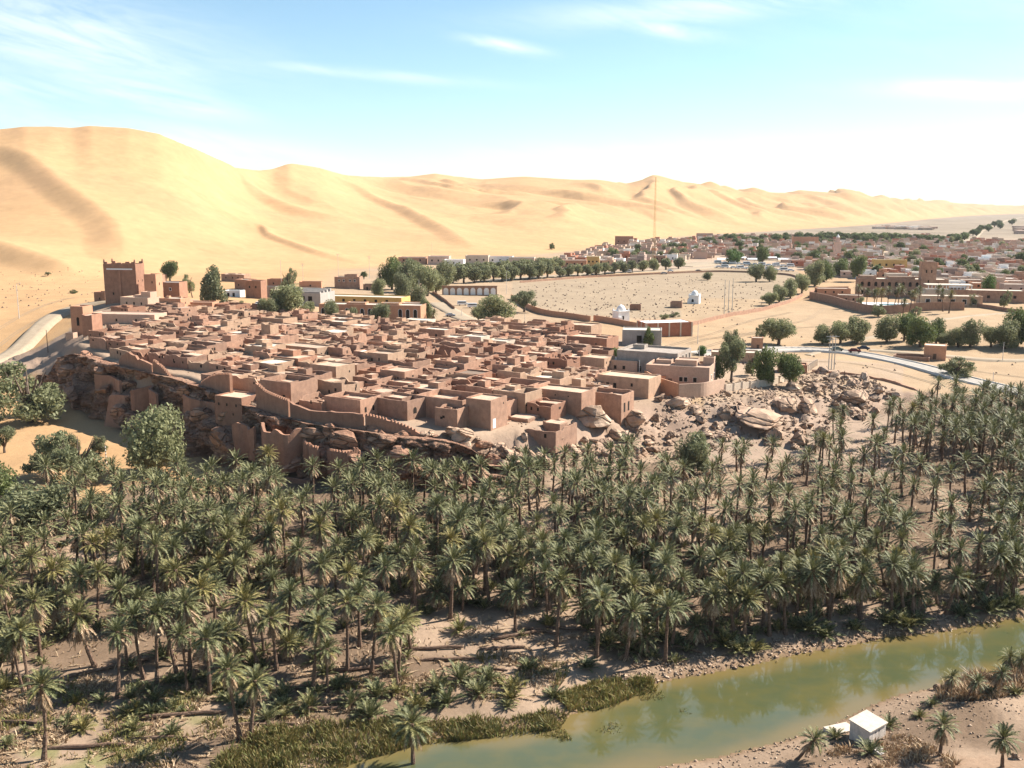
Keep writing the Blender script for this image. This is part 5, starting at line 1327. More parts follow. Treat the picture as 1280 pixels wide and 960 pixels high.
for i, (x, y, du, dv) in enumerate(good):
    r = random.Random(1000 + i)
    px, py = proj(x, y, 20)
    place = min(LM, key=lambda l: (l[1] - px) ** 2 + ((l[2] - py) * 2) ** 2)[0]
    k = r.random(); w, d = du - .1, dv - .1
    left = px < 330
    h = r.uniform(2.2, 4.4) if left else r.uniform(2.9, 5.8)
    mat = r.choice(('mud', 'mud', 'mud', 'mud_pale', 'mud_pale', 'mud_red')); mword = {'mud': 'brown', 'mud_pale': 'pale tan', 'mud_red': 'reddish'}[mat]
    wins = kwin(w, h, r)
    if k < (.20 if left else .25):
        up = r.random() < .7
        bl = [(r.choice((-1, 1)) * w * .22, d * .18, w * r.uniform(.3, .45), d * r.uniform(.35, .5), r.uniform(1.3, 2.3), h - .4)] if up else []
        if up and r.random() < .5: bl.append((-bl[0][0] * 1.3, -d * .22, w * .22, d * .3, r.uniform(.6, 1.3), h - .4))
        rfm = r.choice(('mud_roof', 'mud_roof', 'mud_roof', 'mud_roof', 'mud_pale', 'rooftop_white', 'mud'))
        lab = f'{mword} mud house with {"a raised upper room" if up else ("a whitish flat roof" if rfm == "rooftop_white" else "a flat earthen roof")} {place}'
        house(lab, 'house', w=w, d=d, h=h, rot=KSAR_ROT + r.uniform(-.04, .04), mat=mat, roof=rfm, ruin=r.choice((.04, .12, .2)), blocks=bl, wins=wins, pos=(x, y), seed=i, par=r.uniform(.25, 1.0), rr=.07, group='mud houses packed in the old town')
    elif k < .68:
        bl = [(-w * .22, d * .1, w * .5, d * .72, h - r.uniform(.2, 1.2), 0)] if r.random() < .5 else [(0, d * .24, w * .9, d * .46, h - r.uniform(-.4, 1.), 0)]
        if r.random() < .6: bl.append((w * .3, -d * .22, w * .34, d * .46, h - r.uniform(.8, 1.8), 0))
        if r.random() < .5: bl.append((-w * .25, d * .2, w * .3, d * .35, r.uniform(1.2, 2.0), h - 1.2))
        house(f'{mword} mud house with open court {place}', 'house', w=w, d=d, h=h, rot=KSAR_ROT + r.uniform(-.04, .04), mat=mat, ruin=r.choice((.12, .3, .45)), blocks=bl, wins=wins, pos=(x, y), seed=i, open_court=True, rr=.08, parts_in=r.choice((1, 2, 2)), group='mud houses packed in the old town')
    else:
        bl = [(r.uniform(-.3, -.1) * w, .2 * d, w * .3, d * .35, h * r.uniform(.5, .95), 0), (r.uniform(.1, .3) * w, r.uniform(-.1, .2) * d, w * .45, d * .5, h * r.uniform(.55, .85), 0)]
        house(f'{mword} crumbling roofless mud house {place}', 'house', w=w, d=d, h=h, rot=KSAR_ROT + r.uniform(-.06, .06), mat=mat, ruin=.6, blocks=bl, wins=wins[:2], pos=(x, y), seed=i, open_court=True, rr=.2, parts_in=3, group='mud houses packed in the old town')
KSAR_N = len(good)

# ------------------------------------------------------------------ the new town
def mk_town(i):
    r = random.Random(500 + i); w, d, h = r.uniform(11, 18), r.uniform(9, 14), r.uniform(4.2, 7.5)
    mb = MB(); rf = MB(); ring(mb, w, d, h, .3, 0, i, z0=-2); slab(rf, -w / 2 + .28, w / 2 - .28, -d / 2 + .28, d / 2 - .28, h - .5, .3)
    if r.random() < .6:
        bw, bd = w * r.uniform(.3, .5), d * .5; sx = r.choice((-1, 1)) * w * .22
        ring(mb, bw, bd, h + 2.4, .25, 0, i, sx, d * .2, h - .6); slab(rf, sx - bw / 2 + .25, sx + bw / 2 - .25, d * .2 - bd / 2 + .25, d * .2 + bd / 2 - .25, h + 2.2, .2)
    if r.random() < .5: ring(mb, w * .9, 6, 2.4, .25, 0, i, 0, -d / 2 - 3.1, -2)
    return mb, rf, w, d, h
TOWNM = [mk_town(i) for i in range(10)]
TW = {}
cands = []
rt = random.Random(31)
TP = np.array([at(*p) for p in [(690, 333, 15.5), (742, 316, 15.3), (800, 304, 15), (900, 298, 15), (1000, 297, 15), (1150, 296.5, 15), (1206, 301, 15), (1300, 306, 15), (1420, 320, 15), (1500, 372, 15), (1290, 372, 15), (1200, 362, 15), (1080, 350, 15), (1040, 345, 15), (1010, 338, 15), (985, 329, 15), (900, 322, 15), (800, 331, 15)]])
x0, y0 = TP.min(0); x1, y1 = TP.max(0)
cd = np.array([(rt.uniform(x0, x1), rt.uniform(y0, y1)) for _ in range(16000)])
cd = cd[in_poly(cd[:, 0], cd[:, 1], TP)]
cd = sorted([tuple(c) for c in cd], key=lambda c: c[1] * 0 + rt.random())
MS, _z = ROAD_R
MQ = resample([at(*p) for p in [(740, 342, 15.5), (830, 339, 15.2), (900, 334, 15), (960, 326, 15), (1040, 320, 15), (1120, 315, 15), (1180, 308, 15), (1215, 299, 15), (1225, 289, 15), (1244, 280.5, 15)]], 8.)
acc = []; grid = {}
for (x, y) in cd:
    dd = math.hypot(x, y); rad_ = 15 + max(0, dd - 900) * .010
    if np.min(np.hypot(MQ[:, 0] - x, MQ[:, 1] - y)) < 16: continue
    if any((x - a) ** 2 + (y - b) ** 2 < (r0 + 9) ** 2 for a, b, r0 in OCC): continue
    gk = (int(x // 30), int(y // 30)); ok = True
    for a in (-1, 0, 1):
        for b in (-1, 0, 1):
            for (qx, qy) in grid.get((gk[0] + a, gk[1] + b), ()):
                if (qx - x) ** 2 + (qy - y) ** 2 < rad_ ** 2: ok = False
    if ok: grid.setdefault(gk, []).append((x, y)); acc.append((x, y, dd))
acc.sort(key=lambda c: c[2])
INDIV = 250
stf = MB(); stfr = MB()
sh_w = {}
zon = [(0, 800, 'behind the clipped tree row'), (800, 930, 'left of the vehicle park'), (930, 1040, 'around the minaret'), (1040, 1130, 'behind the hotel'), (1130, 1210, 'behind the hotel tower and pavilion'), (1210, 2000, 'at the right edge')]
for i, (x, y, dd) in enumerate(acc):
    r = random.Random(9000 + i); k = r.randrange(10); mb, rf, w, d, h = TOWNM[k]
    rz = R(-14) + r.choice((0, 0, .05, -.06, PI / 2)) ; z = Z1(x, y)
    px, py = proj(x, y, 15)
    if i < INDIV:
        mat = r.choice(('town', 'town', 'town', 'redbrick', 'cream', 'cream', 'orange', 'pink', 'mud', 'white')); rfm = r.choice(('town_roof', 'town_roof', 'rooftop_white', 'rooftop_white', 'white'))
        if (k, mat) not in sh_w: sh_w[(k, mat)] = mb.mesh('town_wall', M[mat])
        if (k, rfm, 'r') not in sh_w: sh_w[(k, rfm, 'r')] = rf.mesh('town_roof', M[rfm])
        cw = {'town': 'brownish pink', 'redbrick': 'brick red', 'cream': 'cream', 'orange': 'terracotta', 'pink': 'pale pink', 'mud': 'brown', 'white': 'white'}[mat]
        zl = next(n for a, b, n in zon if a <= px < b); dist = 'nearest the fields' if dd < 850 else 'in the middle rows' if dd < 1150 else 'in the far rows'
        t = thing('town_house', f'{cw} flat-roofed town house {dist} {zl}', 'house', (x, y, z), rz, 'flat-roofed houses of the new town')
        obj('wall', sh_w[(k, mat)], t); obj('roof', sh_w[(k, rfm, 'r')], t)
        for s, uu in ([('f', -w * .25), ('f', w * .2)] if rz > -1 and rz < 1 else [('l', -d * .2), ('l', d * .2)]):
            put_opening(t, s, uu, h * .45, 1.4, 1.5, w, d)
    else:
        ca, sa = math.cos(rz), math.sin(rz)
        for src, dst in ((mb, stf), (rf, stfr)):
            dst.add([(x + a * ca - b * sa, y + a * sa + b * ca, c + z) for a, b, c in src.v], src.f)
if stf.v:
    t = thing('far_town', 'mass of far flat-roofed houses at the back of the new town', 'houses', (0, 0, 0)); t['kind'] = 'stuff'
    stf.build('wall', M['town_mix'], t)['kind'] = 'stuff'; stfr.build('roof', M['town_roof_mix'], t)['kind'] = 'stuff'
print('ksar', KSAR_N, 'town', len(acc))
# houses at the foot of the dunes behind the clipped trees
for (px, py, w, h, mat, rf, lab) in [(515, 330, 26, 6, 'mud', 'town_roof', 'brown house at the dune foot above the tall dark tree'), (548, 331, 20, 8, 'town', 'town_roof', 'taller brown house with thin mast at the dune foot'), (567, 333, 18, 6, 'white', 'rooftop_white', 'white walled house at the dune foot, left of the clipped trees'),
                                     (596, 330, 22, 8, 'cream', 'mud', 'pale house with brown parapet at the dune foot'), (625, 330, 24, 7, 'white', 'mud', 'white house with dark roof line at the dune foot'), (652, 331, 24, 7, 'cream', 'town_roof', 'cream house with brown roof between two masts'),
                                     (676, 331, 20, 6, 'town', 'rooftop_white', 'low brown house at the right end of the dune foot row'), (718, 335, 22, 7, 'orange', 'town_roof', 'terracotta house just before the new town'), (741, 333, 12, 9, 'ochre', 'rooftop_white', 'small ochre house before the new town'),
                                     (760, 313, 34, 6, 'mud', 'town_roof', 'long dark wall of houses on the sand spur left of the mast'), (780, 307, 26, 13, 'mud_red', 'mud', 'tall dark red house on the sand spur left of the lattice mast'), (848, 306, 40, 8, 'mud', 'town_roof', 'wide brown building right of the lattice mast under the dunes'),
                                     (881, 301, 26, 12, 'town', 'town_roof', 'tall pink block under the dunes'), (1007, 309, 34, 14, 'orange', 'teal', 'large terracotta hall with teal roof line in the new town')]:
    house(lab, 'house', px, py, w, 12, h, R(-6), mat, rf, wins=wn_('f', [-w * .3, 0, w * .3], h * .4, 1.5, 1.6), par=.4)
# the dark ring of ruins far out on the gravel plain
mb = MB(); r = random.Random(3)
for k in range(60):
    px = r.uniform(1098, 1166); py = 284 + (px - 1098) * .02 + r.uniform(-1.2, 2.2); x, y = at(px, py, 15)
    mb.box(x - 14, x + 14, y - 8, y + 8, 14, r.uniform(17, 21), r.uniform(-.2, .2), (x, y))
t = mb.build('far_estate', M['town_mix']); tag(t, 'dark band of low buildings far out on the gravel plain', 'houses', kind='stuff')
mb = MB()
for k in range(40):
    px = r.uniform(1268, 1340); py = r.uniform(283, 294); x, y = at(px, py, 15)
    mb.box(x - 12, x + 12, y - 8, y + 8, 14, r.uniform(19, 23), r.uniform(-.2, .2), (x, y))
t = mb.build('roadside_houses', M['town']); tag(t, 'low houses beside the far road at the right edge', 'houses', kind='stuff')
# ------------------------------------------------------------------ date palms
def frond(L, el, curl, az, base, w=.55, n=9, seed=0, leaf=True):
    """arching rachis with paired leaflets; returns vertices and triangles"""
    r = random.Random(seed)
    V, F = [], []
    p = Vector(base); d_el = el; st = L / n
    side = Vector((-math.sin(az), math.cos(az), 0)); pts = []
    for i in range(n + 1):
        d = Vector((math.cos(az) * math.cos(d_el), math.sin(az) * math.cos(d_el), math.sin(d_el)))
        pts.append((p.copy(), d.copy())); p = p + d * st; d_el -= curl / n * (1.2 if i > 2 else .6)
    for i in range(n):                      # rachis
        a, b = pts[i][0], pts[i + 1][0]; t = .045 * (1 - i / n) + .012; k = len(V)
        up = side.cross(pts[i][1]).normalized() * t
        V += [a - side * t, a + side * t, b + side * t, b - side * t]; F += [(k, k + 1, k + 2, k + 3)]
    for i in range(1, n + 1):
        for h in (0, .5):
            q = i + h
            if q > n: continue
            a, d = pts[i]; a = a + d * st * h * (1 if i < n else 0)
            wl_ = w * math.sin(PI * min(1, (q / n) * .86 + .1)) ** .7 * r.uniform(.8, 1.15)
            for s in (-1, 1):
                up = side.cross(d).normalized(); up = up if up.z > 0 else -up
                tip = a + side * s * wl_ * .80 + d * wl_ * .75 + up * wl_ * .30 + Vector((0, 0, r.uniform(-.12, .02)))
                k = len(V); hw = st * .30
                V += [a - d * hw, a + d * hw, tip]; F += [(k, k + 1, k + 2)]
    return V, F
def pack(parts, name, mat, smooth=False):
    V, T, Q = [], [], []
    for v, f in parts:
        b = len(V); V += [p[:] for p in v]
        for a in f: (T if len(a) == 3 else Q).append(tuple(b + i for i in a))
    return np_mesh(name, V, [T, Q], mat, smooth)
def crown_parts(seed, nf=44, L=3.1, lod=9):
    r = random.Random(seed); out = []
    for i in range(nf):
        t = i / nf; az = i * 2.39996 + r.uniform(-.25, .25)
        el = lerp(1.45, -.45, t ** .9) + r.uniform(-.16, .16)
        out.append(frond(L * r.uniform(.82, 1.1) * lerp(.75, 1, min(1, t * 2)), el, lerp(.45, .95, t) + r.uniform(-.25, .3), az, (math.cos(az) * .18, math.sin(az) * .18, .1 - .5 * t), .40, lod, seed * 100 + i))
    return out
def skirt_parts(seed, nf=20, L=2.4, lod=6):
    r = random.Random(seed); out = []
    for i in range(nf):
        az = i * 2.39996 + r.uniform(-.3, .3)
        out.append(frond(L * r.uniform(.7, 1.1), r.uniform(-1.3, -.55), r.uniform(.2, .7), az, (math.cos(az) * .2, math.sin(az) * .2, -.55 - r.uniform(0, .6)), .42, lod, seed * 77 + i))
    return out
CROWN = [pack(crown_parts(i, 44 + 5 * (i % 4), 2.6 + .22 * (i % 3)), 'palm_crown', M['frond']) for i in range(8)]
SKIRT = [pack(skirt_parts(i, 26 + 10 * (i % 4), 1.9 + .3 * (i % 3)), 'palm_skirt', M['frond_dead']) for i in range(8)]
LOW_CROWN = [(crown_parts(50 + i, 32, 2.9, 4), skirt_parts(60 + i, 16, 2.1, 3)) for i in range(4)]
def trunk_mb(h, bend, seed, r0=.34, r1=.22):
    r = random.Random(seed); a = r.uniform(0, 6.28); mb = MB(); n = 8
    pts = [(bend * math.cos(a) * ((1 - t) ** 2), bend * math.sin(a) * ((1 - t) ** 2), t * (h + 1) - 1) for t in [i / n for i in range(n + 1)]]
    mb.tube(pts, [lerp(r0 * 1.25, r1, min(1, t * 2.2)) * (1 + .10 * ((i % 2) * 2 - 1)) + (.10 if i >= n - 1 else 0) for i, t in enumerate([i / n for i in range(n + 1)])], 7)
    return mb
TRH = [3.5, 5.0, 6.2, 7.4, 8.6, 9.8, 11.2]
TRUNK = [[trunk_mb(h, b, i * 7 + j).mesh('palm_trunk', M['bark']) for j, b in enumerate((.3, 1.3))] for i, h in enumerate(TRH)]
# fronds as single pieces, for the palms nearest the viewer
FR1 = [pack([frond(2.6, .0, .6 + .2 * k, 0, (0.18, 0, 0), .6, 10, 900 + k)], 'frond', M['frond']) for k in range(3)]
FRD = [pack([frond(2.3, -.3, .5, 0, (.2, 0, 0), .36, 7, 950 + k)], 'dead_frond', M['frond_dead']) for k in range(2)]
def palm(x, y, z, h, label, group, seed, s=1., lean=0, hero=False, skirt=True, sk=None):
    r = random.Random(seed)
    k = int(np.argmin([abs(h / s - q) for q in TRH]))
    t = thing('date_palm', label, 'palm', (x, y, z), r.uniform(0, 6.28), group)
    t.scale = (s, s, s * (h / s) / TRH[k] if False else s)
    if lean: t.rotation_euler = (lean * math.cos(r.uniform(-1, 1)) * .3, lean, 0)
    else: t.rotation_euler = (r.gauss(0, .07), r.gauss(0, .07), t.rotation_euler[2])
    hh = TRH[k]
    obj('trunk', TRUNK[k][r.random() < .35], t)
    if hero:
        for i in range(38):
            q = i / 38; az = i * 2.39996 + r.uniform(-.2, .2); el = lerp(1.4, -.3, q ** .85)
            obj('frond', FR1[i % 3], t, (0, 0, hh + .1 - .5 * q), (0, -el, az), (lerp(.8, 1.02, min(1, 2 * q)),) * 3)
        for i in range(30):
            az = i * 2.39996 + r.uniform(-.2, .2)
            obj('dead_frond', FRD[i % 2], t, (0, 0, hh - .6 - .4 * r.random()), (0, r.uniform(.55, 1.2), az), (r.uniform(.8, 1.1),) * 3)
        return t
    obj('crown', CROWN[r.randrange(8)], t, (0, 0, hh), (0, 0, r.uniform(0, 6.28)))
    if skirt: obj('dry_skirt', SKIRT[sk if sk is not None else r.randrange(8)], t, (0, 0, hh - .1), (0, 0, r.uniform(0, 6.28)), (1, 1, r.uniform(.8, 1.25)))
    return t
# crown centre px, py and foot py of palms that can be pointed at one by one
NAMED = [
 (517, 905, 962, 'palm whose trunk rises out of the river edge at the bottom centre', 1.05), (66, 862, 946, 'lone palm with grey drooping skirt at the bottom left corner', 1), (297, 822, 930, 'left palm of the slim pair standing by the green patch', .95),
 (314, 848, 924, 'right, shorter palm of the slim pair by the green patch', .95), (36, 776, 872, 'slim palm left of the lone bottom left palm', .9), (22, 808, 870, 'small-crowned slanting palm near the left edge', .85), (695, 722, 810, 'tall palm with a straight trunk standing clear, centre of the grove front', 1.1),
 (745, 738, 822, 'palm right of the tall clear palm with a hanging brown skirt', 1.05), (466, 758, 846, 'tall front palm with fat brown skirt above the fallen logs', 1.), (498, 782, 858, 'front palm right of the one with the fat skirt', 1.), (386, 768, 866, 'front palm leaning left above the bushy young palms', .95),
 (347, 770, 838, 'front palm with a thick slanted trunk', 1.0), (405, 805, 866, 'short crowned palm behind the leaning one', .8), (430, 752, 840, 'thin front palm between the leaning one and the fat-skirted one', .95), (108, 768, 835, 'broad palm with huge brown skirt in the left front', 1.15),
 (170, 768, 850, 'palm with a round pale brown skirt in the left front', 1.), (200, 755, 852, 'palm beside the round-skirted one, with twin-like trunk', .95), (222, 748, 848, 'dense palm over bare ground at the left front', 1.), (246, 745, 842, 'palm with forked looking trunk at the left front', 1.),
 (784, 760, 825, 'yellowish bushy palm at the river bank, centre', 1.15), (822, 740, 800, 'yellow-green short palm behind the river bank', 1.), (1180, 470, 540, 'lone palm in front of the road, left of the tall slim one', .85), (1274, 478, 545, 'tall slim palm at the far right in front of the road', .85),
 (1243, 492, 548, 'palm between the lone one and the tall slim one by the road', .8), (1048, 490, 552, 'tall slim palm standing against the scree', .8), (1040, 505, 556, 'slim palm beside the one standing against the scree', .8), (1026, 548, 600, 'palm over the lower scree with the dry slope behind', .9),
 (338, 562, 606, 'first palm at the sunlit sand below the lower rampart', .95), (1108, 558 - 60, 548, 'left palm of the trio above the sandy slope', .8), (1136, 487, 552, 'middle palm of the trio above the sandy slope', .85), (1152, 508, 560, 'right palm of the trio above the sandy slope', .8),
 (770, 628, 668, 'small ragged palm standing alone in the sandy gap', .7), (545, 678, 722, 'small palm with ball-shaped brown skirt in the middle', .75), (258, 655, 726, 'long leaning palm in the left middle of the grove', .95)]
PPOS = []
r_ = random.Random(5)
for i, (px, cy, fy, lab, s) in enumerate(NAMED):
    x, y, z = G(px + (5 if 'leaning' in lab else 0), fy)
    dist = math.hypot(x, y); hgt = max(3.5, (fy - cy) / FPX * math.hypot(dist, CAM_Z) * 1.0 - .3)
    palm(x, y, z, hgt, lab, None, 3000 + i, s, hero=(i < 14))
    PPOS.append((x, y))
GP = np.array([at(*p) for p in [(-160, 700, 4.5), (-60, 650, 5), (60, 640, 5.5), (125, 622, 6), (215, 626, 5.4), (330, 624, 5), (390, 624, 5), (480, 626, 5), (560, 627, 5), (640, 622, 5), (760, 598, 5.2), (880, 575, 5.5), (960, 575, 5.5), (1030, 560, 6), (1085, 548, 7),
                               (1120, 530, 7.5), (1160, 512, 8), (1230, 512, 7.8), (1300, 520, 7.6), (1450, 540, 7.3), (1600, 700, 3), (1420, 742, 1.5), (1285, 770, 1.2), (1190, 788, 1), (1100, 796, 1), (1010, 812, 1), (930, 826, 1), (850, 838, 1), (800, 838, 1), (720, 812, 1.6), (650, 800, 2), (560, 800, 2),
                               (500, 844, 2), (430, 858, 1.8), (330, 838, 2.6), (260, 862, 2.6), (150, 862, 2.8), (60, 850, 3.2), (-40, 870, 3), (-160, 880, 3)]])
x0, y0 = GP.min(0); x1, y1 = GP.max(0)
GAPS = [[(940, 640), (1000, 600), (1060, 585), (1080, 612), (1030, 645), (1015, 690), (935, 705), (920, 660)], [(640, 665), (690, 650), (790, 640), (810, 668), (720, 690), (650, 690)], [(540, 790), (700, 770), (760, 800), (720, 830), (560, 820)],
[(990, 560), (1110, 545), (1150, 590), (1090, 600), (1010, 600)], [(860, 640), (940, 600), (960, 640), (880, 700)], [(1150, 770), (1200, 760), (1250, 765), (1200, 790)],
        [(250, 745), (330, 735), (345, 765), (280, 780)], [(360, 640), (430, 650), (420, 690), (350, 680)], [(430, 700), (540, 690), (560, 720), (450, 730)], [(1130, 520), (1190, 520), (1180, 560), (1120, 560)], [(870, 560), (1000, 560), (1010, 600), (960, 610), (880, 590)]]
GAPS = [np.array(g, float) for g in GAPS]
cand = []; rp = random.Random(99)
for _ in range(14000):
    x, y = rp.uniform(x0, x1), rp.uniform(y0, y1); cand.append((x, y))
cand = np.array(cand); kk = in_poly(cand[:, 0], cand[:, 1], GP) & (np.abs(np.arctan2(cand[:, 0], cand[:, 1])) < R(33)); cand = cand[kk]
zc_ = Z(cand[:, 0], cand[:, 1]); rdc = river_d(cand[:, 0], cand[:, 1])
clum = fbm(cand[:, 0] / 21, cand[:, 1] / 17, 777, 2) * .75 + fbm(cand[:, 0] / 8, cand[:, 1] / 8, 778, 2) * .45
fill = []
for (x, y), z, rd0, cl_ in zip(cand, zc_, rdc, clum):
    if rd0 < 3.2: continue
    px, py = proj(x, y, z)
    ingap = any(in_poly(np.array([px]), np.array([py]), g)[0] for g in GAPS)
    rad_ = 3.35 - 1.7 * cl_ + (1.3 if 800 < px < 1040 and py < 640 else 0)
    if ingap and rp.random() > .12: continue
    if cl_ < -.12 and rp.random() < .9: continue
    if any((x - a) ** 2 + (y - b) ** 2 < rad_ ** 2 for a, b in PPOS): continue
    PPOS.append((x, y)); fill.append((x, y, z, px, py))
fill.sort(key=lambda c: math.hypot(c[0], c[1]))
print('palms', len(fill) + len(NAMED))
PR = 240
far_v = []
r = random.Random(8)
rowname = lambda py: 'in the front row' if py > 810 else 'behind the front row' if py > 760 else 'in the middle rows' if py > 700 else 'in the back rows'
def colname(px):
    for a, n_ in ((80, 'at the left edge'), (180, 'below the big tamarisk'), (270, 'below the lone dense tree'), (360, 'below the lower rampart'), (450, 'below the crenellated ledge wall'), (540, 'below the straight rampart'), (630, 'below the tall square house'),
                  (720, 'below the ruined courtyard'), (810, 'below the boulder shelf'), (890, 'below the pink villa'), (980, 'below the biggest boulder'), (1060, 'below the scree'), (1150, 'below the road curve'), (1230, 'upstream of the white hut'), (9999, 'at the right edge')):
        if px < a: return n_
for i, (x, y, z, px, py) in enumerate(fill):
    rr0 = random.Random(4000 + i)
    hgt = rr0.choice((3.5, 5, 6.2, 7.4, 7.4, 8.6, 8.6, 9.8, 11.2)) if py > 640 else rr0.choice((3.5, 5, 5, 6.2, 7.4)) if 800 < px < 1020 else rr0.choice((6.2, 7.4, 8.6, 9.8)) if px > 1020 else rr0.choice((5, 6.2, 7.4, 8.6, 8.6, 9.8))
    if i < PR:
        sz = 'short' if hgt < 6 else 'medium' if hgt < 8 else 'tall'
        sk = None if rr0.random() < .12 else rr0.randrange(8)
        skw = 'without dry skirt' if sk is None else ('with thin dry skirt', 'with brown skirt', 'with thick brown skirt', 'with heavy brown skirt')[sk % 4]
        palm(x, y, z - .1, hgt, f'{sz} date palm {skw} {rowname(py)} {colname(px)}', 'date palms of the grove', 5000 + i, rr0.uniform(.80, 1.12), skirt=sk is not None, sk=sk)
    else:
        far_v.append((x, y, z, hgt, rr0.randrange(4), rr0.uniform(0, 6.28), rr0.uniform(.9, 1.15)))
# the remaining, farthest palms as one body of growth
lib = []
for cp, sp_ in LOW_CROWN:
    def arr(parts):
        V, T, Q = [], [], []
        for v, f in parts:
            b = len(V); V += [p[:] for p in v]
            for a in f: (T if len(a) == 3 else Q).append(tuple(b + i for i in a))
        return np.array(V), np.array(T), np.array(Q)
    lib.append((arr(cp), arr(sp_)))
def join_far(which, name, mat, parent):
    Vs, Ts, Qs, b = [], [], [], 0
    for x, y, z, h, k, a, s in far_v:
        if which == 2:
            mb = trunk_mb(h / s, .6, int(a * 100)); V = np.array(mb.v); T = None; Q = np.array([f for f in mb.f if len(f) == 4])
        else: V, T, Q = lib[k][which]
        ca, sa = math.cos(a), math.sin(a); o = np.array([x, y, z + (0 if which == 2 else h)])
        W_ = np.stack([V[:, 0] * ca - V[:, 1] * sa, V[:, 0] * sa + V[:, 1] * ca, V[:, 2]], -1) * s + o
        Vs.append(W_); Qs.append(Q + b)
        if T is not None: Ts.append(T + b)
        b += len(V)
    fs = [np.vstack(Qs)] + ([np.vstack(Ts)] if Ts else [])
    o = obj(name, np_mesh(name, np.vstack(Vs), fs, mat), parent); o['kind'] = 'stuff'; return o
if far_v:
    t = thing('far_palms', 'mass of the farthest date palms at the back of the grove', 'palms'); t['kind'] = 'stuff'
    join_far(0, 'crown', M['frond'], t); join_far(1, 'dry_skirt', M['frond_dead'], t); join_far(2, 'trunk', M['bark'], t)
# young palms: rosettes on the ground
YOUNG = []
for i in range(5):
    rr0 = random.Random(70 + i); parts = []
    for k in range(26):
        az = k * 2.39996 + rr0.uniform(-.3, .3)
        parts.append(frond(rr0.uniform(1.7, 2.7), lerp(1.45, .35, k / 26) + rr0.uniform(-.1, .1), rr0.uniform(.5, 1.1), az, (math.cos(az) * .12, math.sin(az) * .12, .05), .5, 7, 7000 + i * 40 + k))
    YOUNG.append(pack(parts, 'young_palm', M['frond']))
def young(x, y, z, s, label, group, seed):
    rr0 = random.Random(seed)
    o = obj('young_palm', YOUNG[rr0.randrange(5)], None, (x, y, z - .1), (rr0.gauss(0, .08), rr0.gauss(0, .08), rr0.uniform(0, 6.28)), (s, s, s * rr0.uniform(.8, 1.1)))
    tag(o, label, 'young palm', group)
for i, (px, py, s, lab) in enumerate([(462, 896, 1.25, 'large grey-green young palm at the reed edge, bottom centre left'), (505, 896, .95, 'young palm just right of the large grey-green one'), (420, 862, .95, 'young palm under the leaning front palm'), (335, 900, .95, 'pale young palm right of the slim pair'),
                                      (598, 868, 1.15, 'young palm with splayed fronds left of the sandy nook'), (634, 884, .75, 'small upright young palm at the sandy nook by the reeds'), (692, 872, .95, 'young palm standing in the reeds'), (660, 838, 1, 'young palm leaning over a log, centre'), (548, 862, 1.1, 'bushy young palm above the reeds'),
                                      (160, 893, .9, 'young palm on the left clearing'), (216, 918, .9, 'young palm beside the green patch'), (104, 912, .9, 'young palm right of the lone corner palm'), (5, 862, 1.1, 'young palm cut by the left edge'), (575, 790, 1.1, 'young palm with white-lit fronds in the shade'), (8, 932, .8, 'young palm low at the left edge'),
                                      (700, 745, 1., 'young palm at the foot of the tall clear palm'), (180, 950, .8, 'young palm at the bottom edge near the white stones'), (240, 790, 1, 'young palm in the shade of the left front palms')]):
    x, y, z = G(px, py); young(x, y, z, s, lab, None, 600 + i)
n = 0
for i, (x, y, z, px, py) in enumerate(fill):
    rr0 = random.Random(200 + i)
    if rr0.random() < (.34 if px < 880 else .4) and n < 175:
        a = rr0.uniform(0, 6.28); q = rr0.uniform(.6, 2.2); xx, yy = x + math.cos(a) * q, y + math.sin(a) * q
        if river_d(np.array([xx]), np.array([yy]))[0] < 1.5: continue
        young(xx, yy, Z1(xx, yy), rr0.uniform(.7, 1.3), f'ground-level young palm {rowname(py)} {colname(px)}', 'young palms growing between the trunks', 900 + i); n += 1
for i, (px, py, s_) in enumerate([(905, 808, 1.5), (922, 815, 1.3), (1012, 790, 1.6), (1030, 796, 1.3), (1068, 788, 1.1), (1110, 780, 1.7), (1130, 784, 1.5), (1146, 778, 1.2), (1200, 770, 1.2), (1236, 766, 1.5), (1252, 762, 1.3), (1270, 760, 1.5), (830, 800, 1.3), (845, 806, 1.1), (760, 806, 1.2), (788, 815, 1.5), (440, 880, 1.2), (520, 885, 1.0), (385, 885, 1.1), (300, 885, .9), (560, 880, 1.2), (610, 850, 1.1), (575, 850, 1.2), (470, 870, 1.3), (355, 870, 1.), (640, 862, 1.1), (300, 862, 1.1), (735, 835, 1.)]):
    x, y, z = G(px, py); young(x, y, z, s_, f'bushy young palm at the water side {colname(px)}', 'bushy young palms along the far bank', 7200 + i)
for i, (px, py, h) in enumerate([(1012, 785, 9.8), (1022, 780, 8.6), (1040, 782, 11.2), (1075, 775, 8.6), (1112, 775, 9.8), (1124, 770, 7.4), (1142, 772, 8.6), (1185, 768, 7.4), (1232, 760, 9.8), (1248, 757, 8.6), (1266, 755, 9.8), (912, 800, 8.6), (926, 806, 7.4), (962, 796, 9.8), (980, 792, 8.6)]):
    x, y, z = G(px, py); palm(x, y, z, h, f'river bank date palm {colname(px)}', 'date palms on the far river bank', 7400 + i, 1.05 + .03 * (i % 4))
r = random.Random(71); n = 0
while n < 48:
    px, py = r.uniform(-10, 720), r.uniform(835, 925)
    if py > np.interp(px, [0, 260, 330, 460, 640, 720], [955, 930, 905, 892, 880, 850]) or py < 850 - 10 * (px > 480): continue
    x, y, z = G(px, py); young(x, y, z, r.uniform(.45, .95), 'low young palm in the clearing %s' % ('at the bottom left' if px < 240 else 'left of centre by the reeds' if px < 480 else 'right of centre by the reeds'), 'low young palms in the river clearing', 7600 + n); n += 1
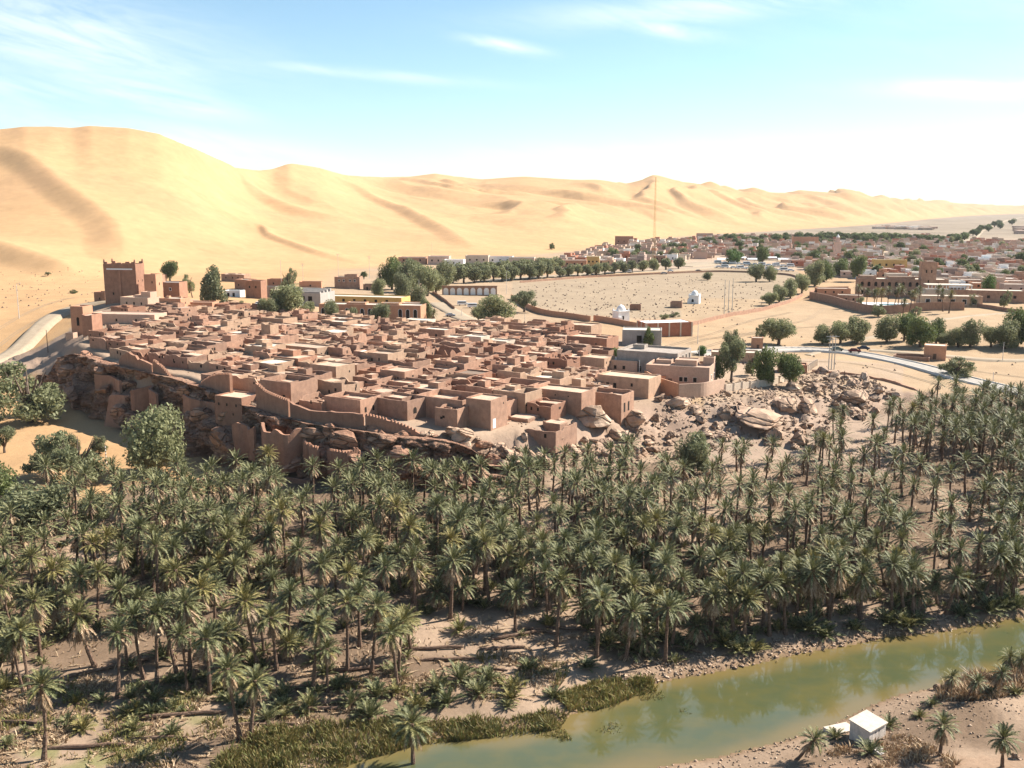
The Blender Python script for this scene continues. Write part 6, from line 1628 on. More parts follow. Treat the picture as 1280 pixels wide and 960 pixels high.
# ------------------------------------------------------------------ near bank palms and scrub
for i, (px, cy, fy, s, ln, lab) in enumerate([(1006, 916, 950, .72, .5, 'low palm leaning right in front of the white hut'), (1176, 906, 944, .8, .0, 'short palm right of the hut'), (1188, 850, 872, .55, .25, 'first of the small palms leaning over the near bank, from the left'), (1214, 852, 876, .55, .4, 'second small palm leaning over the near bank'),
                                              (1247, 828, 868, .6, .3, 'third small palm leaning over the near bank, longer trunk'), (1256, 818, 850, .6, .0, 'upright small palm at the right edge of the near bank'), (1275, 818, 852, .6, .0, 'last small palm at the right edge of the near bank'), (1252, 928, 958, .8, 0, 'short bushy palm at the bottom right corner')]):
    x, y, z = G(px - (8 if ln else 0), fy); palm(x, y, z, 3.5, lab, None, 3300 + i, s, lean=ln, skirt=True, hero=(i in (0, 1)))
for i, (px, py, s, lab) in enumerate([(1044, 922, .7, 'bristly young palm in front of the left slab of the hut'), (1112, 908, .75, 'young palm against the right wall of the hut'), (1088, 942, .9, 'young palm below the hut at the bottom edge'), (1165, 882, .6, 'yellowish young palm on the near bank track'), (1150, 896, .6, 'tiny young palm right of the stone ledge'), (1236, 870, .7, 'young palm among the bank scrub'), (1268, 868, .8, 'young palm at the right bank edge')]):
    x, y, z = G(px, py); young(x, y, z, s, lab, None, 660 + i)
# ------------------------------------------------------------------ broadleaf trees
def leaf_cloud(seed, n, lobes, leaf, fill_=.35, droop=0):
    r = np.random.default_rng(seed)
    k = r.integers(0, len(lobes), n)
    Lb = np.array(lobes)[k]
    d = r.normal(size=(n, 3)); d /= np.linalg.norm(d, axis=1)[:, None]
    rad_ = (1 - fill_ * r.random(n) ** 1.5)[:, None]
    gapn = fbm(d[:, 0] * 2.6 + k * 3.1, d[:, 1] * 2.6 + d[:, 2] * 2.1, seed, 2)
    p = Lb[:, :3] + d * Lb[:, 3:6] * rad_ * (1 + .22 * gapn[:, None])
    keep = (gapn > -.34) & (p[:, 2] > .5)
    p = p[keep]; d = d[keep]; n = len(p)
    if droop: p[:, 2] -= droop * (np.hypot(p[:, 0], p[:, 1]) ** 2)
    a = r.normal(size=(n, 3)) + d * .6; a /= np.linalg.norm(a, axis=1)[:, None]
    b = np.cross(a, r.normal(size=(n, 3))); b /= np.linalg.norm(b, axis=1)[:, None]
    c = np.cross(a, b); s = (leaf * r.uniform(.6, 1.4, n))[:, None]
    V = np.stack([p - b * s, p - c * s * .55, p + b * s, p + c * s * .55], 1).reshape(-1, 3)
    F = np.arange(n * 4).reshape(n, 4)
    return V, F
def tree_kind(seed, kind):
    r = random.Random(seed)
    lobes = []
    if kind == 'round':
        for i in range(12):
            a = i * 2.4; q = r.uniform(.2, 1.) if i else 0; lobes.append((math.cos(a) * q * 2.4, math.sin(a) * q * 2.4, 3.3 + r.uniform(-1.5, 2.0) - q * .5, r.uniform(1.2, 2.0), r.uniform(1.2, 2.0), r.uniform(1.1, 1.9)))
        V, F = leaf_cloud(seed, 9500, lobes, .19, .65)
    elif kind == 'airy':
        for i in range(15):
            a = i * 2.4; q = r.uniform(.3, 1.25); lobes.append((math.cos(a) * q * 2.5, math.sin(a) * q * 2.5, 3.5 + r.uniform(-2.2, 2.6) - q * .5, r.uniform(.8, 1.5), r.uniform(.8, 1.5), r.uniform(.6, 1.4)))
        V, F = leaf_cloud(seed, 7000, lobes, .18, .85)
    elif kind == 'willow':
        for i in range(11):
            a = i * 2.4; q = r.uniform(.2, 1.1); lobes.append((math.cos(a) * q * 2.2, math.sin(a) * q * 2.2, 3.5 + r.uniform(-1.6, 1.6), r.uniform(.9, 1.5), r.uniform(.9, 1.5), r.uniform(1.3, 2.2)))
        V, F = leaf_cloud(seed, 6000, lobes, .24, .5, .14)
    else:   # clipped street tree
        for i in range(7): lobes.append((r.uniform(-1.1, 1.1), r.uniform(-1.1, 1.1), 3.1 + r.uniform(-1.0, 1.1), r.uniform(1.1, 1.9), r.uniform(1.1, 1.9), r.uniform(1.1, 1.8)))
        V, F = leaf_cloud(seed, 3000, lobes, .27, .4)
    mb = MB(); mb.tube([(0, 0, -.8), (.1, 0, .8), (.05, .1, 2.2), (.1, 0, 3.8)], [.42, .32, .26, .12], 7)
    for i in range(5):
        a = i * 1.26 + r.random(); e = r.uniform(1.6, 2.6); mb.tube([(0, 0, r.uniform(.9, 1.9)), (math.cos(a) * .9, math.sin(a) * .9, 2.7), (math.cos(a) * e, math.sin(a) * e, 4.3 + r.random())], [.2, .13, .04], 5)
        mb.tube([(math.cos(a) * .9, math.sin(a) * .9, 2.7), (math.cos(a + .5) * e * .9, math.sin(a + .5) * e * .9, 3.9 + r.random())], [.1, .03], 4)
    return V, F, mb
TK = {}
TRK = {}
for kind in ('round', 'airy', 'willow', 'street'):
    TK[kind] = [tree_kind(40 + 7 * i + len(kind), kind) for i in range(3)]
    TRK[kind] = [t[2].mesh('tree_trunk', M['bark2']) for t in TK[kind]]
CRM = {}
def tree(px, py, wpx, hpx, kind, label, mat='leaf_tam', group=None, seed=0, name='shade_tree', pos=None):
    if pos is None: x, y, z = G(px, py)
    else: x, y = pos; z = Z1(x, y)
    dist = math.hypot(math.hypot(x, y), CAM_Z - z); k = seed % 3
    if (kind, k, mat) not in CRM: CRM[(kind, k, mat)] = np_mesh('tree_crown', TK[kind][k][0], TK[kind][k][1], M[mat])
    W0 = {'round': 7.6, 'airy': 8.4, 'willow': 7.2, 'street': 5.0}[kind]; H0 = {'round': 6.6, 'airy': 7.0, 'willow': 6.4, 'street': 5.2}[kind]
    sx = wpx / FPX * dist / W0; sz = hpx / FPX * dist / H0
    t = thing(name, label, 'tree', (x, y, z - .1), random.Random(seed * 31 + int(px)).uniform(0, 6.28), group)
    t.scale = (sx, sx, sz)
    obj('trunk', TRK[kind][k], t); obj('crown', CRM[(kind, k, mat)], t)
    return t
TREES = [
 (38, 528, 104, 86, 'airy', 'big grey-green tamarisk at the left edge below the street', 'leaf_tam'), (6, 566, 34, 32, 'airy', 'small tamarisk cut by the left edge', 'leaf_tam'), (62, 596, 62, 62, 'airy', 'left part of the pale airy tamarisk thicket on the sand', 'leaf_tam'),
 (98, 608, 82, 84, 'airy', 'large pale airy tamarisk between the two sandy hollows', 'leaf_tam'), (197, 592, 82, 80, 'round', 'dense green tree standing alone on the sand below the caves', 'leaf_tam'), (40, 668, 100, 62, 'round', 'wide blue-green tree behind the left palms', 'leaf_tam'), (-8, 640, 60, 60, 'round', 'dark tree cut by the left edge above the palms', 'leaf_dark'),
 (86, 560 + 14, 30, 30, 'airy', 'small airy shrub tree beside the large pale tamarisk', 'leaf_tam'), (124, 568, 26, 30, 'airy', 'small shrub tree right of the large pale tamarisk', 'leaf_tam'),
 (866, 592, 46, 54, 'round', 'green feathery tree among the palms below the biggest boulder', 'leaf_tam'), (118, 655, 46, 36, 'round', 'low tree in the palms below the tamarisks', 'leaf_tam'),
 (213, 352, 26, 27, 'round', 'dense round tree behind the red house near the keep', 'leaf_dark'), (237, 366, 18, 28, 'airy', 'thin tree left of the drooping tree', 'leaf_tam'), (266, 383, 40, 46, 'willow', 'drooping tree beside the low pink house', 'leaf_tam'),
 (361, 398, 58, 46, 'round', 'wide shady tree in front of the grey concrete hall', 'leaf_tam'), (360, 366, 24, 38, 'airy', 'sparse half-bare tree rising above the wide shady tree', 'leaf_tam'), (415, 404, 26, 29, 'round', 'small round tree left of the arched windows', 'leaf_tam'), (476, 410, 32, 34, 'round', 'round tree in front of the arched school wing', 'leaf_tam'),
 (490, 362, 32, 42, 'round', 'tall dark tree at the head of the tree row', 'leaf_dark'), (512, 366, 36, 42, 'round', 'full tree right of the tall dark one', 'leaf_tam'), (534, 370, 38, 42, 'round', 'big full tree over the ramp', 'leaf_tam'), (505, 374, 30, 34, 'round', 'tree in front of the tall dark one', 'leaf_tam'), (555, 360, 30, 34, 'round', 'tree at the left end of the arcade wall', 'leaf_tam'),
 (533, 404, 24, 32, 'willow', 'slim tree on the ramp above the small cream house', 'leaf_tam'), (620, 406, 50, 40, 'round', 'spreading tree by the square in front of the field wall', 'leaf_tam'), (655, 390, 38, 28, 'airy', 'flat tree over the corner of the field wall', 'leaf_tam'), (598, 402, 24, 22, 'round', 'small tree left of the spreading tree by the square', 'leaf_tam'),
 (545, 366, 30, 30, 'round', 'tree behind the big full tree over the ramp', 'leaf_tam'), (522, 384, 26, 28, 'round', 'low full tree above the ramp balustrade', 'leaf_tam'), (497, 352, 26, 26, 'round', 'back tree left in the dense clump', 'leaf_dark'), (520, 350, 26, 26, 'round', 'back tree right in the dense clump', 'leaf_tam'), (473, 372, 22, 24, 'round', 'small tree left of the dense clump', 'leaf_tam'), (336, 398, 28, 28, 'round', 'lower left neighbour of the wide shady tree', 'leaf_tam'), (384, 400, 24, 24, 'round', 'lower right neighbour of the wide shady tree', 'leaf_tam'), (440, 402, 16, 18, 'round', 'small bushy tree between the school windows', 'leaf_tam'),
 (225, 388, 10, 10, 'round', 'little bush beside the small pink cube house', 'leaf_dark'), (300, 390, 18, 18, 'airy', 'small tree by the white yard building', 'leaf_tam'), (455, 349, 9, 9, 'street', 'little round tree behind the brown porch house', 'leaf_dark'),
 (945, 352, 26, 24, 'round', 'grey tree at the corner of the vehicle park', 'leaf_tam'), (962, 352, 18, 20, 'round', 'smaller tree right of the grey one at the vehicle park', 'leaf_tam'), (884, 350, 14, 10, 'round', 'low bush at the far field wall', 'leaf_tam'),
 (962, 382, 24, 18, 'round', 'lowest tree of the line along the field wall', 'leaf_tam'), (974, 378, 24, 22, 'round', 'second lowest tree of the line along the field wall', 'leaf_tam'), (988, 373, 24, 24, 'round', 'third tree up the line along the field wall', 'leaf_tam'), (1002, 367, 26, 26, 'round', 'fourth tree up the line along the field wall', 'leaf_tam'), (1018, 358, 30, 32, 'round', 'biggest tree at the upper end of the line', 'leaf_tam'), (1030, 352, 26, 26, 'round', 'tree behind the upper end of the line', 'leaf_dark'),
 (973, 431, 46, 36, 'round', 'full round tree on the bare ground above the round pair', 'leaf_tam'), (952, 422, 18, 20, 'airy', 'thin tree beside the full round tree', 'leaf_tam'), (914, 478, 42, 56, 'airy', 'tall airy tree right of the villa', 'leaf_tam'), (915, 440, 34, 36, 'airy', 'airy treetop behind the tall airy tree', 'leaf_tam'), (893, 478, 26, 36, 'round', 'dark tree hugging the villa corner', 'leaf_dark'),
 (956, 482, 36, 48, 'round', 'left tree of the round pair above the big boulders', 'leaf_dark'), (986, 484, 40, 46, 'round', 'right tree of the round pair above the big boulders', 'leaf_dark'), (940, 470, 24, 40, 'airy', 'thin tree behind the round pair', 'leaf_tam'),
 (1028, 430, 28, 24, 'round', 'smallest tree at the left of the road group', 'leaf_tam'), (1050, 430, 34, 30, 'round', 'second tree of the left road group', 'leaf_tam'), (1072, 430, 34, 34, 'round', 'rightmost tree of the left road group', 'leaf_tam'),
 (1108, 428, 32, 32, 'round', 'greyer tree at the left of the middle road group', 'leaf_tam'), (1130, 426, 30, 36, 'round', 'dark tree in the middle road group', 'leaf_dark'), (1150, 434, 38, 38, 'round', 'largest tree of the middle road group', 'leaf_dark'), (1170, 430, 28, 30, 'round', 'tree at the right of the middle road group', 'leaf_dark'), (1178, 434, 20, 18, 'round', 'low grey tree beside the middle road group', 'leaf_tam'),
 (1197, 434, 28, 24, 'round', 'low tree right of the transformer house', 'leaf_tam'), (1212, 434, 32, 32, 'round', 'tree with pale crown in the right road group', 'leaf_tam'), (1238, 434, 28, 26, 'round', 'round tree in the right road group', 'leaf_tam'), (1256, 436, 34, 34, 'round', 'fuller tree in the right road group', 'leaf_tam'), (1272, 432, 34, 42, 'round', 'dark tree at the right edge by the road', 'leaf_dark'), (1296, 436, 36, 40, 'round', 'dark tree just cut by the right edge', 'leaf_dark'),
 (1196, 470, 46, 30, 'airy', 'spreading bare-stemmed tree leaning over the road', 'leaf_tam'), (768, 452, 16, 18, 'round', 'bright green bush in the yard of the grey block house', 'leaf_bright'), (748, 470, 14, 12, 'round', 'small dark bush between the pink house and the window-hole house', 'leaf_dark'), (811, 434, 17, 25, 'willow', 'dark conifer-like tree before the grey concrete house', 'leaf_dark'),
 (878, 444, 16, 12, 'round', 'bright green bush beside the villa roof', 'leaf_bright'), (850, 446, 20, 12, 'airy', 'grey scrub behind the villa', 'leaf_tam'), (842, 410 - 14, 18, 8, 'airy', 'dry scrub behind the brick workshop', 'leaf_tam'), (831, 402, 14, 10, 'airy', 'low scrub left behind the brick workshop', 'leaf_tam'),
 (690, 312, 9, 11, 'airy', 'lone bush on the sand above the clipped trees', 'leaf_dark'), (92, 367, 11, 6, 'airy', 'isolated bush on the sand left of the keep', 'leaf_dark'), (60, 345, 8, 5, 'airy', 'tiny dry bush at the dune foot left', 'leaf_tam'),
 (953, 331, 22, 24, 'round', 'full tree inside the new town left of the minaret', 'leaf_dark'), (1040 + 10, 345, 22, 22, 'round', 'tree above the hotel garden', 'leaf_dark'), (1017, 331, 20, 18, 'round', 'tree left of the minaret', 'leaf_dark'), (1072, 352, 26, 34, 'round', 'tall tree left of the hotel', 'leaf_dark'), (918, 330, 28, 18, 'round', 'fresh green tree behind the vehicle park', 'leaf_bright'),
 (1235, 372, 18, 26, 'round', 'bright tree right of the pavilion', 'leaf_bright'), (1215, 384, 14, 20, 'airy', 'thin tree right of the dining wing', 'leaf_tam'), (1255, 384, 16, 24, 'airy', 'thin tree at the street right of the pavilion', 'leaf_tam'), (1075, 383, 12, 12, 'airy', 'small dead tree outside the hotel wall', 'leaf_tam'), (1098, 396, 22, 20, 'airy', 'thin tree on the slope below the hotel wall', 'leaf_tam'), (1142, 398, 18, 18, 'airy', 'scrubby tree on the mound below the hotel wall', 'leaf_tam'),
]
for i, (px, py, w, h, kd, lab, mt) in enumerate(TREES): tree(px, py, w, h, kd, lab, mt, seed=i)
# clipped trees lining the main street
SQ = [(566, 354), (580, 354), (593, 354), (606, 353), (617, 352.5), (628, 352), (640, 351), (651, 350), (662, 349.5), (673, 348.5), (684, 347.5), (700, 346.5), (711, 345.5), (722, 345), (734, 344.5), (745, 344), (756, 343), (768, 342), (779, 341), (790, 340.5), (803, 339.5), (817, 338.5), (832, 337.5), (848, 336)]
for i, (px, py) in enumerate(SQ):
    big = px < 690
    tree(px, py, 20 if big else 16, 20 if big else 14, 'street', 'clipped street tree in the long row %s' % ('beyond the arcade wall' if px < 625 else 'behind the burial field' if px < 740 else 'near the vehicle park'), 'leaf_tam', 'clipped trees along the main street', seed=i, name='street_tree')
for i in range(16):
    px = 575 + i * 8.2; tree(px, 345 - i * .5, 17, 15, 'street', 'rear tree behind the long clipped row', 'leaf_tam', 'rear trees behind the clipped row', seed=i + 3, name='street_tree')
# trees between the town houses and along the far road
r = random.Random(19); n = 0
for i in range(400):
    if n >= 150: break
    px, py = r.uniform(760, 1290), r.uniform(299, 352)
    x, y = at(px, py, 15)
    if not in_poly(np.array([x]), np.array([y]), TP)[0]: continue
    s = r.uniform(.7, 1.3) * 8500 / math.hypot(x, y)
    tree(px, py, s * 1.4, s * 1.35, 'street' if r.random() < .5 else 'round', 'tree between the flat-roofed houses ' + next(n_ for a, b, n_ in zon if a <= px < b), 'leaf_dark' if r.random() < .6 else 'leaf_tam', 'trees scattered through the new town', seed=i, pos=(x, y), name='town_tree'); n += 1
for i in range(46):
    t_ = i / 45; a = lerp(1000, 1252, t_ ** .8); py = float(np.interp(a, [1000, 1100, 1150, 1180, 1205, 1225, 1240, 1252], [303, 302, 303, 302.5, 298, 290, 285, 281])) + r.uniform(-1, 1)
    tree(a + r.uniform(-3, 3) + (12 if i % 3 == 0 and a > 1180 else 0), py, 15 - 7 * t_, 11 - 5 * t_, 'street', 'far dark tree in the belt leading along the far road', 'leaf_dark', 'belt of trees beside the far road', seed=i, name='roadside_tree')
for i in range(40):
    px = 880 + i * 6.2 + r.uniform(-3, 3); tree(px, 302 + r.uniform(-1.5, 3.5), r.uniform(9, 15), r.uniform(6, 11), 'street', 'far dark tree along the back edge of the new town', 'leaf_dark', 'far trees behind the new town', seed=i, name='town_tree')
# hotel palms
for i, px in enumerate([1072, 1083, 1092, 1100, 1108, 1117, 1127, 1137, 1147, 1170, 1178, 1186, 1122, 1096, 1142]):
    py = 385 + (i % 4) * 2.2; x, y, z = G(px, py)
    palm(x, y, z, 9.8 if i % 3 else 11.2, 'hotel garden palm standing beside the pool deck', 'palms of the hotel garden', 8200 + i, 1.05)
for i, (px, py, h, lab) in enumerate([(541, 405, 5, 'short palm beside the small cream cube house'), (477, 362, 8.6, 'palm rising behind the school compound'), (1128, 398, 8.6, 'palm outside the hotel wall below the pool'), (240, 372, 6.2, 'palm behind the drooping tree near the keep')]):
    x, y, z = G(px, py); palm(x, y, z, h, lab, None, 8300 + i, 1.0)
# ------------------------------------------------------------------ fallen logs, reeds, scrub, field tufts
LOGM = []
for i in range(4):
    r = random.Random(60 + i); mb = MB(); L = 6 + i * 1.2
    mb.tube([(-L / 2, 0, .2), (-L / 4, r.uniform(-.2, .2), .28), (0, r.uniform(-.3, .3), .3), (L / 4, r.uniform(-.2, .2), .27), (L / 2, 0, .2)], [.24, .27, .27, .25, .2], 7)
    LOGM.append(mb.mesh('palm_log', M['bark']))
LG = [(255, 893, 5, 'long fallen palm trunk across the left clearing'), (205, 897, 8, 'fallen trunk beside the small young palm, left clearing'), (330, 908, 2, 'straight fallen trunk on the green patch'), (110, 935, 6, 'fallen trunk behind the lone corner palm'), (30, 905, -4, 'fallen trunk at the left edge'),
      (200, 925, 3, 'fallen trunk with frayed end near the white stones'), (715, 788, -10, 'thick fallen trunk in the sunlit sand behind the tall clear palm'), (650, 795, 20, 'fallen trunk at the left of the log heap'), (675, 790, -25, 'crossing log on the log heap'), (628, 812, 8, 'fallen trunk in front of the log heap'),
      (560, 826, 4, 'long fallen trunk right of the front palms'), (445, 838, 10, 'reddish fallen trunk behind the bushy young palms'), (400, 888, 4, 'fallen trunk above the reeds'), (432, 878, 12, 'second fallen trunk above the reeds'), (380, 860, 20, 'log in the shade of the leaning palm'), (130, 838, 30, 'log lying in the dark shade, left'),
      (160, 830, 24, 'second log in the dark shade, left'), (345, 815, 15, 'log behind the thick slanted palm'), (600, 838, -8, 'log beside the splayed young palm'), (540, 812, 6, 'short log in the shade, centre'), (855, 812, -28, 'log sloping to the water below the palms'), (245, 850, -80, 'broken standing stump with a split top')]
for i, (px, py, a, lab) in enumerate(LG):
    x, y, z = G(px, py)
    o = obj('palm_log', LOGM[i % 4], None, (x, y, z + .05), (0, R(0), R(a)))
    if 'stump' in lab: o.rotation_euler = (0, R(-86), 0); o.scale = (.45, 1.2, 1.2)
    tag(o, lab, 'log')
def blades(name, poly, n, hmin, hmax, mat, seed, label, cat, wid=.05, lean=.5, dens=None, sub=None):
    r = np.random.default_rng(seed); P = np.array(poly); x0, y0 = P.min(0); x1, y1 = P.max(0)
    x = r.uniform(x0, x1, n * 4); y = r.uniform(y0, y1, n * 4); k = in_poly(x, y, P)
    if dens is not None: k &= dens(x, y) > r.random(len(x))
    x, y = x[k][:n], y[k][:n]; m = len(x); z = Z(x, y); z = np.maximum(z, -.1)
    tall = .35 + 1.1 * vn(x / 1.7, y / 1.7, seed)
    h = r.uniform(hmin, hmax, m) * tall; a = r.uniform(0, 6.28, m); la = r.normal(0, lean, (m, 2)) * h[:, None] * .6
    w = wid * r.uniform(.7, 1.5, m)
    A = np.stack([x - np.cos(a) * w, y - np.sin(a) * w, z - .05], -1); B = np.stack([x + np.cos(a) * w, y + np.sin(a) * w, z - .05], -1)
    Cm = np.stack([x + la[:, 0] * .4 + np.cos(a) * w, y + la[:, 1] * .4 + np.sin(a) * w, z + h * .6], -1); Dm = np.stack([x + la[:, 0] * .4 - np.cos(a) * w, y + la[:, 1] * .4 - np.sin(a) * w, z + h * .6], -1)
    T = np.stack([x + la[:, 0], y + la[:, 1], z + h], -1)
    V = np.stack([A, B, Cm, Dm, T], 1).reshape(-1, 3); b = (np.arange(m) * 5)[:, None]
    o = obj(name, np_mesh(name, V, [b + np.array([[0, 1, 2, 3]]), b + np.array([[3, 2, 4]])], mat)); return tag(o, label, cat, kind='stuff')
far = lambda pts: [at(*p) for p in pts]
blades('reeds', far([(240, 985, .6), (290, 945, .8), (330, 922, .8), (400, 912, .8), (460, 906, .8), (560, 898, .8), (640, 898, .6), (690, 888, .6), (712, 892, .3), (700, 912, 0), (600, 924, 0), (520, 932, 0), (420, 962, 0), (360, 1000, 0)]), 17000, .4, 1.4, M['reed'], 1, 'brown-green reeds lining the far bank of the river, left stretch', 'reeds', .06, .75, dens=lambda x, y: .25 + .75 * sst(-.25, .15, fbm(x / 3.2, y / 3.2, 411, 3)))
blades('reeds', far([(690, 868, .8), (760, 850, .8), (815, 850, .6), (822, 862, .2), (790, 872, 0), (760, 886, 0), (712, 892, 0)]), 5600, .4, 1.3, M['reed'], 2, 'brown-green reeds lining the far bank of the river, right stretch', 'reeds', .06, .75, dens=lambda x, y: .25 + .75 * sst(-.25, .15, fbm(x / 3.2, y / 3.2, 411, 3)))
mr = river_d
blades('water_weed', far([(690, 895, 0), (800, 868, 0), (900, 850, 0), (930, 868, 0), (860, 905, 0), (760, 918, 0)]), 2600, .12, .5, M['reed'], 3, 'sparse weed standing in the shallow water', 'weed', .05, .7, dens=lambda x, y: sst(.18, .5, fbm(x / 5, y / 5, 404, 3)))
blades('water_weed', far([(650, 905, 0), (700, 900, 0), (715, 925, 0), (670, 935, 0)]), 600, .1, .4, M['reed'], 4, 'small weedy patch in the water below the reeds', 'weed', .05, .7, dens=lambda x, y: sst(.1, .4, fbm(x / 4, y / 4, 405, 3)))
blades('ground_scrub', GP, 34000, .15, .8, M['frond_dead'], 5, 'dry litter and fallen fronds on the grove floor', 'litter', .09, 1.6, dens=lambda x, y: .15 + .85 * sst(0, .4, fbm(x / 6, y / 6, 406, 3)))
blades('ground_scrub', far([(-120, 850, 3), (160, 845, 3), (330, 850, 2), (470, 850, 1), (620, 815, 1.5), (720, 830, 1), (690, 870, 1), (480, 885, 1), (300, 930, 1), (240, 1000, 1), (-120, 1000, 2)]), 24000, .15, .8, M['frond_dead'], 6, 'dry grass and litter in the clearings at the bottom left', 'litter', .06, 1.3, dens=lambda x, y: sst(0, .35, fbm(x / 4, y / 4, 407, 3)))
blades('green_scrub', far([(-120, 850, 3), (160, 845, 3), (330, 850, 2), (470, 850, 1), (620, 815, 1.5), (720, 830, 1), (690, 870, 1), (480, 885, 1), (300, 930, 1), (240, 1000, 1), (-120, 1000, 2)]), 15000, .2, 1.0, M['reed'], 7, 'low green scrub in the clearings at the bottom left', 'scrub', .06, .8, dens=lambda x, y: sst(.12, .4, fbm(x / 4, y / 4, 408, 3)))
blades('bank_scrub', far([(1165, 880, 1), (1180, 858, .5), (1230, 846, .5), (1290, 832, .8), (1300, 862, 2), (1240, 880, 2)]), 5200, .4, 1.5, M['frond_dead'], 8, 'tangled dry scrub under the small palms of the near bank', 'scrub', .07, .9)
blades('bank_scrub', far([(1030, 925, 1), (1130, 925, 1), (1200, 960, 2), (1150, 1000, 2), (1000, 980, 1)]), 2600, .2, .8, M['frond_dead'], 9, 'dry scrub around the hut on the near bank', 'scrub', .06, 1.0, dens=lambda x, y: sst(.0, .35, fbm(x / 3, y / 3, 409, 3)))
# tufts in the old burial field
r = random.Random(44); mb = MB()
FPOL = np.array([(640, 362), (700, 352), (760, 348), (900, 343), (1000, 352), (975, 378), (930, 388), (820, 400), (740, 398), (680, 388)], float)
tuf = np.array([(r.uniform(640, 1000), r.uniform(343, 402)) for _ in range(1500)]); tuf = tuf[in_poly(tuf[:, 0], tuf[:, 1], FPOL)]
for i, (px, py) in enumerate(tuf[:620]):
    x, y = at(px, py, 15.3); z = Z1(x, y); s = r.uniform(.4, 1.15)
    for k in range(5):
        a = r.uniform(0, 6.28); q = s * .7; h = s * r.uniform(.35, .7)
        mb.add([(x + math.cos(a) * q, y + math.sin(a) * q, z - .1), (x + math.cos(a + 2.1) * q, y + math.sin(a + 2.1) * q, z - .1), (x + math.cos(a + 4.2) * q, y + math.sin(a + 4.2) * q, z - .1), (x + r.uniform(-.2, .2), y + r.uniform(-.2, .2), z + h)], [(0, 1, 3), (1, 2, 3), (2, 0, 3)])
tag(mb.build('field_tufts', M['twig']), 'small dry tufts and grave stones dotting the burial field', 'tufts', kind='stuff')
mb = MB()
for i in range(260):
    px, py = r.choice(((r.uniform(-60, 125), r.uniform(335, 385)), (r.uniform(860, 1270), r.uniform(400, 470)))); x, y, z = G(px, py, 200); s = r.uniform(.3, .9)
    for k in range(5):
        a = r.uniform(0, 6.28); q = s * .8; h = s * r.uniform(.4, .9)
        mb.add([(x + math.cos(a) * q, y + math.sin(a) * q, z - .1), (x + math.cos(a + 2.1) * q, y + math.sin(a + 2.1) * q, z - .1), (x + math.cos(a + 4.2) * q, y + math.sin(a + 4.2) * q, z - .1), (x + r.uniform(-.2, .2), y + r.uniform(-.2, .2), z + h)], [(0, 1, 3), (1, 2, 3), (2, 0, 3)])
tag(mb.build('sand_tufts', M['twig']), 'scattered dry tufts on the open sand', 'tufts', kind='stuff')

def fallen_fronds(poly, n, seed, label):
    r = random.Random(seed); P = np.array(poly); x0, y0 = P.min(0); x1, y1 = P.max(0); lib_ = [frond(2.6, .12, .35, 0, (0, 0, .05), .45, 4, 950 + k) for k in range(3)]
    Vs, T, Q, k = [], [], [], 0; pts = []
    while len(pts) < n:
        c = np.array([(r.uniform(x0, x1), r.uniform(y0, y1)) for _ in range(400)]); pts += [tuple(p) for p in c[in_poly(c[:, 0], c[:, 1], P)]]
    pts = pts[:n]; zs = Z(np.array([p[0] for p in pts]), np.array([p[1] for p in pts])); rd_ = river_d(np.array([p[0] for p in pts]), np.array([p[1] for p in pts]))
    for (x, y), z, rd0 in zip(pts, zs, rd_):
        if rd0 < .5: continue
        v, f = lib_[r.randrange(3)]; a = r.uniform(0, 6.28); s = r.uniform(.6, 1.15); ca, sa = math.cos(a) * s, math.sin(a) * s
        Vs += [(x + p[0] * ca - p[1] * sa, y + p[0] * sa + p[1] * ca, z + .04 + p[2] * s) for p in v]
        for q in f: (T if len(q) == 3 else Q).append(tuple(i + k for i in q))
        k += len(v)
    tag(obj('fallen_fronds', np_mesh('fallen_fronds', Vs, [T, Q], M['frond_dead'])), label, 'dead fronds', kind='stuff')
fallen_fronds(GP, 1500, 61, 'dead brown fronds lying on the floor of the palm grove')
fallen_fronds(far([(-120, 850, 3), (160, 845, 3), (330, 850, 2), (470, 845, 1), (620, 790, 1.5), (760, 800, 1), (700, 870, 1), (480, 885, 1), (300, 930, 1), (240, 1000, 1), (-120, 1000, 2)]), 520, 62, 'dead brown fronds strewn over the clearings at the bottom left')

def undergrowth():
    r = random.Random(88); lib_ = []
    for i in range(3):
        V, T, Q = [], [], []
        for k in range(18):
            az = k * 2.39996; v, f = frond(r.uniform(1.5, 2.4), lerp(1.4, .3, k / 18), r.uniform(.5, 1.0), az, (math.cos(az) * .12, math.sin(az) * .12, .05), .5, 3, 880 + i * 20 + k)
            b = len(V); V += [p[:] for p in v]
            for a in f: (T if len(a) == 3 else Q).append(tuple(b + j for j in a))
        lib_.append((np.array(V), np.array(T), np.array(Q)))
    Vs, Ts, Qs, b, n = [], [], [], 0, 0
    for (x, y, z, px, py) in fill:
        for _ in range(2 if py > 650 else 1):
            if n >= 620 or r.random() < .3: continue
            a = r.uniform(0, 6.28); q = r.uniform(.7, 2.6); xx, yy = x + math.cos(a) * q, y + math.sin(a) * q
            if river_d(np.array([xx]), np.array([yy]))[0] < 2: continue
            V, T, Q = lib_[n % 3]; s = r.uniform(.4, 1.0); ca, sa = math.cos(a * 3) * s, math.sin(a * 3) * s
            Vs.append(np.stack([xx + V[:, 0] * ca - V[:, 1] * sa, yy + V[:, 0] * sa + V[:, 1] * ca, z - .1 + V[:, 2] * s], -1)); Ts.append(T + b); Qs.append(Q + b); b += len(V); n += 1
    tag(obj('undergrowth', np_mesh('undergrowth', np.vstack(Vs), [np.vstack(Ts), np.vstack(Qs)], M['frond'])), 'low dark palm shoots and undergrowth between the trunks of the grove', 'undergrowth', kind='stuff')
undergrowth()
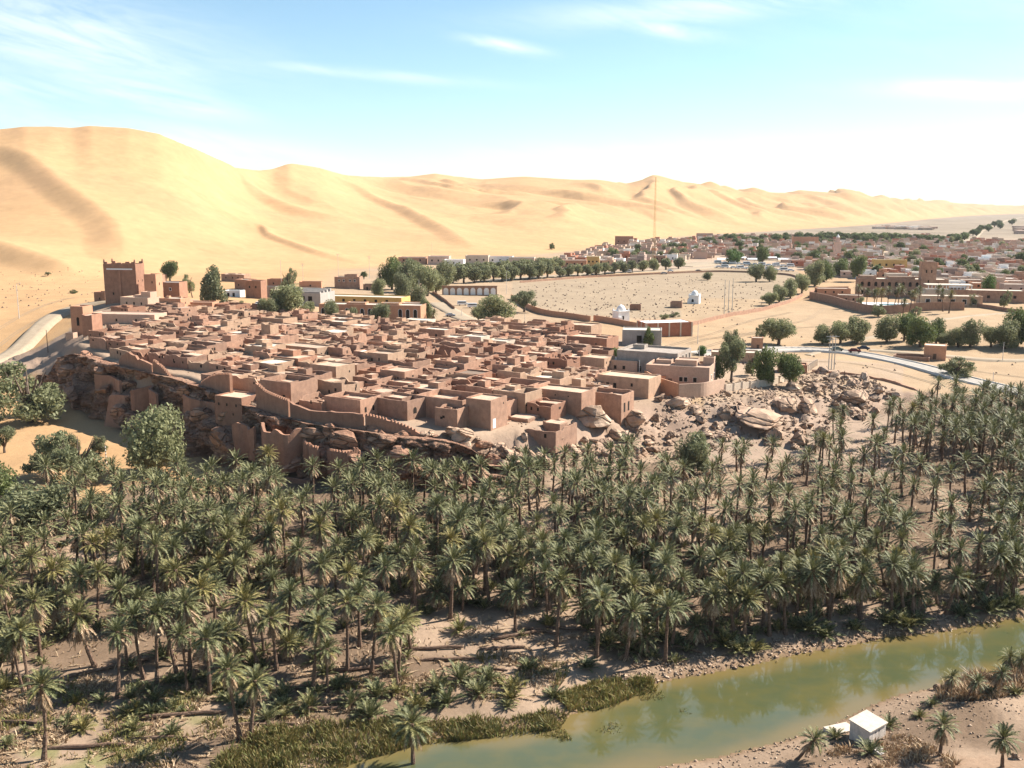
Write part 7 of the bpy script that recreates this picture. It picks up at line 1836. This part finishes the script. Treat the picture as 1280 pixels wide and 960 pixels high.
# ------------------------------------------------------------------ hut on the near bank
x, y, z = G(1084, 922)
t = thing('hut', 'small white box hut with a sloping pale roof on the near river bank', 'hut', (x, y, z + .1), R(38))
mb = MB(); W2, D2 = 1.9, 1.45
V = [(-W2, -D2, -.8), (W2, -D2, -.8), (W2, D2, -.8), (-W2, D2, -.8), (-W2, -D2, 1.95), (W2, -D2, 1.95), (W2, D2, 2.35), (-W2, D2, 2.35)]
mb.add(V, [(0, 1, 5, 4), (1, 2, 6, 5), (2, 3, 7, 6), (3, 0, 4, 7)]); mb.build('wall', M['hut_wall'], t)
mb = MB(); o = .16
V = [(-W2 - o, -D2 - o, 1.94), (W2 + o, -D2 - o, 1.94), (W2 + o, D2 + o, 2.40), (-W2 - o, D2 + o, 2.40)]
V += [(a, b, c + .14) for a, b, c in V]
mb.add(V, [(3, 2, 1, 0), (4, 5, 6, 7), (0, 1, 5, 4), (1, 2, 6, 5), (2, 3, 7, 6), (3, 0, 4, 7)]); mb.build('roof', M['hut_roof'], t)
for u in (-.5, .3): put_opening(t, 'f', u, 1.35, .22, .2, 2 * W2, 2 * D2, name='vent')
mb = MB(); mb.box(-3.6, 3.2, -3.1, -1.9, -.9, -.1); mb.build('plinth', M['hut_roof'], t)
x, y, z = G(1050, 913); o = MB().box(-2.0, 2.0, -1.1, 1.1, -.7, .35, tap=.04).build('concrete_slab', M['hut_roof'], None, loc=(x, y, z), rot=(0, .04, R(24)))
tag(o, 'cracked concrete slab left of the white hut', 'slab')
x, y, z = G(1100, 940); o = MB().box(-1.1, 1.1, -.7, .7, -.3, .25, tap=.1).build('broken_block', M['concrete'], None, loc=(x, y, z), rot=(.25, .2, R(40)))
tag(o, 'tilted broken concrete block in front of the hut', 'block')
x, y, z = G(1172, 862); o = obj('boulder', ROCKS[2], None, (x, y, z + .2), (0, 0, 1), (.9, .8, .8)); tag(o, 'dark triangular rock at the water edge right of the hut', 'boulder')
for i, (px, py, w, lab) in enumerate([(1270, 948, .9, 'low rock at the bottom right corner'), (1130, 930, .5, 'rock right of the broken concrete block'), (880, 948, .35, 'small rock near the shallow end of the river'), (926, 930, .3, 'lone stone at the near water line'), (185, 862, .5, 'pale stone heap left of the fallen trunks'), (235, 932, .9, 'whitish stone heap at the bottom left'), (210, 945, .7, 'second whitish stone heap, closer to the corner')]):
    x, y, z = G(px, py); o = obj('boulder', ROCKS[i % 9], None, (x, y, z + w * .2), (0, 0, i), (w, w * .8, w * .6)); tag(o, lab, 'boulder')
# ------------------------------------------------------------------ poles, lamps, mast
def pole(label, px, py, hpx, kind='plain', mat='pole', r0=.13, name='pole', cat='pole'):
    x, y, z = G(px, py); dist = math.hypot(math.hypot(x, y), CAM_Z - z); h = hpx / FPX * dist
    t = thing(name, label, cat, (x, y, z), R(-8))
    MB().tube([(0, 0, -.5), (0, 0, h)], [r0 * 1.2, r0 * .8], 8).build('post', M[mat], t)
    if kind == 'T': MB().box(-1.3, 1.3, -.09, .09, h - .5, h - .3).build('crossarm', M[mat], t); MB().box(-.9, .9, -.09, .09, h - 1.5, h - 1.35).build('crossarm', M[mat], t)
    if kind == 'lamp':
        MB().tube([(0, 0, h), (.5, 0, h + .5), (1.5, 0, h + .6)], .07, 6).build('arm', M[mat], t); MB().box(1.2, 2.1, -.18, .18, h + .48, h + .66, tap=.05).build('lamp_head', M['metal'], t)
    if kind == 'staff':
        for k in range(int(h / .8)): MB().tube([(0, 0, .2 + k * .8), (0, 0, .6 + k * .8)], r0 * 1.4, 8).build('band', M['stripe_white'], t)
    return t
pole('white street lamp standing alone on the sand at the left edge', 24, 398, 38, 'lamp', name='street_lamp', cat='street lamp')
pole('dark wooden pole beside the street on the left', 60, 440, 25, mat='darkpole')
pole('red and white striped staff standing in the sand by the lower rampart', 284, 566, 33, 'staff', 'darkpole', .1, name='striped_staff')
pole('striped staff on the sand below the tapered bastion', 133, 580, 24, 'staff', 'darkpole', .09, name='striped_staff')
pole('short pale post on top of the tapered bastion ledge', 148, 508, 14, mat='pole')
for a in [(352, 362, 36, 'plain', 'thin pole behind the sparse half-bare tree'), (379, 352, 22, 'T', 'pole at the dune foot left of the tall pair'), (423, 345, 27, 'T', 'left pole of the tall pair at the dune foot'), (462, 348, 27, 'T', 'right pole of the tall pair at the dune foot'),
          (379, 392, 20, 'plain', 'pale pole in front of the wide shady tree'), (524, 374, 24, 'plain', 'white pole in front of the big full tree'), (633, 368, 28, 'lamp', 'white double-armed lamp at the corner of the burial field'), (656, 404, 12, 'plain', 'small pole by the square'), (577, 396, 10, 'plain', 'short post at the square'),
          (692, 450, 18, 'plain', 'white pole rising from the back rows of the old town'), (799, 472, 22, 'plain', 'white pole between the grey block house and the villa'), (812, 428 - 8, 22, 'plain', 'dark pole beside the brick workshop'), (872, 430, 26, 'plain', 'pale pole on the open ground right of the workshop'), (874, 446, 14, 'plain', 'short pale pole behind the villa'),
          (1055, 480, 16, 'plain', 'short dark post on the scree'), (1078, 527, 16, 'plain', 'thick dark post at the foot of the scree'), (1241, 478, 12, 'plain', 'short post beside the road at the right'), (1253, 452, 22, 'plain', 'thin pole on the sand at the right'), (540, 318, 14, 'plain', 'thin mast above the dune foot houses'), (745, 300 + 12, 12, 'plain', 'thin mast on the sand spur'),
          (830, 300, 10, 'plain', 'thin mast right of the lattice mast'), (1178, 352, 18, 'plain', 'thin mast by the hotel tower')]:
    dark = 'dark' in a[4]
    pole(a[4], a[0], a[1], a[2], a[3], 'darkpole' if dark else 'pole', .14 if dark else .11)
for (px, py, h, lab) in [(905, 393, 42, 'left'), (910, 395, 43, 'middle'), (915, 390, 41, 'right')]:
    pole(f'{lab} pole of the three close together on the field wall', px, py, h, 'plain', 'metal', .16)
for (px, lab) in [(1035.5, 'left'), (1039, 'middle'), (1042.5, 'right')]:
    pole(f'{lab} steel pole of the tight group of three at the top of the scree', px, 462, 41, 'T' if lab != 'middle' else 'plain', 'metal', .16, name='steel_pole')
x, y, z = G(817, 335); dist = math.hypot(x, y); h = 110 / FPX * dist
t = thing('lattice_mast', 'tall ochre lattice radio mast standing in the new town', 'mast', (x, y, z), .3)
mb = MB(); n = 26
for k in range(3):
    a = 2 * PI * k / 3; mb.tube([(2.0 * math.cos(a), 2.0 * math.sin(a), 0), (1.0 * math.cos(a), 1.0 * math.sin(a), h * .5), (.45 * math.cos(a), .45 * math.sin(a), h)], .09, 4)
mb.build('leg', M['ochre'], t)
mb = MB()
for i in range(n):
    z0_, z1_ = i * h / n, (i + 1) * h / n; f = lambda q: lerp(2, .9, min(1, q * 2)) if q < .5 else lerp(1., .45, (q - .5) * 2)
    ra, rb = f(i / n), f((i + 1) / n)
    for k in range(3):
        a, b = 2 * PI * (k + i) / 3, 2 * PI * (k + i + 1) / 3; mb.tube([(ra * math.cos(a), ra * math.sin(a), z0_), (rb * math.cos(b), rb * math.sin(b), z1_)], .045, 3, False)
mb.build('bracing', M['ochre'], t)
# ------------------------------------------------------------------ vehicles
def car_meshes():
    b = MB(); prof = [(-2.1, .35), (-2.1, .85), (-1.5, .95), (-.95, 1.42), (.55, 1.42), (1.15, .95), (2.05, .82), (2.1, .35)]
    for s in (1,):
        n = len(prof); V = [(a, -.82 if zz_ < 1 else -.66, zz_) for a, zz_ in prof] + [(a, .82 if zz_ < 1 else .66, zz_) for a, zz_ in prof]
        b.add(V, [tuple(range(n)), tuple(reversed(range(n, 2 * n)))] + [(i, (i + 1) % n, n + (i + 1) % n, n + i)[::-1] for i in range(n)])
    g = MB()
    for s in (-1, 1): g.add([(-1.32, s * .80, .98), (1.0, s * .80, .98), (.5, s * .69, 1.36), (-.92, s * .69, 1.36)], [(0, 1, 2, 3)])
    g.add([(1.14, -.6, .97), (1.14, .6, .97), (.60, .6, 1.385), (.60, -.6, 1.385)], [(0, 1, 2, 3)]); g.add([(-1.5, -.6, .97), (-1.5, .6, .97), (-1.0, .6, 1.39), (-1.0, -.6, 1.39)], [(0, 1, 2, 3)])
    for v in range(len(g.v)):
        a, b_, c = g.v[v]; g.v[v] = (a + (.02 if a > .55 and v >= 8 else -.02 if v >= 12 else 0), b_, c + .01)
    w = MB(); w.tube([(0, -.1, 0), (0, .1, 0)], .32, 12)
    return b, g, w
cb, cg, cw = car_meshes(); CG = cg.mesh('car_window', M['glass']); CW = cw.mesh('car_wheel', M['tyre'])
vb = MB(); vb.box(-2.5, 2.4, -.9, .9, .4, 1.2); vb.box(-2.48, 1.9, -.85, .85, 1.2, 2.1, tap=.1)
vg = MB(); vg.box(-2.0, 1.6, -.87, .87, 1.3, 1.75); vg.box(1.6, 1.92, -.7, .7, 1.3, 1.8)
VG = vg.mesh('van_window', M['glass'])
PAINT = {}
def car(label, px, py, colr, rz, van=False, group=None, z=None, s=1.15):
    if colr not in PAINT: PAINT[colr] = plain('car_paint', colr, .3, 0, .02)
    x, y = G(px, py)[:2] if z is None else at(px, py, z); z = Z1(x, y) + .22 if z is None else z
    t = thing('parked_van' if van else 'parked_car', label, 'van' if van else 'car', (x, y, z), rz, group); t.scale = (s, s, s)
    key = (colr, van)
    if key not in PAINT: PAINT[key] = (vb if van else cb).mesh('car_body', PAINT[colr])
    obj('body', PAINT[key], t); obj('window', VG if van else CG, t)
    for a in (-1.35, 1.35):
        for b in (-.78, .78): obj('wheel', CW, t, (a, b, .32))
    return t
rz_ = 12.46
car('dark maroon car parked on the curve of the asphalt road', 1068, 440.5, (.10, .012, .015), R(-8), z=rz_)
car('dark blue car just behind the maroon one on the road', 1079, 437.2, (.02, .03, .06), R(170), z=rz_)
car('grey-green car at the left behind the steel poles', 1046, 438.4, (.10, .13, .11), R(4), z=12.62)
car('silver car parked on the small square', 563, 396, (.35, .35, .36), R(10)); car('white van parked beyond the square', 591, 385, (.7, .7, .7), R(0), True); car('white van left of the other one beyond the square', 578, 382, (.7, .7, .68), R(4), True)
car('white car parked among the red mud houses', 323, 382, (.6, .6, .6), R(80))
r = random.Random(3)
for i in range(22):
    px = 898 + (i % 11) * 9 + r.uniform(-1, 1); py = 329.5 + (i // 11) * 5.5 + (i % 11) * .45
    car('white vehicle standing in the vehicle park of the new town', px, py, (.7, .7, .68), R(r.uniform(-20, 20)), i % 2 == 0, 'white vehicles in the vehicle park', s=1.5)
for i, (px, py, c, lab) in enumerate([(785, 341, (.7, .7, .7), 'white van on the main street left of the vehicle park'), (838, 340, (.7, .7, .7), 'white car on the main street beside the clipped trees'), (830, 343, (.3, .3, .3), 'grey car by the far field wall'), (873, 340, (.02, .02, .03), 'dark car near the brown kiosk'), (737, 344, (.6, .6, .6), 'pale car below the clipped trees')]):
    car(lab, px, py, c, R(-10 + i * 5), i == 0, s=1.3)
for i in range(5):
    px = 905 + i * 19; x, y, z = G(px, 328 - (i % 2) * 2)
    t = thing('canvas_shelter', 'white canvas shelter at the edge of the vehicle park', 'shelter', (x, y, z), R(-8), 'white shelters at the vehicle park')
    mb = MB(); mb.add([(-7, -3, 3), (7, -3, 3), (7, 3, 3), (-7, 3, 3), (-7, 0, 4.4), (7, 0, 4.4)], [(0, 1, 5, 4), (2, 3, 4, 5), (0, 4, 3), (1, 2, 5)]); mb.build('canopy', M['cloth'], t)
    for a in (-6.8, 0, 6.8):
        for b in (-2.8, 2.8): MB().box(a - .08, a + .08, b - .08, b + .08, -.5, 3.05).build('post', M['metal'], t)
# ------------------------------------------------------------------ desert haze: one closed box of thin air
hz = Mat('haze', 1)
hz.n.remove(hz.b)
pv = hz.n.new('ShaderNodeVolumePrincipled'); pv.inputs['Color'].default_value = (.95, .95, .95, 1); pv.inputs['Density'].default_value = HAZE if 'HAZE' in globals() else .00003
pv.inputs['Anisotropy'].default_value = 0.
hz.l.new(pv.outputs[0], hz.n['Material Output'].inputs['Volume'])
haze = MB().box(-15000, 15000, -15000, 15000, -6, 330).build('haze', hz.m)
tag(haze, kind='stuff', label='thin pale desert haze over the whole valley', cat='haze')
S.cycles.volume_bounces = 0
S.cycles.max_bounces = 6
S.cycles.diffuse_bounces = 3
S.cycles.transmission_bounces = 2

# ------------------------------------------------------------------ tell look-alikes apart by where they stand among their equals
ORD = 'first second third fourth fifth sixth seventh eighth ninth tenth eleventh twelfth thirteenth fourteenth fifteenth sixteenth seventeenth eighteenth nineteenth twentieth'.split()
bpy.context.view_layer.update()
by = {}
for o in S.objects:
    if o.parent is None and o.get('label') and o.get('group'): by.setdefault(o['label'], []).append(o)
for lab, os_ in by.items():
    n = len(os_)
    if n == 1: continue
    os_.sort(key=lambda o: proj(*o.location)[0])
    for i, o in enumerate(os_):
        if n == 2: ex = ('the left one', 'the right one')[i]
        elif n == 3: ex = ('the left one', 'the middle one', 'the right one')[i]
        elif i < 20: ex = f'{ORD[i]} from left'
        else: continue
        if len((lab + ' ' + ex).split()) <= 16: o['label'] = f'{lab}, {ex}'
